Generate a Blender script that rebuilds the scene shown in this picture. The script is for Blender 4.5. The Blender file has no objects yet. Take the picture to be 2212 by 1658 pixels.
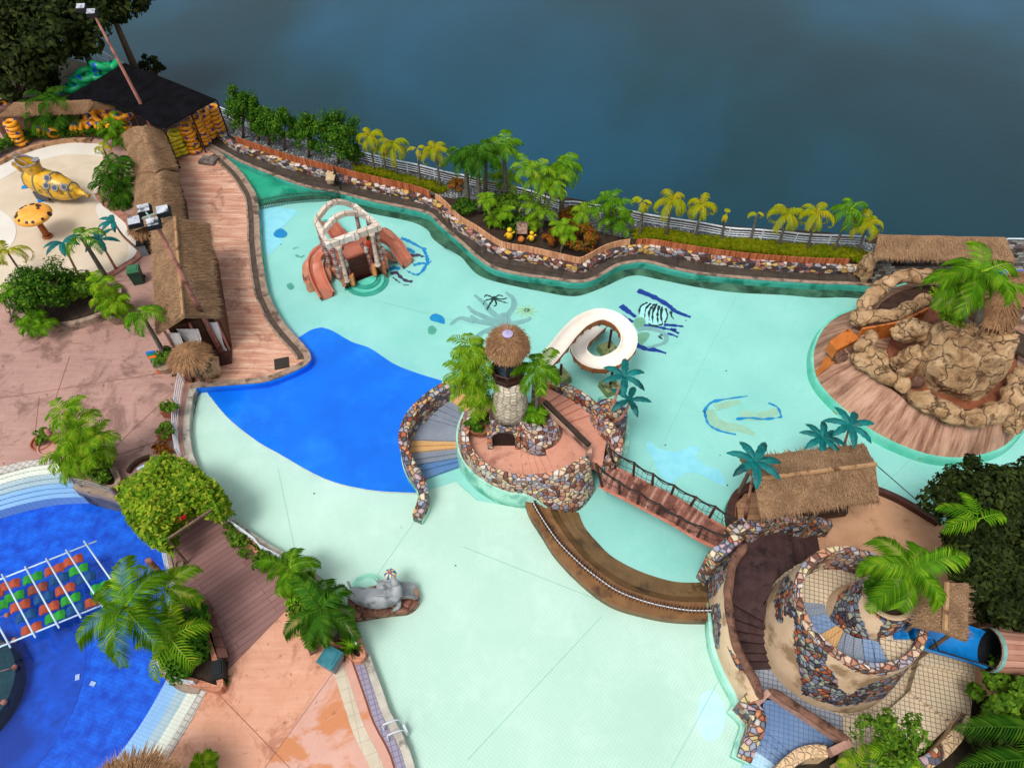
import bpy, math, random
import numpy as np
from mathutils import Vector, Matrix, noise
from mathutils.geometry import tessellate_polygon
R = math.radians
rnd = random.Random(7)
S = bpy.context.scene
COL = S.collection
# ------------------------------------------------------------ camera
PITCH = R(51.2); FOC = 1534.0; H = 28.0
cam = bpy.data.cameras.new('camera'); camo = bpy.data.objects.new('camera', cam); COL.objects.link(camo)
camo.location = (0, 0, H); camo.rotation_euler = (math.pi/2-PITCH, 0, 0)
cam.sensor_width = 36; cam.lens = 36*FOC/2212; cam.clip_end = 5000; S.camera = camo
S.render.resolution_x = 1024; S.render.resolution_y = 767
# ------------------------------------------------------------ light
SE, SR = R(62), R(215)
w = bpy.data.worlds.new('World'); S.world = w; w.use_nodes = True
nt = w.node_tree; bg = nt.nodes['Background']
sky = nt.nodes.new('ShaderNodeTexSky'); sky.sky_type = 'NISHITA'; sky.sun_disc = False
sky.sun_elevation = SE; sky.sun_rotation = SR; sky.dust_density = 4; sky.air_density = 1.2
hs = nt.nodes.new('ShaderNodeHueSaturation'); hs.inputs['Saturation'].default_value = .30
nt.links.new(sky.outputs[0], hs.inputs['Color']); nt.links.new(hs.outputs[0], bg.inputs[0])
bg.inputs[1].default_value = .145
sl = bpy.data.lights.new('sun', 'SUN'); sl.energy = 1.5; sl.angle = R(18); sl.color = (1, .96, .9)
so = bpy.data.objects.new('sun', sl); COL.objects.link(so)
sd = Vector((math.sin(SR)*math.cos(SE), math.cos(SR)*math.cos(SE), math.sin(SE)))
so.rotation_euler = sd.to_track_quat('Z', 'Y').to_euler(); so.location = (0, 0, 60)
S.view_settings.view_transform = 'Standard'; S.view_settings.look = 'None'
S.view_settings.exposure = .33; S.view_settings.gamma = 1
S.cycles.max_bounces = 6; S.cycles.diffuse_bounces = 3; S.cycles.transparent_max_bounces = 12
# ------------------------------------------------------------ geometry helpers
FW = Vector((0, math.cos(PITCH), -math.sin(PITCH))); UP = Vector((0, math.sin(PITCH), math.cos(PITCH)))
def D(x, y, z=0.0):                    # where a sight line of the survey photograph meets the level z
    d = FW + UP*((829-y)/FOC) + Vector(((x-1106)/FOC, 0, 0))
    t = (z-H)/d.z
    return Vector((d.x*t, d.y*t, z))
def fr(ox, oy, s):
    k = 2212/2545
    return lambda x, y: ((ox+x/s)*k, (oy+y/s)*k)
FA = fr(0, 0, 3.455); FB = fr(500, 200, 3.455); FC = fr(1000, 250, 3.455); FE = fr(1540, 400, 3.455)
FF = fr(0, 340, 3.948); FG = fr(240, 500, 3.455); FT = fr(960, 740, 2.961); FK = fr(1905, 560, 2.764)
FH = fr(0, 960, 3.455); FI = fr(0, 1420, 3.397); FJ = fr(480, 1320, 2.82); FM = fr(1260, 1080, 3.317)
FN = fr(1700, 1040, 3.455); FO = fr(1720, 1260, 2.559); FP = fr(2105, 1180, 2.277); FQ = fr(740, 490, 5.922)
def L(f, s):                           # 'x,y x,y' in one survey tile
    return [f(*map(float, q.split(','))) for q in s.split()]
def I_(s): return [tuple(map(float, q.split(','))) for q in s.split()]
def g(pts, z=0.0): return [D(x, y, z) for x, y in pts]
def crv(pts, n=6, closed=False):       # Catmull-Rom through points
    pts = [Vector(p) for p in pts]; m = len(pts); out = []
    for i in range(m if closed else m-1):
        if closed: a, b, c, d = pts[i-1], pts[i], pts[(i+1) % m], pts[(i+2) % m]
        else: a, b, c, d = pts[max(i-1, 0)], pts[i], pts[i+1], pts[min(i+2, m-1)]
        for k in range(n):
            t = k/n
            out.append(.5*((2*b)+(c-a)*t+(2*a-5*b+4*c-d)*t*t+(3*b-a-3*c+d)*t**3))
    if not closed: out.append(pts[-1].copy())
    return out
def resamp(pts, n):
    pts = [Vector(p) for p in pts]; d = [0]
    for a, b in zip(pts, pts[1:]): d.append(d[-1]+(b-a).length)
    out = []; j = 0
    for k in range(n):
        t = d[-1]*k/(n-1)
        while j < len(pts)-2 and d[j+1] < t: j += 1
        s = (t-d[j])/max(d[j+1]-d[j], 1e-9); out.append(pts[j].lerp(pts[j+1], min(s, 1)))
    return out
def plen(pts): return sum((b-a).length for a, b in zip(pts, pts[1:]))
class MB:
    def __init__(s): s.v = []; s.f = []; s.m = []; s.mi = 0
    def add(s, vs, fs):
        o = len(s.v); s.v += [tuple(v) for v in vs]; s.f += [tuple(i+o for i in f) for f in fs]; s.m += [s.mi]*len(fs)
        return s
    def box(s, c, sz, rz=0, M=None, top=1.0):
        hx, hy, hz = sz[0]/2, sz[1]/2, sz[2]/2; M = M or Matrix.Rotation(rz, 3, 'Z'); c = Vector(c)
        vs = [c+M@Vector((x*hx*(top if z > 0 else 1), y*hy*(top if z > 0 else 1), z*hz)) for z in (-1, 1) for y in (-1, 1) for x in (-1, 1)]
        return s.add(vs, [(0, 2, 3, 1), (4, 5, 7, 6), (0, 1, 5, 4), (2, 6, 7, 3), (0, 4, 6, 2), (1, 3, 7, 5)])
    def bar(s, a, b, w, h, up=Vector((0, 0, 1))):
        a = Vector(a); b = Vector(b); d = (b-a); l = d.length
        if l < 1e-6: return s
        y = d/l
        x = y.cross(up)
        if x.length < 1e-3: x = y.cross(Vector((0, 1, 0)))
        x.normalize(); z = x.cross(y)
        return s.box((a+b)/2, (w, l, h), M=Matrix((x, y, z)).transposed())
    def tube(s, pts, r, n=8, cap=True, closed=False):
        pts = [Vector(p) for p in pts]; m = len(pts)
        rs = r if isinstance(r, (list, tuple)) else [r]*m
        o = len(s.v); px = None
        for i, p in enumerate(pts):
            if closed: t = pts[(i+1) % m]-pts[i-1]
            else: t = pts[min(i+1, m-1)]-pts[max(i-1, 0)]
            if t.length < 1e-9: t = Vector((0, 0, 1))
            t.normalize()
            if px is None:
                px = t.cross(Vector((0, 0, 1)))
                if px.length < .05: px = t.cross(Vector((0, 1, 0)))
            px = (px-t*px.dot(t)).normalized(); py = t.cross(px)
            for k in range(n):
                a = 2*math.pi*k/n; s.v.append(tuple(p+(px*math.cos(a)+py*math.sin(a))*rs[i]))
        for i in range(m if closed else m-1):
            for k in range(n):
                a = o+i*n+k; b = o+i*n+(k+1) % n; j = (i+1) % m; c = o+j*n+(k+1) % n; d = o+j*n+k
                s.f.append((a, b, c, d)); s.m.append(s.mi)
        if cap and not closed:
            s.f.append(tuple(o+k for k in range(n))[::-1]); s.f.append(tuple(o+(m-1)*n+k for k in range(n))); s.m += [s.mi]*2
        return s
    def lathe(s, prof, c=(0, 0, 0), n=24, M=None, jit=0):
        c = Vector(c); M = M or Matrix.Identity(3); o = len(s.v)
        for r, z in prof:
            for k in range(n):
                a = 2*math.pi*k/n; rr = r*(1+(rnd.uniform(-jit, jit) if jit else 0))
                s.v.append(tuple(c+M@Vector((rr*math.cos(a), rr*math.sin(a), z))))
        for i in range(len(prof)-1):
            for k in range(n):
                s.f.append((o+i*n+k, o+i*n+(k+1) % n, o+(i+1)*n+(k+1) % n, o+(i+1)*n+k)); s.m.append(s.mi)
        s.f.append(tuple(o+k for k in range(n))[::-1]); s.f.append(tuple(o+(len(prof)-1)*n+k for k in range(n))); s.m += [s.mi]*2
        return s
    def prism(s, loop, z0, z1, holes=(), tops=None):
        loops = [[Vector((p[0], p[1], 0)) for p in l] for l in [loop, *holes]]
        tri = tessellate_polygon(loops); fl = [p for l in loops for p in l]; n = len(fl)
        top = [Vector((p.x, p.y, z1)) for p in fl]; bot = [Vector((p.x, p.y, z0)) for p in fl]
        fs = []
        for t in tri:
            a, b, c = (fl[i] for i in t)
            if (b-a).cross(c-a).z < 0: t = t[::-1]
            fs.append(tuple(t))
        o = 0
        for l in loops:
            m = len(l); ar = sum(l[i].x*l[(i+1) % m].y-l[(i+1) % m].x*l[i].y for i in range(m))
            outer = l is loops[0]
            for i in range(m):
                a, b = o+i, o+(i+1) % m
                q = (a+n, b+n, b, a)
                if (ar > 0) == outer: q = q[::-1]
                fs.append(q)
            o += m
        return s.add(top+bot, fs)
    def wall(s, pts, w, z0, z1, n0=0, closed=False, cap=0):     # solid wall along a path; z0, z1 numbers or lists
        pts = [Vector((p[0], p[1], 0)) for p in pts]; m = len(pts)
        Z0 = z0 if isinstance(z0, (list, tuple)) else [z0]*m; Z1 = z1 if isinstance(z1, (list, tuple)) else [z1]*m
        W = w if isinstance(w, (list, tuple)) else [w]*m
        vs = []
        for i, p in enumerate(pts):
            t = (pts[(i+1) % m]-pts[i-1]) if closed else pts[min(i+1, m-1)]-pts[max(i-1, 0)]
            t.normalize(); nn = Vector((t.y, -t.x, 0))*W[i]/2
            for q, z in ((p-nn, Z0[i]), (p+nn, Z0[i]), (p+nn, Z1[i]-cap), (p+nn*(.6 if cap else 1), Z1[i]), (p-nn*(.6 if cap else 1), Z1[i]), (p-nn, Z1[i]-cap)):
                vs.append(Vector((q.x, q.y, z)))
        fs = []
        for i in range(m if closed else m-1):
            a = i*6; b = ((i+1) % m)*6
            for k in range(6):
                k2 = (k+1) % 6; fs.append((a+k, a+k2, b+k2, b+k))
        if not closed: fs.append((5, 4, 3, 2, 1, 0)); e = (m-1)*6; fs.append(tuple(e+k for k in range(6)))
        return s.add(vs, fs)
    def strip(s, A, B):                                            # surface between two curves
        n = len(A); return s.add(list(A)+list(B), [(i, i+1, n+i+1, n+i) for i in range(n-1)])
    def build(s, name, mats, parent=None, smooth=False, rep=True):
        me = bpy.data.meshes.new(name); me.from_pydata(s.v, [], s.f)
        mats = mats if isinstance(mats, (list, tuple)) else [mats]
        for q in mats: me.materials.append(q)
        if len(mats) > 1: me.polygons.foreach_set('material_index', s.m)
        if smooth: me.polygons.foreach_set('use_smooth', [True]*len(me.polygons))
        me.validate(); me.update()
        return link(name, me, parent)
def link(name, me, parent=None):
    o = bpy.data.objects.new(name, me); COL.objects.link(o)
    if parent is not None:
        o.parent = parent; o.matrix_parent_inverse = Matrix.LocRotScale(parent.location, parent.rotation_euler, parent.scale).inverted()
    return o
def tag(o, label, cat=None, group=None, kind=None):
    o['label'] = label
    if cat: o['category'] = cat
    if group: o['group'] = group
    if kind: o['kind'] = kind
    return o
def thing(name, loc, label, cat, group=None, rz=0):
    o = bpy.data.objects.new(name, None); COL.objects.link(o); o.location = loc; o.rotation_euler = (0, 0, rz)
    o.empty_display_size = .2
    return tag(o, label, cat, group)
def struct(o, label=None):
    o['kind'] = 'structure'
    if label: o['label'] = label
    return o
CH = {}
def kids(o): return [c for c in bpy.data.objects if c.parent is o]
def dup(root, loc, rz=0, sc=1.0, label=None, group=None, _p=None, ch=None):
    r = root.copy(); COL.objects.link(r)
    if _p is None:
        r.location = loc; r.rotation_euler = (0, 0, rz); r.scale = (sc, sc, sc)
        if label: r['label'] = label
        if group: r['group'] = group
    else: r.parent = _p
    for c in kids(root): dup(c, None, _p=r)
    return r
def proj(p):
    q = p-Vector((0, 0, H)); zz = q.dot(FW); return 1106+FOC*q.x/zz, 829-FOC*q.dot(UP)/zz
def lift(B, c):                       # a point above B (leaning if it must) seen at c
    lo, hi = -2.0, 25.0
    for _ in range(40):
        m = (lo+hi)/2
        if proj(B+Vector((0, 0, m)))[1] > c[1]: lo = m
        else: hi = m
    P = B+Vector((0, 0, lo)); k = (P-Vector((0, 0, H))).dot(FW)/FOC
    P.x += (c[0]-proj(P)[0])*k
    return P
def mpx(P, px): return px*(Vector(P)-Vector((0, 0, H))).dot(FW)/FOC      # survey pixels to metres at P
def DZ(f, s):                          # 'x,y,z ...' in one tile
    out = []
    for q in s.split():
        x, y, z = map(float, q.split(',')); out.append(D(*f(x, y), z))
    return out
def loft(mb, curves, closed=False):
    n = len(curves[0]); o = []
    for c in curves: o += list(c)
    fs = []
    for j in range(len(curves)-1):
        for i in range(n if closed else n-1):
            a = j*n+i; b = j*n+(i+1) % n; fs.append((a, b, b+n, a+n))
    return mb.add(o, fs)
def inpoly(x, y, P):
    c = False; j = len(P)-1
    for i in range(len(P)):
        if (P[i][1] > y) != (P[j][1] > y) and x < (P[j][0]-P[i][0])*(y-P[i][1])/(P[j][1]-P[i][1])+P[i][0]: c = not c
        j = i
    return c
def facemat(mb, polys, mi, wob=3):     # which faces of a finely divided wall carry the cladding surveyed on it
    for k, f in enumerate(mb.f):
        c = sum((Vector(mb.v[i]) for i in f), Vector())/len(f); x, y = proj(c); x += wob*noise.noise(c*6); y += wob*noise.noise(c*6+Vector((9, 0, 0)))
        if any(inpoly(x, y, P) for P in polys): mb.m[k] = mi
def parapet(mb, top, foot, w, zin):    # leaning outer face from foot to top, top face, inner face down to zin
    t = offset(top, w); a = [Vector((p.x, p.y, zin if zin is not None else p.z-.7)) for p in t]
    return loft(mb, [foot, top, t, a])
def offset(P, d):
    out = []
    for i, p in enumerate(P):
        t = P[min(i+1, len(P)-1)]-P[max(i-1, 0)]; t = Vector((t.x, t.y, 0)).normalized(); out.append(p+Vector((t.y, -t.x, 0))*d)
    return out
# ------------------------------------------------------------ materials
def lin(c):
    if isinstance(c, str):
        c = c.lstrip('#'); c = [int(c[i:i+2], 16)/255 for i in (0, 2, 4)]
        return tuple(((x/12.92) if x <= .04045 else ((x+.055)/1.055)**2.4) for x in c)
    return tuple(c)
class NM:                                # tiny node-building helper
    def __init__(s, name):
        s.m = bpy.data.materials.new(name); s.m.use_nodes = True; s.t = s.m.node_tree; s.b = s.t.nodes['Principled BSDF']
        s.o = s.t.nodes['Material Output']; s.tc = s.n('ShaderNodeTexCoord'); s.co = s.tc.outputs['Object']
    def n(s, ty, **k):
        x = s.t.nodes.new(ty)
        for a, b in k.items(): setattr(x, a, b)
        return x
    def l(s, a, b): s.t.links.new(a, b)
    def mapv(s, sc, co=None, rz=0):
        x = s.n('ShaderNodeMapping'); x.inputs['Scale'].default_value = sc; x.inputs['Rotation'].default_value = (0, 0, rz)
        s.l(co or s.co, x.inputs['Vector']); return x.outputs[0]
    def noise(s, sc, det=4, ro=.55, co=None, dist=0):
        x = s.n('ShaderNodeTexNoise'); x.inputs['Scale'].default_value = sc; x.inputs['Detail'].default_value = det
        x.inputs['Roughness'].default_value = ro; x.inputs['Distortion'].default_value = dist; s.l(co or s.co, x.inputs['Vector']); return x.outputs['Fac']
    def ramp(s, fac, stops, interp='LINEAR'):
        x = s.n('ShaderNodeValToRGB'); cr = x.color_ramp; cr.interpolation = interp
        while len(cr.elements) < len(stops): cr.elements.new(.5)
        for e, (p, c) in zip(cr.elements, stops):
            e.position = p; c = (c, c, c) if isinstance(c, (int, float)) else lin(c); e.color = (*c, 1)
        s.l(fac, x.inputs[0]); return x.outputs[0]
    def mix(s, fac, a, b, mode='MIX'):
        x = s.n('ShaderNodeMix', data_type='RGBA', blend_type=mode)
        if isinstance(fac, (int, float)): x.inputs[0].default_value = fac
        else: s.l(fac, x.inputs[0])
        for v, i in ((a, 6), (b, 7)):
            if isinstance(v, (str, tuple)): x.inputs[i].default_value = (*lin(v), 1)
            else: s.l(v, x.inputs[i])
        return x.outputs[2]
    def bump(s, h, st=.3, d=.05):
        x = s.n('ShaderNodeBump'); x.inputs['Strength'].default_value = st; x.inputs['Distance'].default_value = d
        s.l(h, x.inputs['Height']); s.l(x.outputs[0], s.b.inputs['Normal']); return x
    def math(s, op, a, b=0.0):
        x = s.n('ShaderNodeMath', operation=op)
        for v, i in ((a, 0), (b, 1)):
            if isinstance(v, (int, float)): x.inputs[i].default_value = v
            else: s.l(v, x.inputs[i])
        return x.outputs[0]
    def end(s, col, rough=.7, spec=.3, metal=0):
        if isinstance(col, (str, tuple)): s.b.inputs['Base Color'].default_value = (*lin(col), 1)
        else: s.l(col, s.b.inputs['Base Color'])
        if isinstance(rough, (int, float)): s.b.inputs['Roughness'].default_value = rough
        else: s.l(rough, s.b.inputs['Roughness'])
        s.b.inputs['Specular IOR Level'].default_value = spec; s.b.inputs['Metallic'].default_value = metal
        return s.m
def plain(name, c1, c2=None, sc=2.5, rough=.6, spec=.3, metal=0, bump=.15, bsc=14, stain=None, stsc=.5, lo=.35, hi=.65, stlo=.52, sthi=.62):
    n = NM(name); c2 = c2 or c1
    a = n.mix(n.ramp(n.noise(sc, 6, .6), [(lo, 0.), (hi, 1.)]), c1, c2)
    if stain: a = n.mix(n.ramp(n.noise(stsc, 8, .65), [(stlo, 0.), (sthi, 1.)]), a, stain)
    if bump: n.bump(n.noise(bsc, 5), bump, .03)
    return n.end(a, rough, spec, metal)
def tiles(name, c1, c2, grout, size=.1, gw=.06, nsc=.35, stain=None, rough=.35, big=None, stlo=.55, sthi=.7, rz=.5, gstr=.6, spec=.3, specks=0):
    n = NM(name)
    a = n.mix(n.ramp(n.noise(nsc, 7, .6), [(.35, 0.), (.65, 1.)]), c1, c2)
    a = n.mix(n.math('MULTIPLY', n.noise(5, 3), .25), a, grout)
    if stain: a = n.mix(n.ramp(n.noise(nsc*2.3, 8, .7), [(stlo, 0.), (sthi, .8)]), a, stain)
    if specks:
        v = n.n('ShaderNodeTexVoronoi', feature='F1'); v.inputs['Scale'].default_value = specks; n.l(n.co, v.inputs['Vector']); sp = n.n('ShaderNodeSeparateColor'); n.l(v.outputs['Color'], sp.inputs[0])
        a = n.mix(n.math('MULTIPLY', n.ramp(v.outputs['Distance'], [(.035, 1.), (.05, 0.)]), n.ramp(sp.outputs[0], [(.6, 0.), (.62, 1.)])), a, '#3f5a50')
    b = n.n('ShaderNodeTexBrick'); b.offset = 0; b.inputs['Scale'].default_value = 1
    b.inputs['Brick Width'].default_value = size; b.inputs['Row Height'].default_value = size; b.inputs['Mortar Size'].default_value = size*gw
    b.inputs['Mortar Smooth'].default_value = .3
    n.l(n.mapv((1, 1, 1), rz=rz), b.inputs['Vector'])
    a = n.mix(n.math('MULTIPLY', b.outputs['Fac'], gstr), a, grout)
    n.bump(n.noise(30, 3), .06, .02)
    return n.end(a, rough, spec)
def cobble(name, cols, scale=3.2, mortar='#2a2422', edge=.06, sq=(1, 1, 1), rough=.6, base=None, bsc=.45, blo=.5, rand=.9):
    n = NM(name); co = n.mapv(sq)
    v = n.n('ShaderNodeTexVoronoi', feature='F1'); v.inputs['Scale'].default_value = scale; n.l(co, v.inputs['Vector']); v.inputs['Randomness'].default_value = rand
    e = n.n('ShaderNodeTexVoronoi', feature='DISTANCE_TO_EDGE'); e.inputs['Scale'].default_value = scale; n.l(co, e.inputs['Vector']); e.inputs['Randomness'].default_value = rand
    sp = n.n('ShaderNodeSeparateColor'); n.l(v.outputs['Color'], sp.inputs[0])
    k = len(cols); c = n.ramp(sp.outputs[0], [(i/k, q) for i, q in enumerate(cols)], 'CONSTANT')
    c = n.mix(n.math('MULTIPLY', n.noise(9, 4), .35), c, '#6b5c52')
    ef = n.ramp(e.outputs['Distance'], [(edge*.55, 0.), (edge, 1.)])
    c = n.mix(ef, mortar, c)
    hgt = ef
    if base:                                # patches where the cladding gives way to smooth render
        pf = n.ramp(n.noise(bsc, 2, .4), [(blo-.006, 0.), (blo+.006, 1.)])
        c = n.mix(pf, n.mix(n.noise(1.5, 6), base, '#c9a87a'), c)
        ln = n.ramp(n.noise(bsc, 2, .4), [(blo-.018, 0.), (blo-.008, 1.), (blo+.008, 1.), (blo+.018, 0.)])
        c = n.mix(n.math('MULTIPLY', ln, .8), c, mortar)
    if base: ef2 = n.math('SUBTRACT', 1.0, pf)
    n.bump(n.math('MULTIPLY', ef2 if base else 1.0, n.math('ADD', n.ramp(e.outputs['Distance'], [(edge*.4, 0.), (edge*3.2, 1.)]), n.math('MULTIPLY', n.noise(12, 4), .3))), .9, .06)
    return n.end(c, rough, .3)
def thatch(name, c1, c2, c3, ax='y'):
    n = NM(name)
    s = {'x': (2.2, 26, 26), 'y': (26, 2.2, 26), 'r': (24, 24, 2.5)}[ax]
    m = n.mapv(s)
    f = n.noise(1.0, 4, .65, m); a = n.ramp(f, [(.3, c3), (.45, c1), (.62, c2)])
    a = n.mix(n.ramp(n.noise(.9, 5), [(.4, 0.), (.7, .5)]), a, c3)
    n.bump(f, .9, .07)
    return n.end(a, .9, .1)
def leaf(name, c1, c2, c3=None, sc=1.2, rough=.65):
    n = NM(name); gi = n.n('ShaderNodeNewGeometry'); c3 = c3 or c2
    a = n.ramp(gi.outputs['Random Per Island'], [(0, c1), (.55, c2), (1, c3)])
    a = n.mix(n.ramp(n.noise(sc, 3), [(.35, 0.), (.65, .6)]), a, c1)
    n.end(a, rough, .1)
    tr = n.n('ShaderNodeBsdfTranslucent'); n.l(a, tr.inputs[0]); ms = n.n('ShaderNodeMixShader'); ms.inputs[0].default_value = .28
    n.l(n.b.outputs[0], ms.inputs[1]); n.l(tr.outputs[0], ms.inputs[2]); n.l(ms.outputs[0], n.o.inputs[0])
    return n.m
def water_sheet(name, tint, rough=.03, dens=.1, bsc=3):
    n = NM(name); fz = n.n('ShaderNodeFresnel'); fz.inputs[0].default_value = 1.33
    bp = n.n('ShaderNodeBump'); bp.inputs['Strength'].default_value = .12; bp.inputs['Distance'].default_value = .05
    n.l(n.noise(bsc, 4), bp.inputs['Height']); n.l(bp.outputs[0], fz.inputs['Normal'])
    tr = n.n('ShaderNodeBsdfTransparent'); tr.inputs[0].default_value = (*lin(tint), 1)
    gl = n.n('ShaderNodeBsdfGlossy'); gl.inputs['Roughness'].default_value = rough; n.l(bp.outputs[0], gl.inputs['Normal'])
    ms = n.n('ShaderNodeMixShader'); n.l(fz.outputs[0], ms.inputs[0]); n.l(tr.outputs[0], ms.inputs[1]); n.l(gl.outputs[0], ms.inputs[2])
    n.l(ms.outputs[0], n.o.inputs[0]); return n.m
# ------------------------------------------------------------ palette
M = {}
M['front'] = tiles('pale mint pool tile', '#c3d6cc', '#d2e0d8', '#a2bfb4', .12, .10, .22, rz=.62, stain='#dde8e2', gstr=.4, stlo=.5, sthi=.8, specks=.9)
M['back'] = tiles('aqua pool tile', '#98ccc8', '#a8d8d4', '#7fb6b0', .12, .08, .25, rz=.62, stain='#86c8c0', specks=.8, gstr=.25, stlo=.5, sthi=.75)
M['wallgreen'] = plain('green pool wall tile', '#3aa596', '#5cbcae', sc=1.2, rough=.4, stain='#1f7f6e', stsc=.9)
M['moss'] = plain('mossy pool floor', '#2d5645', '#557a63', sc=.9, rough=.5, stain='#1f3a2e', stsc=.7, stlo=.45, sthi=.6)
M['blue'] = plain('bright blue painted floor', '#0068d8', '#0074e6', sc=.5, rough=.4, bump=.04, stain='#1c86f0', stsc=.45, stlo=.5, sthi=.75)
M['walk'] = tiles('dark wet stone walkway', '#37302a', '#4a4038', '#26201c', 1.6, .02, .9, stain='#5d5a50', rz=.25, rough=.45, gstr=.8)
M['deck'] = None
def deckmat(name, c1, c2, c3, dark, rz=.1, streak=.5, dens=.55):
    n = NM(name)
    a = n.mix(n.ramp(n.noise(.35, 8, .65), [(.35, 0.), (.65, 1.)]), c1, c2)
    st = n.noise(1.0, 6, .7, n.mapv((.4, 4.5, 1), rz=rz))
    a = n.mix(n.math('MULTIPLY', n.ramp(st, [(.45, 0.), (.68, 1.)]), streak), a, c3)
    d1 = n.ramp(n.noise(.55, 9, .72, dist=.6), [(dens, 0.), (dens+.1, 1.)])
    a = n.mix(n.math('MULTIPLY', d1, .6), a, dark)
    d2 = n.ramp(n.noise(2.6, 8, .75), [(.59, 0.), (.66, 1.)])
    a = n.mix(n.math('MULTIPLY', d2, .8), a, dark)
    v = n.n('ShaderNodeTexVoronoi', feature='DISTANCE_TO_EDGE'); v.inputs['Scale'].default_value = .75
    n.l(n.mix(.12, n.co, n.mapv((1, 1, 1))), v.inputs['Vector'])
    a = n.mix(n.ramp(v.outputs['Distance'], [(0, .12), (.015, 0.)]), a, dark)
    n.bump(n.noise(14, 6, .7), .25, .03)
    return n.end(a, .6, .3)
M['deck'] = deckmat('salmon stamped concrete', '#a8735c', '#b9876e', '#d9b8a0', '#6d4238', rz=.25, streak=1.0, dens=.53)
M['deck2'] = deckmat('dusky pink stamped concrete', '#957268', '#a88478', '#b99a8e', '#5a3c34', streak=.3, dens=.5)
M['deck3'] = deckmat('orange stained concrete', '#bd8569', '#cf9a80', '#d9b09b', '#8d5238', streak=.3, dens=.52)
def orange():
    n = NM('salmon concrete with orange algae')
    a = n.mix(n.ramp(n.noise(.4, 8, .65), [(.35, 0.), (.65, 1.)]), '#b98a78', '#c99f90')
    a = n.mix(n.ramp(n.noise(.28, 9, .6, dist=.8), [(.5, 0.), (.54, .85)]), a, '#b97443')
    a = n.mix(n.math('MULTIPLY', n.ramp(n.noise(1.6, 8, .75), [(.58, 0.), (.68, 1.)]), .7), a, '#7d4a3c')
    n.bump(n.noise(14, 6, .7), .25, .03); return n.end(a, .6, .3)
M['orange'] = orange()
def planks(name, c1, c2, line, w=.32, l=4, rz=0., gap=.05):
    n = NM(name); b = n.n('ShaderNodeTexBrick'); b.inputs['Scale'].default_value = 1; b.inputs['Brick Width'].default_value = l
    b.inputs['Row Height'].default_value = w; b.inputs['Mortar Size'].default_value = w*gap; b.offset = .37
    b.inputs['Color1'].default_value = (*lin(c1), 1); b.inputs['Color2'].default_value = (*lin(c2), 1); b.inputs['Mortar'].default_value = (*lin(line), 1)
    n.l(n.mapv((1, 1, 1), rz=rz), b.inputs['Vector'])
    a = n.mix(n.math('MULTIPLY', n.ramp(n.noise(.6, 8, .7), [(.4, 0.), (.7, 1.)]), .5), b.outputs['Color'], c2)
    a = n.mix(n.math('MULTIPLY', n.ramp(n.noise(2.5, 8, .75), [(.6, 0.), (.7, 1.)]), .5), a, line)
    n.bump(b.outputs['Fac'], -.4, .02); return n.end(a, .6, .3)
M['plank'] = planks('plank stamped concrete', '#8f6a66', '#7d5a55', '#5a3c38', .26, 5, rz=-.72)
M['coping'] = plain('worn tan coping', '#a08b78', '#7d675a', sc=3, stain='#57453c', stsc=1.2)
M['bluetile'] = tiles('deep blue pool tile', '#0048ba', '#1282f4', '#0040a0', .14, .1, 1.6, stain='#0048b8', rz=.3, gstr=.4, stlo=.48, sthi=.7)
M['whitetile'] = tiles('white step tile', '#c9cfc4', '#dde0d4', '#9aa79e', .14, .1, .5, rz=.35, gstr=.5)
M['paletile'] = tiles('pale blue step tile', '#a6c8da', '#bcd9e8', '#86acc2', .14, .1, .5, rz=.35, gstr=.5)
M['greytile'] = tiles('grey coping tile', '#b5b2aa', '#c6c2ba', '#6d6a66', .22, .12, .5, rz=.35)
M['cream'] = tiles('cream play pool tile', '#d9cbb6', '#c6b59c', '#97866f', .16, .09, .3, rz=.45, stain='#b7a588', gstr=.5, stlo=.5, sthi=.75)
M['cream2'] = tiles('white play pool tile', '#dcd8cf', '#cfc9be', '#a59c8f', .16, .09, .3, rz=.45, gstr=.4)
M['soil'] = plain('dark soil', '#2a1f18', '#3b2c20', sc=3, rough=.9, bump=.6)
M['sand'] = plain('trodden sand', '#b08462', '#bf9676', sc=.8, stain='#7d5a44', stsc=1.3, stlo=.56, sthi=.75, bump=.5, bsc=6, rough=.9)
M['ground'] = plain('dark earth', '#1d1f14', '#2b2a1c', sc=1, rough=.95, bump=.5)
M['stonenet'] = cobble('grey netted pebbles', ['#8d9294', '#5f6668', '#a4a8a8', '#777d80'], 5, '#2d3132', .12)
M['bamboo'] = planks('reddish bamboo fence', '#8a4526', '#a65c38', '#4a2412', .07, 9, rz=0)
def slats(name, c1, c2, c3, sc=9):                    # upright slats: colour varies along the fence only
    n = NM(name); s = n.noise(1, 3, .8, n.mapv((sc, sc, .25))); a = n.ramp(s, [(.35, c3), (.5, c1), (.65, c2)])
    n.bump(s, .6, .03); return n.end(a, .7, .2)
M['bamboo'] = slats('reddish bamboo slats', '#9a5331', '#b8714c', '#5d2d1a')
M['bamboo2'] = slats('tan bamboo slats', '#bd8762', '#d0a07c', '#8a5b3e')
M['ashlar'] = cobble('multicoloured stone wall', ['#c9bdb0', '#6e3a34', '#33303a', '#caa455', '#8d8f98', '#d5c5bd', '#4b2b28', '#a8726a', '#3a3b45'], 3.2, '#2b2523', .035, (1, 1, 1.6))
ST = ['#a4552f', '#5c6475', '#c89a6a', '#3c3a44', '#b9b0a8', '#7f3b2a', '#c3b27e', '#8c93a8', '#c9855a', '#4d5160', '#b79aa4', '#d6c8a8', '#9c8f86']
M['flag'] = cobble('crazy paving stone cladding', ST, 4.4, '#2b2220', .05)
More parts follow.
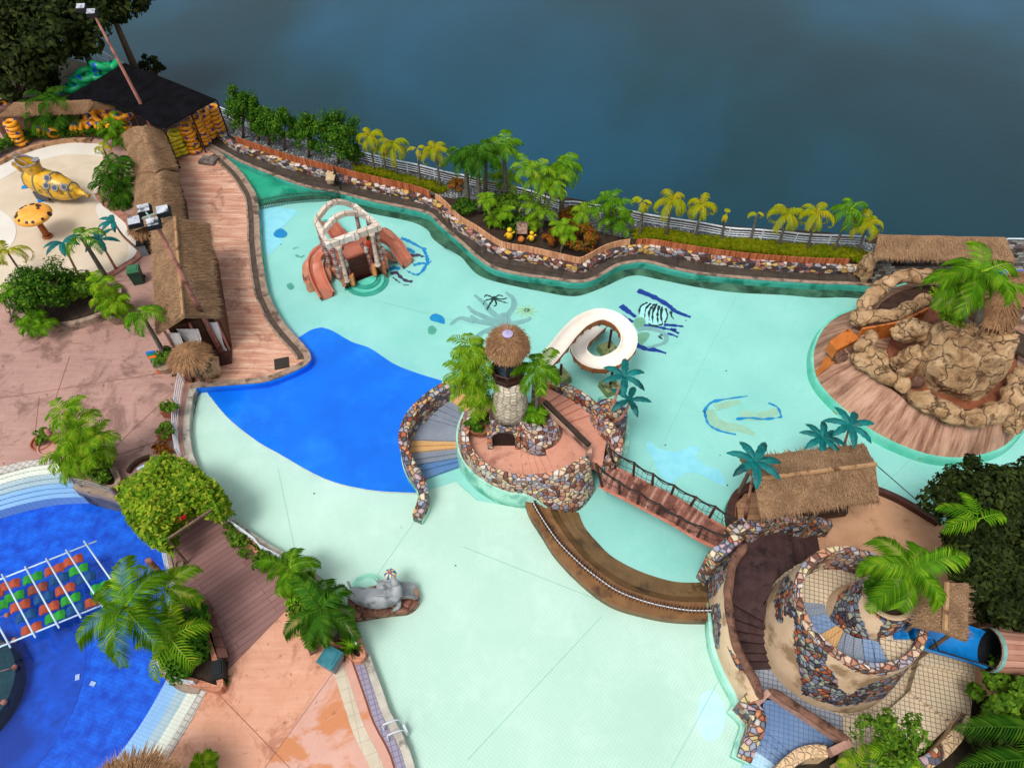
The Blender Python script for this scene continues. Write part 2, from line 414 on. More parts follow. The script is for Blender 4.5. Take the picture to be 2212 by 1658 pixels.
M['flaglight'] = cobble('pale crazy paving cladding', ['#c98f6c', '#b0a6b0', '#d9b9a0', '#8d5a48', '#d8cfc4', '#c9a08c', '#8b8fa4', '#d8c79a', '#b37a62', '#6e4138'], 4.4, '#3b2a26', .045)
M['flagpatch'] = cobble('stone cladding with smooth render patches', ST, 4.6, '#2b2220', .05, base='#d2b494', bsc=.5, blo=.57)
M['whitemetal'] = plain('white painted metal', '#cfd6dc', '#b9c2ca', sc=5, rough=.4, bump=0)
M['steel'] = plain('steel rail', '#8f8c88', '#b8b5b0', sc=6, rough=.3, metal=.6, bump=0)
M['dark'] = plain('dark painted metal', '#15171a', '#202326', sc=5, rough=.5)
M['bark'] = plain('bark', '#5c4a3a', '#7a6450', sc=6, rough=.9, bump=.6)
M['palmtrunk'] = plain('grey palm trunk', '#4e4a40', '#6e675a', sc=5, rough=.9, bump=.6)
M['wood'] = planks('weathered brown boards', '#6a4234', '#84523f', '#2c1712', .3, 3)
M['thx'] = thatch('straw thatch combed east', '#8f6e50', '#b39272', '#4f3928', 'x')
M['thy'] = thatch('straw thatch combed north', '#8f6e50', '#b39272', '#4f3928', 'y')
M['thr'] = thatch('straw thatch fringe', '#977050', '#b8906a', '#5c4028', 'r')
# ------------------------------------------------------------ lake and land
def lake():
    n = NM('lake water'); a = n.ramp(n.noise(.03, 5, .5, dist=.5), [(.25, '#0b2830'), (.45, '#0f3540'), (.6, '#12445a'), (.75, '#28607e')])  # cloud reflections painted into the base colour as paler and darker patches
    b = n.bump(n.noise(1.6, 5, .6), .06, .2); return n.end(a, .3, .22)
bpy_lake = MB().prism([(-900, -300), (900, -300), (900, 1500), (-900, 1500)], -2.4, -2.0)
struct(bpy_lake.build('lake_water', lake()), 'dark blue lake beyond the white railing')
shore = crv(g(I_('-250,45 60,70 235,118 475,238 640,298 770,338 860,358 1000,384 1115,412 1250,438 1380,464 1500,486 1620,498 1750,506 1860,514 2050,520 2500,532'), 0), 3)
land = shore+[Vector((60, -15, 0)), Vector((-60, -15, 0))]
struct(MB().prism(land, -3.2, -1.7).build('ground', M['ground']), 'dark earth under the water park')
# ------------------------------------------------------------ shared edges
E_wall = crv(g(L(FB, '60,545 220,630 350,700 620,810 900,910 1180,962 1450,1030 1700,1080 1950,1140 2050,1230 2211,1370')[:-1]+L(FC, '520,1230 620,1320 700,1385 800,1440 950,1480 1100,1505 1300,1530 1450,1552 1560,1552 1650,1525 1750,1468 1850,1412 1980,1385')+L(FE, '200,862 300,880 450,920 700,968 1000,998 1300,1020 1700,1045 2100,1062')+[(2150, 645), (2300, 645)], 0), 4)
E_stone = crv(g(L(FB, '60,400 150,470 300,585 500,660 800,760 1080,830 1240,875 1500,940 1800,1010 2000,1080 2100,1160')+L(FC, '430,1050 500,1110 620,1180 750,1270 870,1330 1100,1370 1250,1405 1400,1440 1520,1462 1600,1432 1750,1350 1900,1310')+L(FE, '250,780 500,820 900,880 1300,920 1700,945 2090,960')+[(2150, 615), (2300, 615)], 0), 4)
E_light = crv(g(L(FB, '0,960 250,1120 480,1085 700,1050 1050,1020 1250,1070 1450,1140 1700,1190 1850,1230 1950,1290 2000,1370 2211,1520')[2:]+L(FC, '350,1260 500,1340 570,1420 640,1490 750,1540 950,1590 1200,1640')+[(1240, 640), (1290, 626)]+L(FE, '0,1020 80,990 180,985 350,1020 700,1090 1000,1130 1400,1150 1700,1175 2100,1185')+[(2150, 690), (2300, 690)], -.46), 4)
ZB, ZF, ZW = -.46, -.38, -.14
# back (aqua) pool floor and the mossy channel beyond it
far = E_wall[::-1]
pf = MB().prism(E_light+[D(2330, 1700, ZB), D(430, 1700, ZB), D(430, 800, ZB), D(520, 500, ZB), D(546, 460, ZB)], ZB-.3, ZB)
o_back = pf.build('pool_floor', M['back']); struct(o_back, 'aqua tiled floor of the large wading pool')
moss = MB().prism([Vector((p.x, p.y, ZB)) for p in E_stone[::-1]][::-1]+[D(2330, 900, ZB), D(1300, 900, ZB), D(430, 700, ZB)], ZB-.4, ZB-.01)
struct(moss.build('channel_floor', M['moss']), 'mossy dark green strip of pool floor along the walkway')
gr = MB().prism(crv(g(L(FB, '200,690 350,755 480,800 700,870 900,935 1050,965')+L(FB, '700,1010 470,1060 380,1000'), ZB), 3, True), ZB-.2, ZB+.006)
struct(gr.build('inlet_floor', plain('emerald pool floor', '#1d8f74', '#3aa98c', sc=.8, stain='#137360', stsc=.5, rough=.4)), 'emerald end of the pool behind the spiked fence')
# walkway with green wall under its edge
wk = MB().prism(E_wall+E_stone[::-1], -.5, 0); struct(wk.build('walkway', M['walk']), 'dark wet stone walkway around the far side of the pool')
gw = MB().wall(E_wall, .16, -1.3, .02); struct(gw.build('pool_wall', M['wallgreen']), 'turquoise tiled wall below the dark walkway')
cp = MB(); cp.wall([p+Vector((0, .0, 0)) for p in E_wall], .22, .02, .05); struct(cp.build('pool_coping', M['coping']))
# front (pale) pool floor
F_out = crv(g(L(FH, '1700,90 1680,180 1650,350 1635,500 1640,690 1760,900 1880,1110 2000,1190 2211,1340')+L(FJ, '640,190 930,400 1100,640 1200,830 1300,1100 1450,1450 1550,1658')+[(960, 1900)], ZF), 4)
F_in = crv(g([(443, 835)]+L(FH, '1760,10 1830,130 1980,300 2211,480')+[(600, 980), (700, 1035), (800, 1060), (900, 1066)], ZF), 4)
rest = g([(985, 1040), (1030, 1080), (1140, 1100)], ZF)+crv(g(L(FM, '180,640 260,780 400,990 600,1200 850,1380 1150,1480 1400,1530 1640,1540'), ZF), 4)+g([(1535, 1340), (1640, 1660), (1640, 1900)], ZF)
ff = MB().prism(F_out[::-1]+F_in+rest, -1.3, ZF)
o_front = ff.build('shallow_pool_floor', M['front']); struct(o_front, 'pale mint tiled floor of the shallow front pool')
# blue painted slope between the two
bl_top = crv(g(L(FG, '1700,1195 1780,1140 1850,1100 1932,1082')+[(700, 708), (720, 715), (760, 738), (800, 752), (850, 785), (900, 805), (955, 822)], ZB+.012), 4)
bl_bot = crv(g([(443, 835)]+L(FH, '1760,10 1830,130 1980,300 2211,480')+[(600, 980), (700, 1035), (800, 1060), (900, 1066)], ZF), 4)
ns = 60; A = resamp(bl_top, ns); B = resamp(bl_bot, ns)
bm_ = MB()
pr = A
for k in range(1, 9):
    t = k/8; q = [a.lerp(b, t) for a, b in zip(A, B)]
    for p, a, b in zip(q, A, B): p.z = a.z+(b.z-a.z)*t**1.5
    bm_.strip(pr, q); pr = q
# corner by the deck
bm_.add([D(640, 740, ZB+.02), D(655, 800, ZB+.03), D(560, 830, -.6), D(443, 830, ZF), A[0], A[6], B[0], A[1]], [(0, 1, 2, 3, 6, 4)])
struct(bm_.build('painted_slope', M['blue'], smooth=True), 'bright blue painted slope between the shallow and deep floors')
bm_ = MB().strip([p+Vector((0, 0, -.0)) for p in B], [p+Vector((0, 0, .05)) for p in B])
# pale rim along the slope's front edge
rim = MB().wall(B[4:], .07, ZF-.1, ZF+.03); struct(rim.build('slope_rim', M['whitetile']), 'thin pale tiled rim along the front of the blue slope')
# ------------------------------------------------------------ decks (level 0) with the holes for the other pools
E_deck = crv(g(L(FB, '-20,545 130,620 230,700 330,800 400,900 450,990 470,1100 480,1250')+L(FG, '1380,300 1400,500 1440,750 1480,860 1550,1000 1640,1120 1760,1250 1810,1325 1795,1385 1650,1460 1450,1530 1200,1555 920,1575 810,1590'), 0), 4)
E_left = crv(g([(412, 836)]+L(FH, '1600,130 1570,350 1590,560 1640,700 1800,1050 1870,1120 2000,1215 2211,1365')+L(FJ, '620,200 905,400 1065,640 1160,830 1270,1130 1330,1300 1490,1658')+[(900, 1900)], 0), 4)
blue_out = crv(g(L(FH, '-700,880 -300,800 0,690 200,645 430,612 560,660 640,850 760,890 900,925 1010,965 1180,1120 1300,1250 1420,1350 1445,1480 1475,1620')+L(FI, '1490,180 1440,430 1385,650 1378,800 1440,905 1560,975 1690,1000 1750,990 1600,1280 1400,1590 1200,1900 1000,2200 -300,2300 -900,2000'), 0), 3, True)
kid = crv(g(L(FF, '-350,420 -100,300 0,262 200,165 450,85 700,45 900,52 1010,90 990,350 960,560 1010,640 1080,690 1240,820 1290,930 1345,1000 1378,1080 1335,1180 1200,1265 1060,1350 800,1430 520,1400 250,1450 0,1500 -300,1500 -600,1000'), 0), 4, True)
dk = MB().prism(E_deck+E_left+[Vector((-60, -15, 0)), Vector((-60, 60, 0)), D(60, 230), D(470, 300)], -1.5, 0, holes=[blue_out, kid])
o_deck = dk.build('pool_deck', M['deck2']); struct(o_deck, 'dusky pink stamped concrete deck')
def sheet(pts, name, m, z=.004, label=None):
    o = MB().prism(pts, z-.06, z).build(name, m); return struct(o, label)
sheet(E_deck[2:]+g([(392, 830), (440, 740), (470, 690), (460, 600), (400, 470), (385, 335), (420, 322)]), 'slide_terrace', M['deck'], .004, 'streaked salmon terrace beside the thatched huts')
sheet(g(L(FJ, '677,525 243,970')+L(FI, '1840,870 1850,1000')+L(FI, '1745,1010 1600,1290 1400,1620')+[(300, 1800), (900, 1800)])[:7]+g([(870, 1700), (850, 1620)]+L(FJ, '1400,1610 1270,1300 1150,900')), 'front_deck', M['deck3'], .004, 'salmon orange stained deck at the front')
sheet(g(L(FJ, '1000,935 1150,900 1270,1300 1400,1610 1430,1750 440,1800 575,1550')), 'algae_patch', M['orange'], .008, 'orange algae stained corner of the deck')
sheet(g(L(FH, '1460,1130 1850,1100')+L(FH, '2050,1280')+L(FJ, '460,220 700,480 677,525 243,970')+L(FI, '1870,830 1720,420 1560,200 1510,50')), 'plank_deck', M['plank'], .008, 'plank patterned pink deck between the planters')
# coping of the terrace: three worn bands
cb = MB().wall(E_deck, .34, 0, .06); struct(cb.build('terrace_coping', M['coping']), 'worn stone coping of the terrace')
off = []
for i, p in enumerate(E_deck):
    t = E_deck[min(i+1, len(E_deck)-1)]-E_deck[max(i-1, 0)]; t.normalize(); off.append(p+Vector((t.y, -t.x, 0))*-.0)
def offset(P, d):
    out = []
    for i, p in enumerate(P):
        t = P[min(i+1, len(P)-1)]-P[max(i-1, 0)]; t.normalize(); out.append(p+Vector((t.y, -t.x, 0))*d)
    return out
dg = MB().prism(offset(E_deck, .18)[4:-22]+offset(E_deck, .48)[4:-22][::-1], 0, .012); struct(dg.build('drain_gutter', plain('dark gutter', '#3b3029', '#594a3e', sc=4)), 'dark drain gutter along the terrace edge')
g2 = MB().wall(offset(E_deck, .53)[4:-22], .1, 0, .07); struct(g2.build('gutter_kerb', M['coping']))
bw = MB().strip([p+Vector((0, 0, -.02)) for p in offset(E_deck, -.19)], [p+Vector((0, 0, -1.2)) for p in offset(E_deck, -.19)])
nb = len(E_deck)
bw = MB(); q = offset(E_deck, -.175)
bw.wall(q[:-34], .05, -1.2, -.02); struct(bw.build('pool_wall', M['wallgreen']), 'aqua wall below the terrace')
bw = MB(); bw.wall(q[-36:], .05, -1.2, -.02); struct(bw.build('pool_wall', M['blue']), 'blue painted wall below the terrace corner')
# left wall of front pool: worn white wall
fw = MB(); fw.wall(offset(E_left, -.16), .3, -.9, .03); struct(fw.build('pool_wall', plain('worn white pool wall', '#b8b3a6', '#9a9388', sc=1.5, stain='#6d675d', stsc=1.1)), 'worn white wall along the left of the shallow pool')
# coping tiles at the front deck edge
i0 = int(len(E_left)*.62)
a = MB().prism(E_left[i0:]+offset(E_left, .32)[i0:][::-1], 0, .012); struct(a.build('edge_tiles', tiles('mauve edge tile', '#8e8590', '#9d93a0', '#4a4f78', .2, .10, .5, rz=-.36)), 'mauve tiles with dark blue grout along the deck edge')
a = MB().prism(offset(E_left, .33)[i0:]+offset(E_left, .40)[i0:][::-1], 0, .02); struct(a.build('edge_line', plain('red brown line', '#6d3a2c')))
a = MB().prism(offset(E_left, .72)[i0:]+offset(E_left, 1.15)[i0:][::-1], 0, .013); struct(a.build('drain_channel', tiles('cream drain grating', '#b5a892', '#c6bba6', '#94897a', .5, .03, 1, rz=-.36)), 'cream drain channel along the deck edge')
# ------------------------------------------------------------ deep blue pool
bp = MB().prism([(p[0], p[1]) for p in crv(blue_out, 1, True)], -1.48, -1.3); struct(bp.build('blue_pool_floor', M['bluetile']), 'mottled deep blue tiled pool floor')
def stairs_between(out, inn, n, z0, dz, name, mt, label):
    A = resamp(out, 40); B = resamp(inn, 40); mb = MB(); k1 = 0
    for k in range(n):
        a = [p.lerp(q, k/n) for p, q in zip(A, B)]; b = [p.lerp(q, (k+1)/n) for p, q in zip(A, B)]
        mb.mi = 0 if k < n*.55 else 1
        mb.prism(a+b[::-1], -1.4, z0-dz*(k+1))
    o = mb.build(name, mt); return struct(o, label)
stairs_between(crv(g(L(FH, '-700,960 -300,860 0,745 250,680 480,650'), 0), 4), crv(g(L(FH, '-700,1300 -300,1190 0,1098 250,1030 500,985 780,975'), -1.0), 4), 7, 0, .1, 'pool_steps', [M['whitetile'], M['paletile']], 'curved white and pale blue steps into the deep blue pool')
stairs_between(crv(g(L(FI, '1690,1000 1500,1330 1340,1590 1100,1900'), 0), 4), crv(g(L(FI, '1440,910 1250,1250 1040,1550 800,1860'), -1.0), 4), 7, 0, .1, 'pool_steps', [M['whitetile'], M['paletile']], 'straight flight of white and pale blue steps at the front of the blue pool')
a = MB().prism(g(L(FH, '-700,880 -300,800 0,690 200,645 430,612')+L(FH, '480,650 250,684 0,750 -300,860 -700,960'), 0), -.5, .01); struct(a.build('edge_tiles', M['greytile']), 'pale grid tiles at the top of the curved steps')
a = MB().prism(g(L(FI, '1690,1000 1500,1330 1340,1590 1100,1900 1200,1900 1400,1590 1600,1280 1755,990'), 0), -.5, .01); struct(a.build('edge_tiles', M['greytile']), 'grey grid tiles beside the white steps')
# wall around deep pool
a = MB().wall(crv(g(L(FH, '640,850 760,890 900,925 1010,965 1180,1120 1300,1250 1420,1350 1445,1480 1475,1620')+L(FI, '1490,180 1440,430 1385,650 1378,800 1440,905 1560,975 1690,1000'), 0), 3), .26, -1.4, .05)
struct(a.build('pool_wall', plain('weathered pool rim', '#7b6a5e', '#9b8b7c', sc=2, stain='#4b4038', stsc=1)), 'weathered rim of the deep blue pool')
# round sunken basin
c = D(*FI(-60, 1080), -1.3)
a = MB(); a.lathe([(2.3, -1.29), (2.3, -.5), (2.05, -.5), (2.05, -1.25), (.1, -1.25)], (c.x-1.2, c.y, 0), 40); struct(a.build('round_basin', plain('dark teal basin', '#0e2f33', '#16484a', sc=2)), 'dark round basin rim at the left edge of the blue pool')
a = MB(); a.lathe([(4.9, -1.295), (4.9, -1.285), (.1, -1.285)], (c.x-1.6, c.y, 0), 60); struct(a.build('floor_circle', plain('darker blue circle', '#0646a4', '#0a5ccc', sc=2, stain='#083a90')), 'darker blue circle on the pool floor')
# ------------------------------------------------------------ cream play pool
kz = -.12
a = MB().prism(kid, -.6, kz); struct(a.build('play_pool_floor', M['cream']), 'cream tiled floor of the children play pool')
def blob(pts, z, th, name, m, label=None, n=4): return struct(MB().prism(crv(g(pts, z), n, True), z-th, z).build(name, m), label)
blob(L(FF, '-350,420 0,262 200,165 450,85 700,45 900,52 1010,90 1100,180 1180,250 1000,190 700,170 450,215 200,310 0,420 -350,560'), kz+.02, .1, 'play_pool_ledge', M['cream2'], 'white tiled ledge round the far side of the play pool')
blob(L(FF, '940,700 1000,600 1080,690 1240,820 1290,930 1345,1000 1370,1080 1330,1170 1200,1260 1100,1330 1250,1180 1240,1000 1100,900 980,800'), kz+.024, .1, 'play_pool_ledge', M['cream2'], 'white tiled ledge at the right of the play pool')
blob(L(FF, '-200,600 20,730 140,840 150,980 60,1090 -200,1100'), kz+.02, .1, 'play_pool_ledge', M['cream2'], 'white tiled ledge at the left of the play pool')
kr = MB().wall(kid[:32], .35, -.3, .1); 
struct(MB().wall(crv(g(L(FF, '-350,410 -100,290 0,252 200,155 450,75 700,35 900,42'), 0), 4), .3, -.2, .14).build('play_pool_kerb', plain('tan stone kerb', '#9a7252', '#b58d6a', sc=4, stain='#5d4230', stsc=2)), 'tan stone kerb behind the play pool')
struct(MB().wall(crv(g(L(FF, '960,560 1030,650 1100,700 1250,820 1300,930 1360,1000 1390,1080 1350,1190 1210,1280 1070,1365 800,1445 620,1440'), 0), 4), .4, -.4, .1).build('play_pool_kerb', plain('brown pink kerb', '#8a5a4a', '#a87565', sc=3, stain='#5e382c', stsc=2)), 'brown pink kerb at the right of the play pool')
# ------------------------------------------------------------ beds along the lake
bed = MB().prism(E_stone+shore[::-1][8:-7], -1.0, .25)
struct(bed.build('planting_bed', M['soil']), 'dark planting bed between the walkway and the lake')
sw = offset(E_stone, 0)
ob = MB().wall(offset(E_stone, 0), .42, -.1, .42).build('stone_wall', M['ashlar']); tag(ob, 'low multicoloured stone wall along the far edge of the dark walkway', 'wall')
EF = E_stone
def sub(P, a, b): n = len(P); return P[int(n*a):int(n*b)]
# pebble strip behind the beds
pb = MB()
shin = [D(*q, .3) for q in I_('475,285 640,345 770,385 860,405 1000,432 1115,462 1250,492 1380,518 1500,532 1620,544 1750,552 1860,558 2050,570 2300,575')]
sho2 = [D(*q, .26) for q in I_('475,245 640,300 770,345 860,368 1000,396 1115,424 1250,450 1380,476 1500,494 1620,506 1750,515 1860,522 2050,528 2300,535')]
pb.prism(sho2+shin[::-1], -.5, .3); struct(pb.build('pebble_strip', M['stonenet']), 'grey netted pebble strip below the railing')
# right side: sand yard and surroundings, ground under spiral tower
struct(MB().prism(crv(g(L(FN, '430,1000 400,760 440,650 520,560 700,470 1300,420')+L(FN, '1640,560 2000,760 2200,900')+[(2350, 1290), (2350, 1500), (1900, 1500), (1600, 1300)], 0), 1, True), -1.4, 0).build('sand_yard', M['sand']), 'trodden sandy yard round the boat hut')
struct(MB().prism([D(2020, 1300), D(2500, 1200), D(2700, 1900), D(1650, 2100), D(1660, 1640), D(1900, 1560)], -1.4, -.15).build('planting_ground', M['soil']), 'dark planted ground at the lower right')
# water
ws = MB().prism(E_wall+[D(2330, 2000, ZW), D(700, 2000, ZW), D(380, 900, ZW), D(380, 300, ZW)], ZW-.001, ZW)
pw = MB(); pw.prism(E_wall+[D(2330, 2000, ZW), D(700, 2000, ZW), D(380, 900, ZW), D(380, 300, ZW)], ZW-.002, ZW)
pw.f = [f for f in pw.f if len(f) == 3]; pw.m = [0]*len(pw.f)
struct(pw.build('pool_water', water_sheet('still pool water', '#f4fdfa')), 'clear still water of the main pool')
pw = MB(); pw.prism(blue_out, -.3, -.28); pw.f = [f for f in pw.f if len(f) == 3]; pw.m = [0]*len(pw.f)
struct(pw.build('pool_water', water_sheet('blue pool water', '#e4f0ff')), 'clear still water of the deep blue pool')
# ------------------------------------------------------------ vegetation
M['palmgreen'] = leaf('bright green palm leaf', '#467c10', '#689c18', '#96b42a')
M['palmdeep'] = leaf('deep green palm leaf', '#2a5c12', '#467a1a', '#6c9428')
M['palmyellow'] = leaf('yellow green palm leaf', '#8ca00e', '#b4b01a', '#c09a1c', sc=.9)
M['areca'] = leaf('light green areca leaf', '#5c9212', '#8ab022', '#b0be34')
M['dry'] = leaf('dry frond', '#6b4a30', '#8a6338', '#9c7a4a')
M['hedge'] = leaf('dark hedge leaf', '#1f480c', '#3c6c14', '#709022', sc=2)
M['mango'] = leaf('very dark tree leaf', '#18220b', '#2c3a14', '#4a5422', sc=1.1)
M['vine'] = leaf('lime vine leaf', '#3c6a12', '#86a81e', '#b8b838', sc=1.6)
M['bush'] = leaf('mid green bush leaf', '#3a5c12', '#58801c', '#809c2c', sc=1.6)
M['redbush'] = leaf('orange tinged bush leaf', '#5a5a18', '#9a5a1c', '#b8401c', sc=2)
M['ginger'] = leaf('yellow green strap leaf', '#6f8a10', '#9c9c18', '#b0a022', sc=1)
def frond(mb, p, az, ln, e0, droop, nl=18, lw=.07, ll=.5, fold=.25, seed=None):
    t = p.copy(); e = e0; N = nl; d0 = Vector((math.cos(az), math.sin(az), 0)); sd_ = Vector((-d0.y, d0.x, 0)); pts = []
    for i in range(N+1):
        pts.append(t.copy()); dr = d0*math.cos(e)+Vector((0, 0, math.sin(e))); t = t+dr*(ln/N); e -= droop/N*(1.0+i/N)
    mb.tube(pts[::3]+[pts[-1]], [max(.03*(1-k/6.5), .008)*ln/1.6 for k in range(len(pts[::3])+1)], 3, cap=False)
    for i in range(2, N+1):
        u = i/N; l = ll*math.sin(math.pi*min(1, .18+u*.84))**.7+.05; l *= rnd.uniform(.85, 1.1)
        dr = (pts[i]-pts[i-1]).normalized(); upv = sd_.cross(dr); upv = upv if upv.z > 0 else -upv
        for s in (-1, 1):
            a = pts[i]; v = (sd_*s*.82+dr*(.45+.5*u)-Vector((0, 0, fold+rnd.uniform(0, .2)))).normalized()
            b = a+v*l*.55+upv*.02; c = a+v*l-Vector((0, 0, l*.22))
            wv = dr*lw*.5
            mb.add([a-wv*.5, a+wv*.5, b+wv, c, b-wv], [(0, 1, 2, 3, 4)])
def crown(mb, p, n, ln, e_hi, e_lo, droop, nl=16, lw=.07, ll=.45, a0=None, arc=2*math.pi, fold=.25, sv=.15):
    a0 = rnd.uniform(0, 6.28) if a0 is None else a0
    for i in range(n):
        az = a0+arc*i/n*1.0+rnd.uniform(-.2, .2); f = (i*0.618) % 1
        frond(mb, p, az, ln*rnd.uniform(1-sv, 1+sv*.6), e_lo+(e_hi-e_lo)*f, droop*rnd.uniform(.8, 1.2), nl, lw, ll, fold=fold)
def proj(p):
    q = p-Vector((0, 0, H)); zz = q.dot(FW); return 1106+FOC*q.x/zz, 829-FOC*q.dot(UP)/zz
def lift(B, c):                       # a point above B (leaning if it must) seen at c
    lo, hi = -2.0, 25.0
    for _ in range(40):
        m = (lo+hi)/2
        if proj(B+Vector((0, 0, m)))[1] > c[1]: lo = m
        else: hi = m
    P = B+Vector((0, 0, lo)); k = (P-Vector((0, 0, H))).dot(FW)/FOC
    P.x += (c[0]-proj(P)[0])*k
    return P
PAL = {  # n, length, hi, lo, droop, leaflets, leaf width, leaf length, material
 'yellow': (9, 1.55, 1.3, .3, 2.6, 22, .075, .3, 'palmyellow', .45),
 'sparse': (3, 1.0, 1.1, .5, 2.5, 11, .10, .26, 'palmyellow', .45),
 'fox': (11, 1.9, 1.2, .0, 2.0, 26, .065, .5, 'palmdeep', .35),
 'royal': (12, 2.45, 1.1, -.2, 1.6, 38, .06, .62, 'palmgreen', .2),
 'mid': (9, 1.7, 1.1, 0.0, 1.7, 28, .065, .45, 'palmgreen', .25),
 'four': (5, 1.35, .9, .2, 1.7, 15, .09, .38, 'palmgreen', .25)}
def palm(b, c, kind, label, cat='palm tree', z0=0., group=None, n=None, sc=1, tr=.09, mat=None, a0=None):
    if kind == 'yellow': sc *= rnd.uniform(1.0, 1.25)
    B = D(*b, z0); T = lift(B, c)
    r = thing('palm_tree', B, label, cat, group)
    t = MB(); pts = [B.lerp(T, k/7)+Vector((0, 0, 0))+(T-B).cross(Vector((0, 0, 1)))*.0*k for k in range(8)]
    t.tube(pts, [tr*(1.5-.6*k/7) for k in range(8)], 8); t.build('trunk', M['palmtrunk'], r, True)
    P = PAL[kind]; m = MB(); crown(m, T, n or P[0], P[1]*sc, P[2], P[3], P[4], P[5], P[6], P[7]*sc, fold=P[9], a0=a0)
    m.build('crown', M[mat or P[8]], r); return r
def areca(b, tops, label, z0=0., mat='areca', ln=1.0, n=7, cat='areca palm', group=None, lw=.085, ll=.34):
    B = D(*b, z0); r = thing('areca_palm', B, label, cat, group); st = MB(); cr = MB()
    for c in tops:
        T = lift(B+Vector((rnd.uniform(-.3, .3), rnd.uniform(-.3, .3), 0)), c)
        st.tube([B+Vector((rnd.uniform(-.2, .2), rnd.uniform(-.2, .2), 0)), (B+T)/2, T], [.045, .04, .03], 5)
        crown(cr, T, n, ln, 1.35, .25, 1.7, 12, lw, ll, fold=.15)
    st.build('stem', M['palmtrunk'], r); cr.build('crown', M[mat], r); return r
nr = np.random.RandomState(5)
def leafmesh(name, P, Nrm, size, mat, parent=None, asp=.55, cup=.3):
    n = len(P); th = nr.uniform(0, 6.28, n); sz = size*nr.uniform(.6, 1.3, n)
    nn = Nrm+nr.normal(0, .45, (n, 3)); nn /= np.linalg.norm(nn, axis=1)[:, None]+1e-9
    a = np.cross(nn, np.array([.3, .2, 1.]))+1e-6; a /= np.linalg.norm(a, axis=1)[:, None]; b = np.cross(nn, a)
    u = a*np.cos(th)[:, None]+b*np.sin(th)[:, None]; v = np.cross(nn, u)
    s = sz[:, None]
    V = np.stack([P-u*s, P+v*s*asp+nn*s*cup*.5, P+u*s, P-v*s*asp+nn*s*cup*.5], 1).reshape(-1, 3)
    me = bpy.data.meshes.new(name); me.vertices.add(4*n); me.vertices.foreach_set('co', V.astype(np.float32).ravel())
    me.loops.add(4*n); me.loops.foreach_set('vertex_index', np.arange(4*n, dtype=np.int32))
    me.polygons.add(n); me.polygons.foreach_set('loop_start', np.arange(0, 4*n, 4, dtype=np.int32)); me.polygons.foreach_set('loop_total', np.full(n, 4, dtype=np.int32))
    me.materials.append(mat); me.update(calc_edges=True); me.validate(); return link(name, me, parent)
def cloud(c, rad, n, clumps=26, spread=.3, up=.25, inner=.75):
    c = np.array(c); rad = np.array(rad); d = nr.normal(0, 1, (clumps, 3)); d /= np.linalg.norm(d, axis=1)[:, None]
    d[:, 2] = np.where(d[:, 2] < -.35, -d[:, 2], d[:, 2]); cc = d*nr.uniform(inner-.15, 1.0, (clumps, 1))*nr.uniform(.78, 1.08, (clumps, 1))
    k = nr.randint(0, clumps, n); q = nr.normal(0, 1, (n, 3)); q /= np.linalg.norm(q, axis=1)[:, None]
    P = cc[k]+q*spread*nr.uniform(.55, 1.0, (n, 1))*nr.uniform(.7, 1.25, clumps)[k][:, None]
    N = q*.7+P*.5+np.array([0, 0, up]); return c+P*rad, N
def tree(b, top, wd, label, mat='hedge', z0=.25, n=2600, size=.11, cat='tree', group=None, trunk_r=.08, hf=.72, clumps=34, dy=0, spread=.28):
    B = D(*b, z0); T = lift(B, top); h = (T-B).length; r = thing('tree', B, label, cat, group)
    c = B.lerp(T, 1-hf/2); P, N = cloud(c, (wd/2, wd/2, h*hf/2), n, clumps, spread); leafmesh('crown', P, N, size, M[mat], r)
    t = MB(); t.tube([B, B.lerp(c, .5), c], [trunk_r*1.4, trunk_r, trunk_r*.6], 7)
    for k in range(5):
        a = rnd.uniform(0, 6.28); t.tube([B.lerp(c, .6), c+Vector((math.cos(a)*wd*.3, math.sin(a)*wd*.3, h*hf*.2))], [trunk_r*.6, .02], 5)
    t.build('trunk', M['bark'], r, True); return r
def bush(b, wd, ht, label, mat='bush', z0=0., n=700, size=.1, cat='bush', name='bush', group=None, dp=None, clumps=16):
    B = D(*b, z0); P, N = cloud((B.x, B.y, B.z+ht*.5), (wd/2, (dp or wd)/2, ht*.55), n, clumps, .38)
    o = leafmesh(name, P, N, size, M[mat]); tag(o, label, cat, group); return o
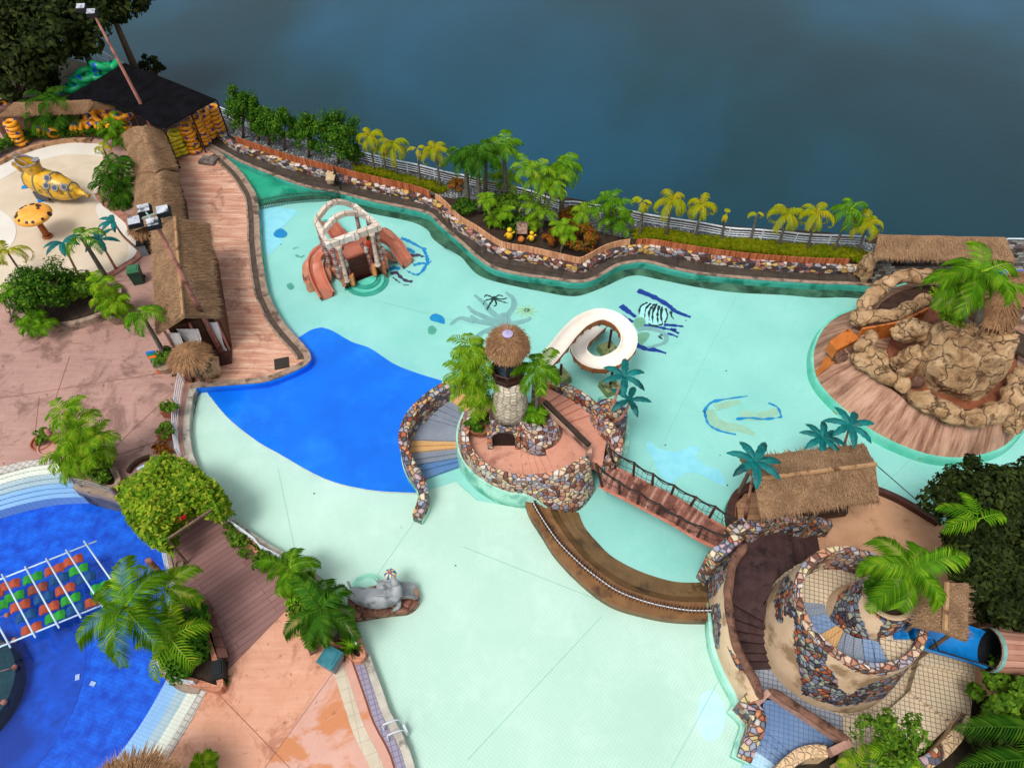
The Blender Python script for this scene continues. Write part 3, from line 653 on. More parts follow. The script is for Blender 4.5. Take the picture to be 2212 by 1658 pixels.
# lake side hedge trees
ht = 'hedge trees in front of the white lake railing'
for i, (bx, by, ty, wd, w_) in enumerate([(360, 500, 80, 2.3, 'tallest conical dark green tree right of the black tarpaulin shelter'), (490, 520, 215, 1.3, 'slim tree behind the tall conical tree by the railing'), (580, 560, 250, 1.7, 'round topped hedge tree, second big one from the tarpaulin shelter'), (715, 600, 255, 2.1, 'bushy hedge tree in the middle of the row by the railing'), (925, 660, 300, 2.0, 'pointed hedge tree left of the widest one by the railing'), (1180, 720, 285, 3.0, 'widest dark green hedge tree just left of the yellow palms'), (1310, 730, 560, 1.2, 'lowest small hedge tree below the first yellow palm')]):
    tree(FB(bx, by), FB(bx, ty), wd, w_, n=int(2200*wd), size=.085, group=ht, hf=.93, clumps=int(26+wd*16), spread=.24)
yl = [('B', 1490, 790, 1445, 480, 'yellow'), ('B', 1585, 780, 1560, 590, 'sparse'), ('B', 1685, 830, 1645, 560, 'yellow'), ('B', 1880, 885, 1855, 590, 'sparse'), ('B', 2055, 930, 2010, 595, 'yellow'), ('C', 2050, 1110, 2065, 880, 'sparse'), ('E', 170, 650, 205, 350, 'sparse'), ('E', 400, 655, 450, 345, 'yellow'), ('E', 650, 670, 705, 375, 'yellow'), ('E', 870, 695, 915, 455, 'sparse'), ('E', 1120, 695, 1180, 455, 'sparse'), ('E', 1365, 745, 1440, 455, 'yellow'), ('E', 1610, 775, 1690, 455, 'yellow'), ('E', 1835, 785, 1975, 425, 'yellow'), ('E', 2040, 805, 2130, 530, 'yellow')]
od = 'first second third fourth fifth sixth seventh eighth ninth tenth eleventh twelfth thirteenth fourteenth fifteenth'.split()
ff_ = {'B': FB, 'C': FC, 'E': FE}
for i, (f, x, y, cx, cy, k) in enumerate(yl):
    palm(ff_[f](x, y), ff_[f](cx, cy), k, f"{'small sparse' if k == 'sparse' else 'full'} yellow green palm along the lake railing, {od[i]} from the left", z0=.3, group='yellow palms along the lake railing', tr=.06, n=(2 if i in (9, 10) else None), sc=(.8 if i in (9, 10) else 1.0), mat=('palmgreen' if i == 13 else None))
# middle planting
palm(FC(560, 900), FC(545, 470), 'fox', 'dark dense palm at the left end of the tall lakeside clump', z0=.3, tr=.12)
palm(FC(665, 960), FC(640, 450), 'fox', 'tall grey trunked palm, second in the lakeside clump', z0=.3, tr=.12)
palm(FC(710, 820), FC(720, 440), 'fox', 'dark leaved palm behind the grey trunked one in the lakeside clump', z0=.3, tr=.1, sc=.9)
palm(FC(890, 880), FC(872, 395), 'fox', 'tall green palm highest against the lake in the middle clump', z0=.3, tr=.11, mat='palmgreen')
palm(FC(1365, 1010), FC(1385, 560), 'fox', 'tall palm at the right of the lakeside clump', z0=.3, tr=.12, mat='palmgreen')
areca(FC(1180, 1120), [FC(1070, 580), FC(1190, 590), FC(1150, 690), FC(1320, 670), FC(1240, 740), FC(1130, 900), FC(1210, 960), FC(1300, 760)], 'large light green areca clump in the middle of the lakeside planting', z0=.3, ln=1.3)
areca(FC(860, 800), [FC(800, 660), FC(890, 640), FC(930, 700)], 'areca palm beside the tallest trunk of the lakeside clump', z0=.3, ln=1.2)
areca(FC(800, 1080), [FC(790, 1020), FC(870, 960), FC(730, 850)], 'low areca clump left of the small wooden sign', z0=.3, ln=.8)
areca(FC(1385, 1290), [FC(1370, 1080), FC(1400, 1140)], 'small light green palm between the two round orange bushes', z0=.3, ln=.95)
palm(FC(1555, 1110), FC(1555, 950), 'yellow', 'small yellow palm between orange bush and lake railing', z0=.3, tr=.05, mat='areca')
areca(FC(1800, 1150), [FC(1780, 850), FC(1720, 900), FC(1850, 900), FC(1790, 1000), FC(1900, 1000), FC(1860, 1060)], 'dense round areca clump left of the first right hand yellow palm', z0=.3, ln=1.15, mat='palmgreen')
areca(FC(1110, 1130), [FC(1120, 1040), FC(1150, 1010)], 'small areca right of the wooden sign', z0=.3, ln=.7)
bush(FC(1530, 1260), 2.2, 1.3, 'larger round orange tinged bush behind the bamboo fence', 'redbush', .25, 1500, .09)
bush(FC(1320, 1230), 1.3, 1.0, 'smaller orange tinged bush left of the larger one', 'redbush', .25, 700, .09)
bush(FC(470, 770), 1.1, .8, 'red flowering bush beside the yellow palm near the railing', 'redbush', .3, 500, .09)
bush(FC(960, 960), 3.0, 1.2, 'dark thicket under the lakeside palms', 'bush', .3, 1500, .1, dp=1.5)
bush(FC(1450, 1030), 1.5, .9, 'dark red leaved shrub behind the orange bushes', 'redbush', .3, 500, .1)
for x, y, w_, lb in ((560, 960, 1.6, 'left'), (760, 930, 1.8, 'middle'), (1000, 1100, 1.8, 'right')): bush(FC(x, y), w_, .8, 'dark low shrub in the '+lb+' of the lakeside clump', 'hedge', .25, 900, .09)
# strap leaved ground cover
def strap(path, w, n, name, label):
    P = resamp(path, 200); mb = MB()
    for k in range(n):
        p = P[rnd.randrange(200)]+Vector((rnd.uniform(-w, w)*.6, rnd.uniform(-w, w), 0)); a = rnd.uniform(0, 6.28); l = rnd.uniform(.2, .42)
        d = Vector((math.cos(a), math.sin(a), 0)); s_ = Vector((-d.y, d.x, 0))*.025
        mb.add([p-s_, p+s_, p+d*l*.45+Vector((0, 0, l*.8))+s_*.8, p+d*l+Vector((0, 0, l*.55)), p+d*l*.45+Vector((0, 0, l*.8))-s_*.8], [(0, 1, 2, 3, 4)])
    o = mb.build(name, M['ginger']); o['kind'] = 'stuff'; o['label'] = label; o['category'] = 'ground cover'
strap(g(L(FB, '1350,770 1500,800 1680,850 1880,900 2080,950'), .3), .28, 3000, 'ground_cover', 'yellow green strap leaved ground cover below the left yellow palms')
strap(g(L(FE, '160,650 300,645 650,700 900,730 1200,750 1500,785 1800,800 2090,830'), .3), .42, 8500, 'ground_cover', 'yellow green strap leaved ground cover below the right yellow palms')
# left side plants
areca(FA(430, 1160), [FA(400, 850), FA(470, 870), FA(330, 930), FA(520, 930), FA(420, 980), FA(560, 1000), FA(350, 1030), FA(450, 1060)], 'large green palm clump in front of the thatched shed at upper left', ln=1.7, mat='palmdeep', n=7, ll=.5)
areca(FA(990, 1230), [FA(960, 1060), FA(1000, 1150), FA(950, 1130), FA(1040, 1190)], 'green palm between the yellow floats and the long thatched roof', ln=1.3, mat='palmgreen')
areca(FF(1140, 640), [FF(1150, 260), FF(1060, 350), FF(1220, 340), FF(1150, 450), FF(1050, 480), FF(1240, 500), FF(1160, 580), FF(1200, 660)], 'big dark green palm bush beside the play pool', ln=1.35, mat='palmdeep', n=8, ll=.45)
palm(FF(1080, 260), FF(1005, 100), 'sparse', 'small yellow palm at the top right of the play pool', n=4, tr=.05)
palm(FF(240, 1380), FF(65, 1120), 'yellow', 'thin yellow palm leaning over the cream play pool', tr=.05, n=5, sc=1.15)
palm(FF(1050, 1390), FF(800, 985), 'four', 'green palm among the teal metal palms', tr=.1, sc=1.15)
bm1 = tree((95, 680), (95, 595), 3.4, 'wide dark green shrub at the edge of the play pool', 'hedge', 0., 5200, .09, cat='shrub', hf=.8, clumps=50)
bush((175, 640), 2.2, 1.3, 'spreading shrub in the stone planter below the play pool', 'bush', .3, 1500, .12)
areca((30, 690), [(10, 640), (40, 625), (60, 690), (80, 640)], 'fern like palm at the left edge below the play pool', ln=1.2, mat='palmgreen')
areca((85, 720), [(75, 680), (95, 700), (65, 705)], 'potted palm on the pink deck below the planter', ln=.8, mat='palmgreen')
# lower left
areca(FH(760, 720), [FH(560, 230), FH(680, 300), FH(690, 430), FH(830, 430), FH(560, 590), FH(720, 600), FH(830, 560), FH(640, 700), FH(760, 760), FH(880, 700), FH(620, 480)], 'tall multi stemmed areca clump at the end of the curved steps', ln=1.15, n=8, ll=.38)
bush(FH(420, 460), .9, .7, 'grassy plant on the round pot beside the areca clump', 'bush', .3, 400, .1)
palm(FI(1560, 640), FI(1060, 300), 'royal', 'biggest green palm leaning over the deep blue pool', tr=.13, n=11, sc=1.06, a0=.3)
palm(FI(1620, 780), FI(1440, 560), 'four', 'yellow green palm low in the boat shaped planter', tr=.07, mat='areca', sc=1.3, n=5)
palm(FI(1700, 420), FI(1400, 140), 'mid', 'palm behind the biggest one over the blue pool', tr=.1, mat='areca', sc=1.1, n=6)
bush(FI(1640, 600), 1.9, 1.2, 'dense dark green bush filling the boat shaped planter', 'palmdeep', 0.2, 3000, .13, dp=3.0, clumps=30)
palm(FJ(770, 390), FJ(678, 262), 'mid', 'palm with yellow green fronds beside the railing of the mint pool', tr=.09, mat='palmgreen', sc=.95)
palm(FJ(1000, 720), FJ(898, 545), 'royal', 'dark green palm above the small seal slide', tr=.11, mat='palmdeep', sc=.85, n=9)
bush(FJ(780, 430), 1.6, .9, 'leafy bush below the railing palms', 'areca', 0.1, 900, .12)
bush(FJ(860, 620), 2.2, 1.0, 'fine leaved bush under the dark green palm', 'bush', 0.1, 1200, .1)
bush(FJ(520, 230), 1.0, .7, 'leafy plant at the top corner of the railing planter', 'bush', 0.1, 500, .1)
def strap_plant(b, z0, n, ln, label, mat='palmgreen', sc=1):
    p = D(*b, z0); mb = MB()
    for k in range(n):
        a = 6.283*k/n+rnd.uniform(-.2, .2); l = ln*rnd.uniform(.7, 1.1); d = Vector((math.cos(a), math.sin(a), 0)); s_ = Vector((-d.y, d.x, 0))*.04
        mb.add([p-s_, p+s_, p+d*l*.5+Vector((0, 0, l*.5))+s_, p+d*l+Vector((0, 0, l*.25)), p+d*l*.5+Vector((0, 0, l*.5))-s_], [(0, 1, 2, 3, 4)])
    return tag(mb.build('plant', M[mat]), label, 'plant')
strap_plant(FJ(1105, 810), .3, 22, .6, 'bright green strap leaved plant at the planter tip')
strap_plant(FI(1880, 925), .05, 18, .35, 'small green tuft at the tip of the boat shaped planter', 'bush')
for q, lb in (((430, 1655), 'small yellow green palm at the bottom edge of the deck'),): areca(q, [(425, 1650), (440, 1648)], lb, ln=.5)
# leafy pergola
vp = crv(g(L(FH, '1010,850 1150,740 1330,600 1480,575 1620,640 1780,760 1900,880 1915,990 1850,1060 1650,1010 1500,1110 1430,1200 1420,1330 1300,1320 1110,1190 1010,970'), 2.3), 3, True)
from mathutils.geometry import intersect_point_tri_2d as ipt
tri = tessellate_polygon([[Vector((p.x, p.y, 0)) for p in vp]])
xs = [p.x for p in vp]; ys = [p.y for p in vp]; PP = []
while len(PP) < 14000:
    q = Vector((rnd.uniform(min(xs), max(xs)), rnd.uniform(min(ys), max(ys)), 0))
    if any(ipt(q, vp[a], vp[b], vp[c]) for a, b, c in tri):
        e = min((Vector((v.x, v.y, 0))-q).length for v in vp)
        PP.append((q.x, q.y, 2.3+.35*min(1, e)+.35*noise.noise(q*1.1)+rnd.uniform(-.5, .15)-(.9*rnd.random() if e < .35 else 0)))
pg = thing('pergola', (vp[0].x, vp[0].y, 0), 'arched walkway pergola buried under lime green vines', 'pergola')
leafmesh('vine_canopy', np.array(PP), np.tile([0, 0, 1.], (len(PP), 1)), .12, M['vine'], pg)
fm = MB()
for a, b in ((FH(1050, 950), FH(1560, 650)), (FH(1200, 1180), FH(1800, 850)), (FH(1440, 1310), FH(1860, 1030))):
    A_, B_ = D(*a, 2.2), D(*b, 2.2); fm.bar(A_, B_, .08, .1)
    for p in (A_, B_): fm.tube([(p.x, p.y, 0), p], .05, 6)
fm.build('frame', M['bark'], pg)
# dark trees
def bigtree(c, rad, n, label, mat='mango', size=.24, z=0, clumps=60, cat='tree'):
    r = thing('tree', (c[0], c[1], z), label, cat); P, N = cloud(c, rad, n, clumps, .24, .3, .8); leafmesh('crown', P, N, size, M[mat], r)
    t = MB(); C_ = Vector(c); t.tube([(c[0], c[1], z), C_], [.3, .15], 8)
    for k in range(9):
        d = Vector(nr.normal(0, 1, 3)).normalized(); d.z = abs(d.z)*.6
        t.tube([C_-Vector((0, 0, rad[2]*.7)), C_+Vector((d.x*rad[0], d.y*rad[1], d.z*rad[2]))*.75], [.12, .03], 5)
    t.build('trunk', M['bark'], r, True)
for (x, y, zc, rx, rz_, lb) in [(60, 100, 4.5, 4.6, 3.4, 'dark broad tree at the left edge above the play pool'), (150, 40, 5, 4.2, 3.0, 'dark tree behind the green float stacks'), (30, 5, 6, 5.2, 3.6, 'darkest tree in the top left corner'), (225, -10, 6, 3.4, 2.4, 'dark tree reaching out over the lake at the top'), (10, 170, 3, 3.2, 2.4, 'dark low tree left of the green floats'), (50, 100, 3.6, 3.0, 2.4, 'dark tree above the wire fence')]:
    p = D(x, y, zc); bigtree(p, (rx, rx*.8, rz_), 7500, lb, size=.24)
p = D(330, 150, .2); bigtree((p.x, p.y, .3), (1.1, .8, .9), 320, 'small dark branch reaching over the lake behind the tarpaulin', size=.2, z=-2, clumps=14)
for (x, y, zc, rx, ry, rz_, n, lb, mt) in [(2110, 1125, 3.5, 2.0, 2.2, 2.2, 6500, 'dark tree beside the sandy yard', 'mango'), (2190, 1120, 4.0, 2.1, 2.0, 2.2, 6500, 'dark tree at the right edge beside the aqua pool', 'mango'), (2160, 1220, 3.6, 2.1, 2.2, 2.2, 7500, 'dark tree right of the big palm on the tower', 'mango'), (2200, 1300, 3.0, 1.5, 1.5, 1.8, 4500, 'dark tree behind the blue slide tube', 'mango'), (2190, 1525, 2.2, 1.3, 1.6, 1.6, 4500, 'dark bushy tree right of the spiral ramp', 'bush'), (2215, 1650, 2.2, 1.5, 1.6, 1.8, 4500, 'dark tree in the lower right corner', 'mango')]:
    p = D(x, y, zc); bigtree(p, (rx, ry, rz_), int(n*1.8), lb, mt, size=.12, z=-.1)

for q, az, lb in ((FP(1080, 1440), 3.1, 'upper long palm frond reaching in from the right edge'), (FP(1090, 1610), 3.2, 'lower long palm frond reaching in from the right edge')):
    m = MB(); P = D(*q, 3.6); frond(m, P, az, 2.6, .35, .8, 26, .07, .6); frond(m, P, az+.9, 2.2, .4, .9, 22, .07, .5); m.tube([Vector((P.x, P.y, 0)), P], .12, 8); tag(m.build('palm_tree', M['palmdeep']), lb, 'palm tree')
m = MB(); P = D(*FP(740, 250), 5.5)
for az in (.2, 1.5, 2.6, 3.4): frond(m, P, az, 1.5, .5, 1.3, 16, .08, .4)
m.tube([P-Vector((0, 0, 4)), P], .08, 6); tag(m.build('palm_tree', M['palmgreen']), 'young palm poking out of the dark trees at the right', 'palm tree')
# ------------------------------------------------------------ lighthouse island
M['stair1'] = tiles('grey blue stair tile', '#7d8796', '#929aa6', '#565c68', .1, .1, .8, gstr=.6)
M['stair2'] = tiles('ochre stair tile', '#c99a63', '#d8b07c', '#94714a', .1, .1, .8, gstr=.6)
M['stair3'] = tiles('bright blue stair tile', '#5c7fb8', '#7c9ac4', '#3f5c94', .1, .1, .8, gstr=.6)
M['isle'] = deckmat('salmon flagstone', '#b97e68', '#c9937d', '#d8a994', '#7d4a3c', streak=.2, dens=.56)
M['whitestone'] = cobble('pale stone blocks', ['#cbbfa8', '#d9cfbb', '#bfb39c', '#d2c6b0'], 3.4, '#a39782', .03, (1, 1, 1.7), rand=.5)
M['darkwood'] = plain('dark brown wood', '#2e1a14', '#45291e', sc=6, rough=.5, bump=.3)
M['glass'] = plain('dark blue glass', '#1c2836', '#2a3a4c', rough=.15, bump=0, spec=.6)
M['plinth'] = plain('pale aqua plinth', '#8fc9b6', '#a9d9c9', sc=1.5, stain='#5fa792', stsc=.8, rough=.4)
M['teal'] = plain('painted teal metal leaf', '#02504e', '#067270', sc=3, rough=.5, spec=.2, stain='#043c3e', stsc=1.5)
M['pinktrunk'] = plain('pink painted trunk', '#a8755f', '#bd8c76', sc=4, rough=.7, stain='#7a4c3c', stsc=2)
M['bridge'] = planks('red brown bridge boards', '#8a4a36', '#a8644c', '#3a1a12', .24, 3, rz=0)
isl = thing('lighthouse_island', D(*FT(1000, 1000), 0), 'round stone clad island with salmon deck and steps around the lighthouse', 'island')
# left stair wall
lw = DZ(FT, '222,1600,.3 270,1450,.75 245,1320,.95 165,1190,1.1 128,1080,1.2 125,980,1.35 165,870,1.5 240,775,1.62 340,692,1.7 450,630,1.75 600,592,1.75')
lc = crv(lw, 6); m = MB(); m.wall(lc, .42, -1.05, [p.z for p in lc], cap=.05); m.build('stair_wall', M['flag'], isl)
m = MB(); m.wall(lc, .5, -1.05, -.12); m.build('stair_wall_plinth', M['plinth'], isl)
# left stair treads: (outer point, inner point)
tr = ['290,1325 590,1215', '262,1265 572,1190', '238,1222 562,1165', '216,1185 550,1135', '196,1132 535,1100', '184,1088 527,1075', '172,1040 525,1050', '245,868 560,955', '285,832 575,935', '338,800 590,905', '388,762 602,880', '438,728 615,850', '480,705 628,820', '520,690 645,800', '560,672 660,780', '640,640 700,740']
cols_ = [2, 2, 0, 0, 1, 1, 0, 0, 0, 0, 0, 1, 1, 1, 1]
m = MB(); z = -.42+.12
for i in range(len(tr)-1):
    a = L(FT, tr[i]); b = L(FT, tr[i+1]); z = -.3+i*.095
    q = [D(*a[0], z), D(*a[1], z), D(*b[1], z), D(*b[0], z)]
    q[0] += (q[0]-q[1]).normalized()*.25; q[3] += (q[3]-q[2]).normalized()*.25; q[1] += (q[1]-q[0]).normalized()*.25; q[2] += (q[2]-q[3]).normalized()*.25
    m.mi = cols_[i]; m.prism(q, -1.05, z)
m.build('stair', [M['stair1'], M['stair2'], M['stair3']], isl)
# front wall
top = crv(DZ(FT, '640,800,1.7 600,860,1.7 570,935,1.7 556,1020,1.7 580,1110,1.7 650,1205,1.72 755,1280,1.75 880,1322,1.8 1010,1342,1.85 1140,1335,1.9 1250,1315,2.0 1350,1275,2.15 1450,1215,2.3 1500,1200,2.3'), 6)
foot = crv(DZ(FT, '575,840,.7 545,910,.65 528,990,.65 530,1080,.65 562,1180,.65 625,1265,.65 705,1332,.65 810,1392,.65 930,1432,.6 1050,1450,.5 1200,1545,-.1 1330,1605,-.6 1440,1595,-.9 1540,1460,-.9'), 6)
m = MB(); parapet(m, top, foot, -.3, .9); m.build('front_wall', M['flaglight'], isl)
pl = [Vector((p.x, p.y, 0)) for p in foot[:70]]
m = MB(); loft(m, [[p for p in offset(foot, -.1)], [p for p in offset(foot, .08)], [Vector((p.x, p.y, -1.1)) for p in offset(foot, .16)]]); m.build('front_plinth', M['plinth'], isl)
# decks inside
m = MB()
m.prism([Vector((p.x, p.y, 0)) for p in offset(top, -.2)[:40]]+[D(*FT(1010, 1330), 1.0), D(*FT(990, 1140), 1.0), D(*FT(900, 800), 1.0), D(*FT(700, 700), 1.0)], .8, 1.0)
lv = ['990,1140 1015,1330', '1040,1150 1080,1328', '1085,1160 1140,1322', '1130,1165 1195,1315', '1180,1160 1245,1300']
for i in range(4):
    a = L(FT, lv[i]); b = L(FT, lv[i+1]); z = 1.0+.11*(i+1)
    m.prism([D(*a[0], z), D(*a[1], z), D(*b[1], z), D(*b[0], z)], .7, z)
m.prism(DZ(FT, '1180,1155,1.45 1245,1310,1.45 1350,1260,1.45 1500,1200,1.45 1590,1240,1.45 1620,1050,1.45 1580,900,1.45 1440,860,1.45 1350,880,1.45 1180,900,1.45 1150,1000,1.45'), .9, 1.5)
lv = ['1560,880 1300,990', '1500,860 1290,930', '1450,800 1270,880', '1390,770 1250,840', '1340,740 1230,800', '1280,710 1200,760', '1180,660 1130,720']
for i in range(6):
    a = L(FT, lv[i]); b = L(FT, lv[i+1]); z = 1.5+.1*i
    m.prism([D(*a[0], z), D(*a[1], z), D(*b[1], z), D(*b[0], z)], -1, z+.01)
m.prism(DZ(FT, '700,1000,.95 800,1230,.95 1000,1310,.95 1250,1300,.95 1500,1220,.95 1580,950,.95 1350,780,.95 900,780,.95'), .3, .96); m.build('deck', M['isle'], isl)
m = MB(); rb = crv(DZ(FT, '1090,560,2.3 1180,600,2.4 1290,632,2.45 1400,684,2.4 1490,745,2.3 1560,820,2.2 1590,900,2.2'), 6)
m.wall(rb, .36, -1.05, [p.z for p in rb], cap=.05); m.build('rear_wall', M['flag'], isl)
m = MB(); rr = crv(DZ(FT, '1600,905,2.3 1660,960,2.3 1700,1040,2.2 1690,1130,2.1 1640,1200,2.0'), 5); m.wall(rr, .5, -1.05, [p.z for p in rr], cap=.05); m.build('right_wall', M['flaglight'], isl)
m = MB(); rf = crv(DZ(FT, '1560,800,-1 1720,930,-1 1750,1080,-1 1720,1230,-1 1600,1300,-1'), 5); m.wall([p for p in rf], .3, -1.05, -.1); m.build('right_plinth', M['plinth'], isl)
m = MB(); p = D(*FT(1640, 870), 1.7); m.lathe([(1.0, -2.7), (.85, .0), (.8, .3), (.6, .3), (.6, .1)], p, 18); m.build('planter', M['flag'], isl)
# drum planter beside the tower
c = D(*FT(1125, 1020), 1.1)
R1 = mpx(c, 165/2.961*.869); m = MB()
m.lathe([(R1, 0), (R1*.98, .6), (R1*.86, 1.15), (R1*.72, 1.2), (R1*.7, 1.0)], c, 30); m.build('drum_planter', M['flaglight'], isl)
# base of the tower with arch
tb = D(*FT(912, 855), 1.95); r0 = mpx(tb, 135/2.961*.869); tt = lift(Vector((tb.x, tb.y, tb.z)), FT(895, 570)); r1 = mpx(tt, 107/2.961*.869)
m = MB(); m.lathe([(r0*1.22, -.95), (r0*1.16, -.1), (r0*1.05, 0)], tb, 32); m.build('tower_base', M['flag'], isl)
m = MB()
for s in (-1, 1): m.box((tb.x-r0*.35+s*.62, tb.y-r0*1.25, 1.5), (.22, .5, 1.0))
ap = [(tb.x-r0*.35+.62*math.cos(a), tb.y-r0*1.25, 1.75+.45*math.sin(a)) for a in [math.pi*k/10 for k in range(11)]]
m.tube(ap, .15, 6); m.build('arch', M['flag'], isl)
m = MB(); m.box((tb.x-r0*.35, tb.y-r0*1.18, 1.5), (1.05, .2, 1.05)); m.build('doorway', plain('dark doorway', '#150f0c', '#241a14', bump=0), isl)
# log railing
m = MB(); a = D(*FT(1165, 765), 2.75); b = D(*FT(1495, 1085), 2.55); m.bar(a, b, .2, .16); m.build('log_rail', plain('charred log', '#241a14', '#3c2e24', sc=8, bump=.8), isl)
m = MB(); dz = Vector((0, 0, -.22)); m.bar(a+dz, b+dz, .26, .26); m.bar(b+Vector((.02, -.02, -.3)), Vector((b.x+.02, b.y-.02, 1.5)), .22, .32); m.bar(a+dz, Vector((a.x, a.y, 1.5)), .2, .25)
m.build('rail_beam', plain('pinkish concrete beam', '#a88270', '#bf9a88', sc=4, stain='#5f463c'), isl)
# ---- the lighthouse
lh = thing('lighthouse', tb, 'white stone lighthouse with dark wooden cabin and shaggy thatched cap', 'lighthouse')
hh = tt.z-tb.z
m = MB(); m.lathe([(r0, 0), (r0*.97, hh*.3), ((r0+r1)/2*.99, hh*.6), (r1, hh)], tb, 40); m.build('tower', M['whitestone'], lh, True)
m = MB(); m.lathe([(r0*1.16, -.08), (r0*1.16, .04), (r0*1.01, .12)], tb, 32); m.build('base_ring', M['flaglight'], lh)
zb = tt.z; P0 = Vector((tt.x, tb.y, zb)); m = MB(); RZ = lift(P0, FT(887, 352)).z
rb_ = r1*1.12
m.lathe([(r1*.9, -.15), (rb_, .0), (rb_, .12), (.1, .12)], P0, 8); m.build('balcony_floor', M['darkwood'], lh)
m = MB()
ring = [P0+Vector((rb_*math.cos(2*math.pi*k/8), rb_*math.sin(2*math.pi*k/8), .12)) for k in range(8)]
for z_ in (.1, .5): m.tube([p+Vector((0, 0, z_)) for p in ring], .035, 4, closed=True)
for k in range(8):
    a, b = ring[k], ring[(k+1) % 8]
    for j in range(7): p = a.lerp(b, j/7); m.tube([p, p+Vector((0, 0, .5))], .022 if j else .05, 4)
m.build('balcony_railing', M['darkwood'], lh)
m = MB(); m.lathe([(r1*.78, .1), (r1*.78, RZ-P0.z+.1)], P0, 8); cb_ = m.build('cabin', M['darkwood'], lh)
for k in range(8):
    a = 2*math.pi*(k+.5)/8; m = MB(); q = P0+Vector((r1*.74*math.cos(a), r1*.74*math.sin(a), .72)); m.box(q, (.05, r1*.46, .55), rz=a); m.build('window', M['glass'], cb_)
r2 = mpx(P0, 142/2.961*.869)
def shag(mb, c, prof, n, ln, jit=.12, wd=.035):          # straw strips laid down a round roof
    for _ in range(n):
        a = rnd.uniform(0, 6.283); t = rnd.random()**.7; i = t*(len(prof)-1); j = min(int(i), len(prof)-2); f = i-j
        r = prof[j][0]*(1-f)+prof[j+1][0]*f; z = prof[j][1]*(1-f)+prof[j+1][1]*f
        dr = Vector(((prof[j+1][0]-prof[j][0]), 0, prof[j+1][1]-prof[j][1])).normalized()
        d = Vector((math.cos(a)*dr.x, math.sin(a)*dr.x, dr.z)); p = c+Vector((r*math.cos(a), r*math.sin(a), z+.02)); s = Vector((-math.sin(a), math.cos(a), 0))*wd
        l = ln*rnd.uniform(.6, 1.3); e = p+d*l+Vector((math.cos(a)*.04, math.sin(a)*.04, .05+rnd.uniform(0, jit)))+s*rnd.uniform(-2, 2)
        mb.add([p-s, p+s, e], [(0, 1, 2)])
prof = [(r2*.1, .66), (r2*.4, .58), (r2*.7, .42), (r2*.9, .2), (r2*.98, 0), (r2*.95, -.16)]
m = MB(); m.lathe(prof, Vector((P0.x, P0.y, RZ)), 36); shag(m, Vector((P0.x, P0.y, RZ)), prof, 1800, .42); m.build('thatch_cap', M['thr'], lh)
m = MB(); m.lathe([(.2, 0), (.22, .08), (.1, .1)], Vector((P0.x, P0.y, RZ+.64)), 12); m.tube([Vector((P0.x, P0.y, RZ+.6)), Vector((P0.x, P0.y, RZ+1.7))], .012, 4); m.build('finial', plain('lilac metal cap', '#b8aed0', '#8c84a8', rough=.3, bump=0), lh)
# pot, plants on the island
c = D(*FT(690, 960), 1.0); m = MB(); m.lathe([(.5, 0), (.66, .3), (.68, .5), (.6, .5), (.58, .42), (.05, .42)], c, 22); o = m.build('planter_pot', plain('brown glazed pot', '#7a4a34', '#96624a', sc=3)); tag(o, 'wide brown pot holding the tall areca palms on the island', 'plant pot')
bush(FT(680, 930), 1.1, .45, 'dark mossy grass inside the island pot', 'hedge', 1.4, 700, .09, name='grass', cat='grass')
areca(FT(690, 900), [FT(600, 370), FT(640, 430), FT(545, 560), FT(610, 520), FT(680, 420), FT(720, 580), FT(600, 660), FT(690, 640), FT(730, 760), FT(650, 760)], 'tall bright areca palms left of the lighthouse', z0=1.4, ln=1.15, n=7)
palm(FT(1100, 880), FT(1128, 520), 'mid', 'palm with yellowing fronds right of the lighthouse', z0=2.1, tr=.07, sc=.95, n=8)
areca(FT(1070, 890), [FT(1060, 850), FT(1090, 830), FT(1110, 860)], 'low green plant in the drum planter', z0=2.1, ln=.6, mat='palmgreen')
m = MB(); c = D(*FT(700, 880), 1.5)
m.box(c, (.55, .04, .4), rz=.4, M=Matrix.Rotation(.4, 3, 'Z')@Matrix.Rotation(-.5, 3, 'X')); fr_ = m.build('sign_board', plain('pink sign board', '#b58fa0', '#9a8290', bump=0))
tag(fr_, 'small pinkish framed sign board leaning in the island pot', 'sign')
m = MB(); m.mi = 0; m.tube([c+Vector((0, .1, -.1)), c+Vector((0, .1, .25)), c+Vector((0, .1, .4))], [.16, .14, .05], 8); m.tube([c+Vector((-.25, .1, .1)), c+Vector((0, .1, .25)), c+Vector((.25, .1, .12))], .06, 6)
tag(m.build('garden_figure', plain('orange painted figure', '#c97a28', '#e0a038', bump=0), None, True), 'little orange garden figure above the pink sign', 'figure')
# ---- curved brown steps
oc = resamp(crv(DZ(FM, '140,495,.05 180,640,.05 280,800,.05 400,985,.05 600,1195,.05 850,1385,.05 1150,1480,.05 1400,1522,.05 1680,1530,.05'), 6), 60)
ic = resamp(crv(DZ(FM, '590,640,-.44 640,760,-.44 740,880,-.44 850,990,-.44 1000,1080,-.44 1180,1155,-.44 1400,1212,-.44 1640,1215,-.44'), 6), 60)
m = MB(); br = [0, .3, .44, .58, .72, .86, 1.0]; zz_ = [.06, -.04, -.14, -.24, -.34, -.43]
for k in range(6):
    a = [p.lerp(q, br[k]) for p, q in zip(oc, ic)]; b = [p.lerp(q, br[k+1]+(.0)) for p, q in zip(oc, ic)]
    a = [Vector((p.x, p.y, zz_[k])) for p in a]; b = [Vector((p.x, p.y, zz_[k])) for p in b]
    m.prism(a+b[::-1], -1.1, zz_[k])
st_ = m.build('curved_steps', plain('brown stone tile', '#6a4a2c', '#805c3a', sc=1.4, stain='#4a3220', stsc=.8, rough=.45)); tag(st_, 'sweep of brown curved steps going down into the aqua basin', 'steps')
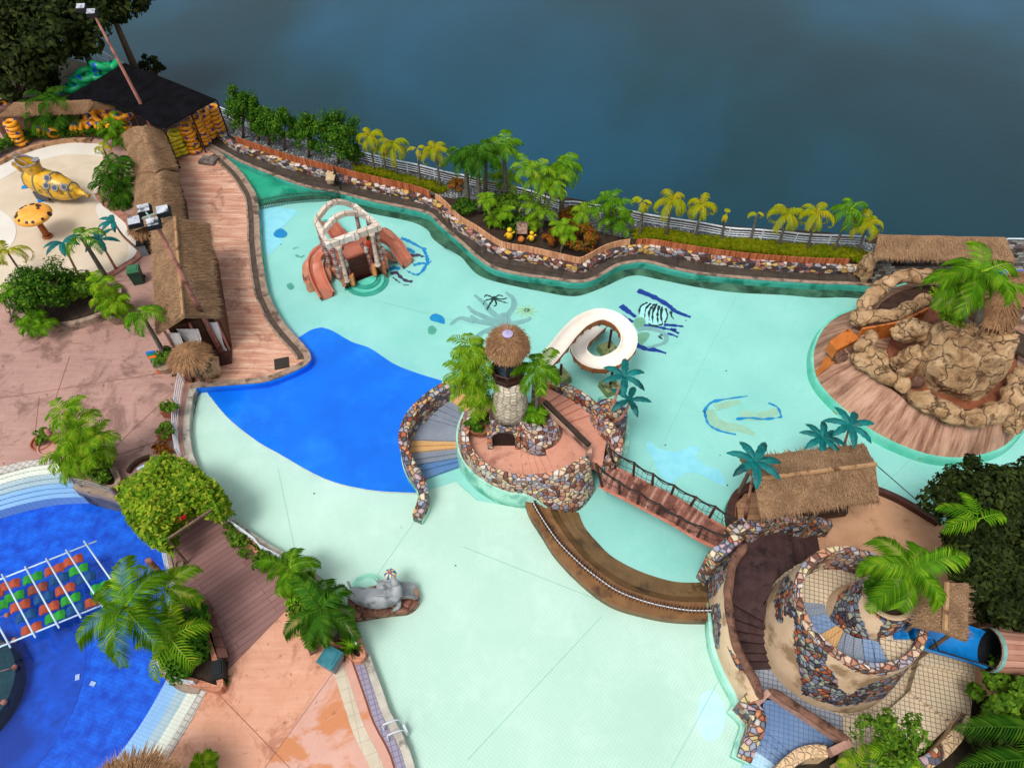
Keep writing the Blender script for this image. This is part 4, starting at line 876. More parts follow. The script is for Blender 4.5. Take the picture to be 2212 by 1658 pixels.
m = MB(); ch = resamp(crv(DZ(FM, '195,480,.05 235,600,.05 335,765,.05 445,915,.05 605,1075,.05 755,1195,.05 905,1295,.05 1105,1375,.05 1305,1425,.05 1505,1455,.05 1690,1455,.05'), 6), 66)
md = MB()
for i, p in enumerate(ch):
    t = (ch[min(i+1, 65)]-ch[max(i-1, 0)]).normalized(); nn = Vector((t.y, -t.x, 0))
    for s in (-1, 1):
        md.tube([p+nn*s*.07, p+nn*s*.07+Vector((0, 0, .28))], .022, 4)
    m.bar(p-t*.07+nn*.07+Vector((0, 0, .3)), p+t*.05+nn*.07+Vector((0, 0, .3)), .03, .03); md.bar(p-nn*.09+Vector((0, 0, .3)), p+nn*.05+Vector((0, 0, .3)), .03, .03)
    md.bar(p-nn*.1+Vector((0, 0, .16)), p+nn*.1+Vector((0, 0, .16)), .03, .03)
cf = thing('chain_barrier', ch[0], 'white and dark linked chain barrier along the curved brown steps', 'barrier'); o = m.build('link', M['whitemetal'], cf); o['kind'] = 'stuff'; md.build('post', M['darkwood'], cf)
# ---- rope bridge
bt = thing('rope_bridge', D(*FM(1300, 600), 0), 'plank bridge with dark rope handrails from the island to the spiral tower', 'bridge')
ue = crv(DZ(FM, '830,250,1.55 900,272,1.5 1045,342,1.5 1200,422,1.5 1355,495,1.5 1510,588,1.5 1665,688,1.5 1850,800,1.5'), 5)
le = crv(DZ(FM, '760,415,1.55 800,440,1.5 920,500,1.5 1080,582,1.5 1240,665,1.5 1400,752,1.5 1560,850,1.5 1740,940,1.5'), 5)
ue = resamp(ue, 45); le = resamp(le, 45); m = MB(); cs = []
for i in range(44):
    m.mi = rnd.randrange(4); q = [ue[i].lerp(ue[i+1], .06), ue[i+1], le[i+1], le[i].lerp(le[i+1], .06)]
    z = 1.5+.06*math.sin(math.pi*i/44)+rnd.uniform(-.012, .012); m.prism(q, z-.08, z)
def bw_(a, b): return plain('weathered plank', a, b, sc=5, stain='#4a2a20', stsc=1.5, bump=.4)
m.build('plank', [bw_('#74483a', '#8d5d4c'), bw_('#85564a', '#a06f5e'), bw_('#643c30', '#7d4e40'), bw_('#96685a', '#b08676')], bt)
m = MB(); m.tube([p+Vector((0, 0, -.03)) for p in ue], .08, 6); m.tube([p+Vector((0, 0, -.03)) for p in le], .08, 6); m.build('edge_log', plain('pink worn log', '#9a5a46', '#b07460', sc=4, bump=.4), bt)
for side, bs, tp, ends in ((0, '900,275 1045,340 1200,420 1355,492 1510,585 1665,685', '842,110 1050,230 1206,322 1380,416 1560,512 1720,590', ('842,110', '1895,690')), (1, '790,430 930,490 1080,572 1240,655 1400,745 1570,842', '735,240 926,386 1090,470 1265,576 1430,676 1610,756', ('735,240', '1830,835'))):
    T = []
    for b, t in zip(L(FM, bs), L(FM, tp)):
        B = D(*b, 1.5); TT = lift(B, t); T.append(TT); m = MB(); m.tube([B-Vector((0, 0, .1)), TT], .06, 6); m.build('post', M['darkwood'], bt, True)
    T.append(D(*L(FM, ends[1])[0], 2.5)); m = MB(); pts = []
    for a, b in zip(T, T[1:]):
        for k in range(8): t = k/8; pts.append(a.lerp(b, t)-Vector((0, 0, .5*t*(1-t))))
    pts.append(T[-1]); m.tube(pts, .04, 5); m.tube([p-Vector((0, 0, .1+.06*math.sin(i))) for i, p in enumerate(pts)], .022, 4); m.tube([p-Vector((0, 0, .55)) for p in pts], .012, 3)
    for p in pts[::2]: m.tube([p, p-Vector((0, 0, 1.0))], .009, 3)
    m.build('rope', plain('dark rope', '#191412', '#2a221e', bump=0), bt)
# ---- ring slide
sp = crv(DZ(FT, '1165,500,3.25 1260,392,3.1 1350,280,2.9 1450,192,2.7 1580,150,2.5 1705,195,2.3 1778,295,2.1 1765,400,1.95 1690,470,1.8 1580,505,1.65 1480,482,1.45 1418,415,1.2 1432,345,.9 1495,285,.5 1570,215,-.1'), 8)
def trough(mb, path, w, h, out=0.0, lip=.06):
    cs = []
    for i, p in enumerate(path):
        t = path[min(i+1, len(path)-1)]-path[max(i-1, 0)]; t = Vector((t.x, t.y, 0)).normalized(); n_ = Vector((t.y, -t.x, 0))
        if out == 0: prof_ = [(-w/2-lip, h), (-w/2, h), (-w/2*.86, .12), (-w/2*.5, 0), (w/2*.5, 0), (w/2*.86, .12), (w/2, h), (w/2+lip, h)]
        else: prof_ = [(-w/2-lip, h-.01), (-w/2*1.05, -.02), (-w/2*.8, -.2), (w/2*.8, -.2), (w/2*1.05, -.02), (w/2+lip, h-.01)]
        cs.append([p+n_*x+Vector((0, 0, z)) for x, z in prof_])
    return loft(mb, cs)
sl_ = thing('ring_slide', D(*FT(1580, 340), -1), 'smooth white looping slide channel beside the lighthouse', 'water slide')
m = MB(); trough(m, sp, .7, .3); m.build('channel', plain('smooth white fibreglass', '#dcd3c6', '#e6ded2', sc=.8, rough=.25, bump=0, spec=.5), sl_, True)
m = MB(); trough(m, sp, .7, .3, 1)
for i in range(0, len(sp), 5):
    q = sp[i]; t = (sp[min(i+1, len(sp)-1)]-sp[max(i-1, 0)]); t = Vector((t.x, t.y, 0)).normalized(); n_ = Vector((t.y, -t.x, 0))
    m.tube([q+n_*.42+Vector((0, 0, .26)), q+n_*.39-Vector((0, 0, .06)), q+n_*.33-Vector((0, 0, .2)), q-n_*.33-Vector((0, 0, .2)), q-n_*.39-Vector((0, 0, .06)), q-n_*.42+Vector((0, 0, .26))], .035, 5)
m.build('shell', planks('orange brown shell', '#96592f', '#b0703f', '#54290f', .12, 3), sl_)
for i, (f0, f1) in enumerate([('1636,372', '1645,235'), ('1648,640', '1655,545'), ('1282,570', '1278,490')]):
    B = D(*L(FT, f0)[0], -.1); T = lift(B, L(FT, f1)[0]); m = MB(); m.tube([Vector((B.x, B.y, -.2)), Vector((B.x, B.y, T.z))], .07, 8); m.build('support', M['darkwood'], sl_, True)
    m = MB(); m.box((B.x, B.y-.0, -.46), (.95, .95, .85), rz=.5, top=.85); m.build('footing', plain('mossy footing', '#6f7d4e', '#8c9464', sc=3, stain='#34402a', stsc=1.4), sl_)
# ---- metal palms
def metal_palm(b, c, z0, label, n=6, ln=1.1, a0=0, tr=.07, droop=1.0, bend=0, arc=6.283):
    B = D(*b, z0); T = lift(B, c); r = thing('metal_palm', B, label, 'artificial palm', 'teal metal palms'); m = MB()
    pts = [B.lerp(T, k/6)+Vector((bend*math.sin(math.pi*k/6), 0, 0)) for k in range(7)]; m.tube(pts, [tr*1.2-.04*k/6 for k in range(7)], 8); m.build('trunk', M['pinktrunk'], r, True)
    m = MB()
    for k in range(n):
        a = a0+arc*k/n; d0 = Vector((math.cos(a), math.sin(a), 0)); s = Vector((-d0.y, d0.x, 0)); t = T.copy(); e = .5+.3*((k*.618) % 1); Np = 9; A_ = []; B_ = []; C_ = []
        for i in range(Np+1):
            u = i/Np; w_ = .15*math.sin(math.pi*min(1, u*.93+.05))**.8*(1 if i % 2 else .86)*ln; A_.append(t-s*w_-Vector((0, 0, w_*.4))); B_.append(t.copy()); C_.append(t+s*w_-Vector((0, 0, w_*.4)))
            t = t+(d0*math.cos(e)+Vector((0, 0, math.sin(e))))*ln/Np; e -= droop*1.6/Np
        loft(m, [A_, B_, C_])
    m.build('leaf', M['teal'], r); return r
metal_palm(FT(1650, 900), FT(1752, 578), 1.9, 'taller teal metal palm with pink trunk right of the lighthouse', a0=.4, ln=1.15, bend=-.1)
metal_palm(FT(1700, 912), FT(1788, 752), 1.9, 'shorter teal metal palm leaning right of the lighthouse', a0=1.2, n=5, ln=1.1, bend=.12)
# ------------------------------------------------------------ roofs
def roof(ridge, el, er=None, mat='thx', th=.16, n=60, name='roof', parent=None, arch=0, lift_=.04, ln=.4, label=None, strip=True, capline=True):
    r0, r1 = ridge; e0, e1 = el
    if er is None: er = [Vector((2*r.x-e.x, 2*r.y-e.y, e.z)) for r, e in zip(ridge, el)]
    m = MB(); K = 8 if arch else 4
    def prof(r, a, b):
        out = []
        for side, e in ((0, a), (1, b)):
            q = []
            for k in range(K+1):
                t = k/K; p = r.lerp(e, t)
                if arch: p = Vector((p.x, p.y, r.z+(e.z-r.z)*(1-math.cos(t*math.pi/2))**(.9)))
                q.append(p)
            out.append(q)
        return out[0][::-1]+out[1][1:]
    NS = max(2, int((r1-r0).length/.5)); secs = []
    for i in range(NS+1):
        t = i/NS; q = prof(r0.lerp(r1, t), e0.lerp(e1, t), er[0].lerp(er[1], t))
        secs.append([p+Vector((0, 0, .05*noise.noise(p*1.3))) for p in q])
    loft(m, secs); loft(m, [[p-Vector((0, 0, th)) for p in s][::-1] for s in secs])
    w_ = len(secs[0])
    for s, fl in ((secs[0], 0), (secs[-1], 1)): loft(m, [s, [p-Vector((0, 0, th)) for p in s]])
    loft(m, [[s[0] for s in secs], [s[0]-Vector((0, 0, th)) for s in secs]]); loft(m, [[s[-1] for s in secs], [s[-1]-Vector((0, 0, th)) for s in secs]])
    if strip:
        area = (r1-r0).length*((r0-e0).length+(r0-er[0]).length)
        ax = (r1-r0).normalized()
        for _ in range(int(area*n)):
            i = rnd.randrange(NS); j = rnd.randrange(w_-1); u = rnd.random(); v = rnd.random()
            a = secs[i][j].lerp(secs[i+1][j], u); b = secs[i][j+1].lerp(secs[i+1][j+1], u); p = a.lerp(b, v)
            d = (b-a).normalized() if j >= w_//2 else (a-b).normalized()
            nn = ax.cross(d); nn = nn if nn.z > 0 else -nn
            s = ax*.03; l = ln*rnd.uniform(.5, 1.2)
            m.add([p-s, p+s, p+d*l+nn*(lift_+rnd.uniform(0, .06))+ax*rnd.uniform(-.06, .06)], [(0, 1, 2)])
        for s0, j in ((0, 0), (1, w_-1)):      # eave fringe
            for _ in range(int((r1-r0).length*26)):
                i = rnd.randrange(NS); p = secs[i][j].lerp(secs[i+1][j], rnd.random()); c_ = secs[i][w_//2]; d = (p-c_); d.z = 0; d.normalize()
                s = ax*.03; m.add([p-s, p+s, p+d*rnd.uniform(.05, .18)-Vector((0, 0, rnd.uniform(.1, .3)))], [(0, 1, 2)])
    o = m.build(name, M[mat], parent)
    if capline:
        c = MB(); c.tube([p+Vector((0, 0, .05)) for p in (r0, r0.lerp(r1, .33)+Vector((0, 0, .02)), r0.lerp(r1, .66), r1)], .09, 6); c.build('ridge_cap', M['ridge'], o)
    return o
M['ridge'] = plain('pale bamboo ridge cap', '#96724e', '#a8845f', sc=4, stain='#5a3c24', stsc=2)
M['rock'] = plain('tan artificial rock', '#9c7850', '#c6a67e', sc=1.3, stain='#6a4c32', stsc=1.6, bump=1.0, bsc=6, rough=.85, stlo=.52, sthi=.64)
n = NM('tan artificial rock'); a = n.mix(n.ramp(n.noise(1.3, 6, .6), [(.35, 0.), (.65, 1.)]), '#977450', '#c0a07a')
a = n.mix(n.ramp(n.noise(1.6, 8, .65), [(.52, 0.), (.64, 1.)]), a, '#6a4c32'); a = n.mix(n.ramp(n.noise(1, 5, .6, n.mapv((3, 3, .5))), [(.55, 0.), (.7, .5)]), a, '#7d6a58')
v = n.n('ShaderNodeTexVoronoi', feature='DISTANCE_TO_EDGE'); v.inputs['Scale'].default_value = .9; wv_ = n.n('ShaderNodeVectorMath', operation='ADD'); n.l(n.co, wv_.inputs[0]); nz_ = n.n('ShaderNodeTexNoise'); nz_.inputs['Scale'].default_value = 1.4; nz_.inputs['Detail'].default_value = 5; n.l(n.co, nz_.inputs['Vector']); n.l(nz_.outputs['Color'], wv_.inputs[1]); n.l(wv_.outputs[0], v.inputs['Vector'])
ck = n.ramp(v.outputs['Distance'], [(0, 1.), (.03, 0.)]); a = n.mix(n.math('MULTIPLY', ck, .55), a, '#3a2818'); n.bump(n.math('SUBTRACT', n.noise(5, 7, .7), ck), 1.0, .12); M['rock'] = n.end(a, .85, .2)
M['rockdark'] = plain('brown artificial rock', '#4d3428', '#7a5646', sc=2.6, stain='#2a1c16', stsc=1.5, bump=1.0, bsc=4, rough=.85)
M['rockorange'] = plain('orange stained rock', '#a85a20', '#c47430', sc=1.2, stain='#6e3414', stsc=1.2, bump=.8, bsc=4)
def rocktube(path, r, name, mat, parent=None, amp=.5, n=22, seg=.35, flat=.8):
    P = resamp(path, max(8, int(plen(path)/.08))); cs = []; L0 = plen(path)
    for i, p in enumerate(P):
        t = P[min(i+1, len(P)-1)]-P[max(i-1, 0)]; t = Vector((t.x, t.y, 0)).normalized(); s = Vector((t.y, -t.x, 0)); u = i/(len(P)-1)*L0
        pil = .78+.22*abs(math.sin(u*math.pi/1.15+1.3*noise.noise(Vector((u*.6, 3, 1)))))**.5
        e = min(1, (min(i, len(P)-1-i)+.6)/3)
        rr = (r if not callable(r) else r(i/(len(P)-1)))*pil*e**.5; c = []
        for k in range(n):
            a = 2*math.pi*k/n; d = s*math.cos(a)+Vector((0, 0, math.sin(a)*flat)); q = p+d*rr
            q += d*rr*amp*(noise.noise(q*1.7)-.6*abs(noise.noise(q*1.8))+.15-.12*abs(noise.noise(q*5))); c.append(q)
        cs.append(c)
    m = MB(); loft(m, cs, True); m.add(cs[0], [tuple(range(n))]); m.add(cs[-1], [tuple(range(n))])
    return m.build(name, M[mat], parent, False)
def rockblob(c, rad, name, mat, parent=None, amp=.25, nu=26, nv=16, top=None, seed=0):
    m = MB(); cs = []
    for j in range(nv+1):
        ph = math.pi*j/nv-math.pi/2; row = []
        for i in range(nu):
            a = 2*math.pi*i/nu; d = Vector((math.cos(a)*math.cos(ph), math.sin(a)*math.cos(ph), math.sin(ph))); 
            k = 1+amp*(noise.noise(d*1.6+Vector((seed, 0, 0)))*1.3+.6*noise.noise(d*4+Vector((seed, 5, 0)))+.35*abs(noise.noise(d*7+Vector((seed, 2, 0)))))
            row.append(Vector(c)+Vector((d.x*rad[0]*k, d.y*rad[1]*k, d.z*rad[2]*k)))
        cs.append(row)
    loft(m, cs, True); return m.build(name, M[mat], parent)
def place(o, label, cat, group=None): return tag(o, label, cat, group)
# ------------------------------------------------------------ rock island on the right
ri = thing('rock_island', D(*FK(1200, 900), 0), 'large sloped brown island crowned with a ring of tan rocks', 'rock island')
oe = crv(DZ(FK, '640,560,0 500,620,0 400,700,0 335,830,0 325,940,0 345,1040,0 420,1150,0 560,1280,0 760,1425,0 1000,1535,0 1200,1585,0 1400,1585,0 1600,1530,0 1720,1430,0 1830,1270,0 1900,1050,0 1900,700,0 1700,450,0 1300,350,0 900,420,0'), 5, True)
ie = crv(DZ(FK, '700,640,1.4 620,680,1.4 560,730,1.4 540,790,1.4 545,840,1.4 600,920,1.4 740,1050,1.4 880,1140,1.4 990,1230,1.4 1150,1295,1.4 1300,1350,1.4 1420,1372,1.4 1560,1360,1.4 1650,1290,1.4 1700,1200,1.4 1720,1050,1.4 1700,700,1.4 1500,500,1.4 1300,430,1.4 1000,450,1.4'), 5, True)
n = NM('streaked brown pink slope'); sx_ = n.n('ShaderNodeSeparateXYZ'); n.l(n.co, sx_.inputs[0]); icn = D(*FK(1150, 900), 1.0)
dx_ = n.math('SUBTRACT', sx_.outputs[0], icn.x); dy_ = n.math('SUBTRACT', sx_.outputs[1], icn.y); an = n.math('ARCTAN2', dy_, dx_); cv = n.n('ShaderNodeCombineXYZ'); n.l(n.math('MULTIPLY', an, 14.0), cv.inputs[0]); n.l(n.math('MULTIPLY', n.math('SQRT', n.math('ADD', n.math('MULTIPLY', dx_, dx_), n.math('MULTIPLY', dy_, dy_))), .5), cv.inputs[1])
st = n.noise(1, 7, .75, cv.outputs[0]); a = n.ramp(st, [(.3, '#4d3226'), (.43, '#8a6450'), (.52, '#a8826c'), (.64, '#bc9880')]); a = n.mix(n.math('MULTIPLY', n.ramp(n.noise(.5, 4), [(.5, 0.), (.7, 1.)]), .5), a, '#4d3326'); n.bump(n.noise(10, 5), .3, .03); M['apron'] = n.end(a, .7, .2)
m = MB(); cs = [oe]
for k in range(1, 6): cs.append([p.lerp(q, k/5)+Vector((0, 0, .12*math.sin(math.pi*k/5))) for p, q in zip(oe, ie)])
loft(m, cs, True); m.prism(ie, .2, 1.35); m.build('apron', M['apron'], ri, True)
m = MB(); ox = offset(oe+[oe[0]], -.0); cen = sum((Vector((p.x, p.y, 0)) for p in oe), Vector())/len(oe)
ou = [Vector((p.x, p.y, 0))+(Vector((p.x, p.y, 0))-cen).normalized()*.12 for p in oe]; ol = [p+(p-cen).normalized()*.22+Vector((0, 0, -1.05)) for p in ou]
loft(m, [[p for p in oe], [p+Vector((0, 0, .01)) for p in ou], ol], True); m.build('base_wall', M['wallgreen'] if False else plain('aqua island base', '#58b8a2', '#7accb8', sc=.8, stain='#9a7430', stsc=1.2, stlo=.62, sthi=.7, rough=.4), ri)
m = MB(); m.prism(crv(DZ(FK, '900,700,1.5 1100,560,1.5 1500,560,1.5 1700,800,1.5 1700,1100,1.5 1600,1230,1.5 1350,1260,1.5 1150,1220,1.5 1000,1130,1.5 830,950,1.5'), 4, True), 1.0, 1.46); m.build('inner_floor', plain('reddish brown rock floor', '#6e3c26', '#8a5236', sc=1.2, stain='#452618', stsc=1, bump=.7), ri)
rocktube(crv(DZ(FK, '590,670,1.9 650,610,2.0 710,500,2.1 800,420,2.2 900,365,2.3 1000,345,2.3 1100,350,2.3 1220,380,2.2'), 5), .42, 'rock_rim', 'rock', ri)
rocktube(crv(DZ(FK, '610,660,2.1 700,625,2.2 790,620,2.2 860,625,2.3 930,600,2.4 1010,550,2.5 1130,505,2.5'), 5), .36, 'rock_rim', 'rock', ri)
rocktube(crv(DZ(FK, '760,770,2.2 700,790,2.1 690,860,2.0 780,925,1.9 720,960,1.8'), 5), .5, 'rock_rim', 'rock', ri)
rocktube(crv(DZ(FK, '600,870,1.8 660,920,1.8 740,985,1.8 830,1040,1.8 910,1085,1.8 985,1110,1.8'), 5), .45, 'rock_rim', 'rock', ri)
rocktube(crv(DZ(FK, '985,1200,1.8 1060,1190,1.9 1160,1240,1.9 1270,1290,1.9 1380,1320,1.9 1480,1320,1.9 1560,1290,2.0 1650,1250,2.0 1700,1180,2.1 1740,1100,2.2 1800,1000,2.2'), 5), .5, 'rock_rim', 'rock', ri)
rockblob(D(*FK(1690, 1340), 1.4), (.5, .6, .5), 'boulder', 'rock', ri, seed=3); rockblob(D(*FK(1030, 1080), 1.6), (.35, .3, .35), 'boulder', 'rockdark', ri, seed=4)
rockblob(D(*FK(500, 920), .9), (.4, .35, .55), 'boulder', 'rockdark', ri, seed=6)
rockblob(D(*FK(960, 940), 2.0), (.6, .5, 1.0), 'boulder', 'rock', ri, seed=8); rockblob(D(*FK(1000, 720), 3.0), (.9, .55, .6), 'boulder', 'rock', ri, seed=9)
m = MB(); q = [D(*FK(x, y), 1.6) for x, y in ((430, 800), (480, 860), (640, 780), (560, 710))]; m.prism(q, 1.0, 1.65); m.build('spillway', M['rockorange'], ri)
m = MB(); m.strip(crv(DZ(FK, '340,940,.06 420,900,.7 470,870,1.0'), 3), crv(DZ(FK, '345,1040,.08 440,960,.8 500,920,1.0'), 3)); m.build('rust_stain', M['rockorange'], ri)
so_ = crv(DZ(FK, '640,740,1.9 760,720,2.0 900,690,2.1 1010,640,2.2 1090,600,2.3'), 5); m = MB(); m.wall(so_, .1, 1.3, [p.z+.35 for p in so_]); m.build('orange_slide_wall', M['rockorange'], ri)
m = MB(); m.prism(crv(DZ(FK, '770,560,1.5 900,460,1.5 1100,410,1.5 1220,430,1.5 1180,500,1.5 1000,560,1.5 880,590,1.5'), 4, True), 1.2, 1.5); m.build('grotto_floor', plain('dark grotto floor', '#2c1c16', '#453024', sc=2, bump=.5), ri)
mc = D(*FK(1262, 1010), 1.3); mt = lift(mc, FK(1270, 735)); mh = mt.z-mc.z; Rm = mpx(mc, 255/3.18); m = MB(); cs = []
for j in range(44):
    t = j/43; row = []
    rr = Rm*(1.02-.12*t+.08*math.sin(t*5)) if j < 38 else Rm*(.92-.16*(j-37))
    for i in range(110):
        a = 2*math.pi*i/110; d = Vector((math.cos(a), math.sin(a), 0)); z = mh*min(t/.8, 1)+(.35*noise.noise(d*2.2+Vector((7, 0, 0)))+.2*noise.noise(d*6) if t > .5 else 0)*t-(.12*(j-38) if j > 38 else 0)
        q = mc+d*rr+Vector((0, 0, z)); k = noise.noise(q*.9)*.5-abs(noise.noise(Vector((q.x*1.5, q.y*1.5, q.z*.8))))*.55-abs(noise.noise(q*3.4))*.12; row.append(q+d*(k*.55+.1))
    cs.append(row)
loft(m, cs, True); m.build('rock_mountain', M['rock'], ri)
# seated palms of the rock island
palm(FK(1450, 760), FK(1470, 330), 'royal', 'big bright green palm growing out of the rock island', z0=3.2, tr=.16, sc=1.05, n=10, mat='palmgreen')
palm(FK(1400, 740), FK(1300, 400), 'mid', 'second palm crown low on the left of the big rock island palm', z0=3.2, tr=.1, sc=1.1)
palm(FK(1600, 560), FK(1610, 430), 'mid', 'palm crown drooping at the right of the big rock island palm', z0=3.2, tr=.1, sc=1.0)
bush(FK(1240, 680), 1.2, .7, 'bright creeping plant on top of the rock mountain', 'vine', 3.6, 500, .12)
bush(FK(1140, 480), .6, .4, 'small green tuft on the back rim of the rock island', 'vine', 2.6, 200, .09)
# huts to the right
def round_hut(px, z, r, h, label, n=900):
    P = D(*px, z); o = thing('thatched_parasol', (P.x, P.y, 0), label, 'thatched hut'); pr = [(.1, h), (r*.5, h*.62), (r, 0), (r*.95, -.12)]; m = MB(); m.lathe(pr, P, 26); shag(m, P, pr, n, .5); m.build('roof', M['thr'], o)
    m = MB(); m.tube([(P.x, P.y, 0), P+Vector((0, 0, h*.5))], .09, 8); m.build('pole', M['bark'], o); return o
round_hut(FK(1545, 600), 4.2, 1.15, 1.2, 'round shaggy thatched hut behind the rock mountain'); round_hut(FK(1790, 450), 3.2, 1.3, 1.1, 'round thatched hut at the right edge by the lake')
rh = thing('wooden_hut', D(*FK(1700, 780), 0), 'dark wooden slatted hut with white curtains at the right edge', 'hut')
m = MB(); q = DZ(FK, '1640,620,2.6 1850,720,2.6 1850,960,1.9 1560,800,1.9'); m.prism(q, 1.9, 2.1); m.build('roof', planks('dark slatted roof', '#2f241c', '#453629', '#15100c', .12, 4, rz=.6), rh)
for x, y in ((1700, 600), (1390, 730), (1760, 640)):
    B = D(*FK(x, y), 2.2); m = MB(); m.add([B+Vector((-.1, 0, 0)), B+Vector((.25, .35, .9)), B+Vector((.35, .4, .9)), B+Vector((.05, 0, -.1))], [(0, 1, 2, 3)]); m.build('curtain', plain('white curtain', '#c9c4bc', bump=0), rh)
m = MB(); B = D(*FK(1670, 385), 1.2); m.box(B, (1.3, .8, 1.0)); tag(m.build('water_tank', plain('blue plastic', '#0c4a9a', '#0e5cb8', bump=0)), 'blue tank behind the round thatched hut', 'tank')
# long thatched shed by the lake, stone clad
ls = thing('lakeside_shed', D(*FK(1200, 350), 0), 'long thatched shed with chequered stone wall beside the lake railing', 'shed')
rg = DZ(FK, '770,62,3.3 1640,82,3.3'); el = DZ(FK, '735,215,2.3 1712,245,2.3'); roof(rg, el, None, 'thy', n=55, parent=ls, capline=False)
M['chequer'] = tiles('chequered stone cladding', '#5a4038', '#857568', '#2a2220', .3, .05, 1)
n = NM('chequered stone blocks'); b = n.n('ShaderNodeTexBrick'); b.inputs['Scale'].default_value = 1; b.inputs['Brick Width'].default_value = .34; b.inputs['Row Height'].default_value = .2; b.inputs['Mortar Size'].default_value = .012
b.inputs['Color1'].default_value = (*lin('#3c2622'), 1); b.inputs['Color2'].default_value = (*lin('#a3a8a0'), 1); b.inputs['Mortar'].default_value = (*lin('#201a18'), 1); b.inputs['Bias'].default_value = -.1
cx_ = n.n('ShaderNodeSeparateXYZ'); n.l(n.co, cx_.inputs[0]); cb2 = n.n('ShaderNodeCombineXYZ'); n.l(cx_.outputs[0], cb2.inputs[0]); n.l(n.math('ADD', cx_.outputs[2], cx_.outputs[1]), cb2.inputs[1]); n.l(cb2.outputs[0], b.inputs['Vector']); M['chequer'] = n.end(b.outputs['Color'], .6, .3)
m = MB(); q = DZ(FK, '690,385,0 1690,420,0'); bk = Vector((.1, 1.0, 0)); m.prism([q[0], q[1], q[1]+bk, q[0]+bk], -.4, 1.2); f2 = Vector((0, .35, 0)); m.prism([q[0]+f2, q[1]+f2, q[1]+bk, q[0]+bk], 1.1, 2.45); m.build('wall', M['chequer'], ls)
rockblob(D(*FK(685, 290), .8), (.35, .6, 1.0), 'rock_pillar', 'rock', ls, seed=12)
# ------------------------------------------------------------ boat hut on the sand yard
m = MB()
bh = thing('boat_hut', D(*FN(1150, 700), 0), 'long thatched hut in the brown boat shaped base on the sand', 'hut')
roof(DZ(FN, '612,525,4.0 1646,395,4.0'), DZ(FN, '662,838,3.0 1676,700,3.0'), DZ(FN, '485,335,3.0 1546,212,3.0'), 'thy', n=62, parent=bh)
m = MB(); hb = crv(DZ(FN, '640,1000,.5 480,960,.5 415,860,.5 410,740,.5 450,650,.5 530,590,.5 700,520,.5 900,480,.5'), 5); m.wall(hb, .32, -1.1, .5); m.build('hull', plain('dark brown hull', '#3a211b', '#4d2e26', sc=3), bh)
m = MB(); m.wall(hb, .42, -1.1, -.1); m.build('hull_skirt', M['plinth'], bh)
m = MB(); m.prism(DZ(FN, '470,900,.3 455,750,.3 520,640,.3 640,640,.3 680,900,.3'), -.2, .3); m.build('hull_deck', planks('sandy deck boards', '#9a7050', '#b08562', '#5a3c28', .3, 2), bh)
m = MB(); 
for x, y in ((720, 800), (1180, 740), (600, 370), (1500, 270)):
    B = D(*FN(x, y), 3.0); m = MB(); m.tube([Vector((B.x, B.y, 0)), B], .09, 8); m.build('post', M['bark'], bh)
for a, b in (((720, 800), (1500, 650)), ((600, 370), (1500, 270))):
    m = MB(); m.bar(D(*FN(*a), 2.9), D(*FN(*b), 2.9), .1, .14); m.build('beam', M['darkwood'], bh)
m = MB(); m.prism(DZ(FN, '720,900,.5 1400,820,.5 1400,700,.5 720,760,.5'), .3, .62); m.build('bench_platform', M['darkwood'], bh)
metal_palm(FN(525, 860), FN(612, 372), .3, 'teal metal palm at the left end of the boat hut', a0=.1, ln=1.25, n=7)
metal_palm(FN(1150, 500), FN(1190, 170), 0, 'teal metal palm rising behind the middle of the boat hut roof', a0=.5, n=8, ln=1.1)
metal_palm(FN(1300, 470), FN(1425, 62), 0, 'teal metal palm rising behind the right end of the boat hut roof', a0=1.0, n=7, ln=1.2)
m = MB(); ye = crv(DZ(FN, '1640,590,.3 1750,630,.3 1880,690,.3 2010,765,.3 2200,880,.3'), 4); m.wall(ye, .25, -1.1, .3); tag(m.build('yard_kerb', plain('dark brown kerb', '#3d231c', '#50302a', sc=3)), 'dark brown kerb between the sand yard and the aqua pool', 'kerb')
m = MB(); m.tube([D(*FN(1655, 400), 3.9), D(*FN(2010, 710), .3)], .02, 4); tag(m.build('stay_cable', M['dark']), 'thin cable from the boat hut ridge to the yard kerb', 'cable')
# ------------------------------------------------------------ spiral tower
sx = thing('spiral_tower', D(*FO(900, 900), 0), 'stone clad spiral tower with tiled steps winding round a planter', 'tower')
M['creamgrid'] = tiles('cream grid tile', '#c9b598', '#d6c4a8', '#6b5c4c', .17, .10, .6, rz=.25, gstr=.8)
M['greygrid'] = tiles('grey blue grid tile', '#8d94a0', '#a0a6b0', '#4c5260', .17, .10, .6, rz=.25, gstr=.8)
M['bluegrid'] = tiles('blue grid tile', '#6580a6', '#869cba', '#3f5272', .17, .08, .4, rz=.25, gstr=.6)
M['render'] = plain('cream render', '#c4a686', '#d4b999', sc=1, stain='#94785a', stsc=.8, bump=.25)
M['flagtower'] = cobble('slate and orange stone cladding', ['#a4552f', '#5c6475', '#8c93a8', '#3c3a44', '#9aa39a', '#7f3b2a', '#a8a890', '#6c7890', '#c07c50', '#2e3444', '#a58a98', '#8a9488'], 5.0, '#1e1a1c', .05)
M['purple'] = planks('dark purple brown steps', '#33201f', '#42292a', '#1a0f10', .42, 6, rz=.5)
rc_ = D(*FO(1068, 625), 3.8); Rr = mpx(rc_, 410/2.944)
def circ(c, r, z, a0, a1, n=72): return [Vector((c.x+r*math.cos(a0+(a1-a0)*k/(n-1)), c.y+r*math.sin(a0+(a1-a0)*k/(n-1)), z)) for k in range(n)]
m = MB(); th = 2*math.pi
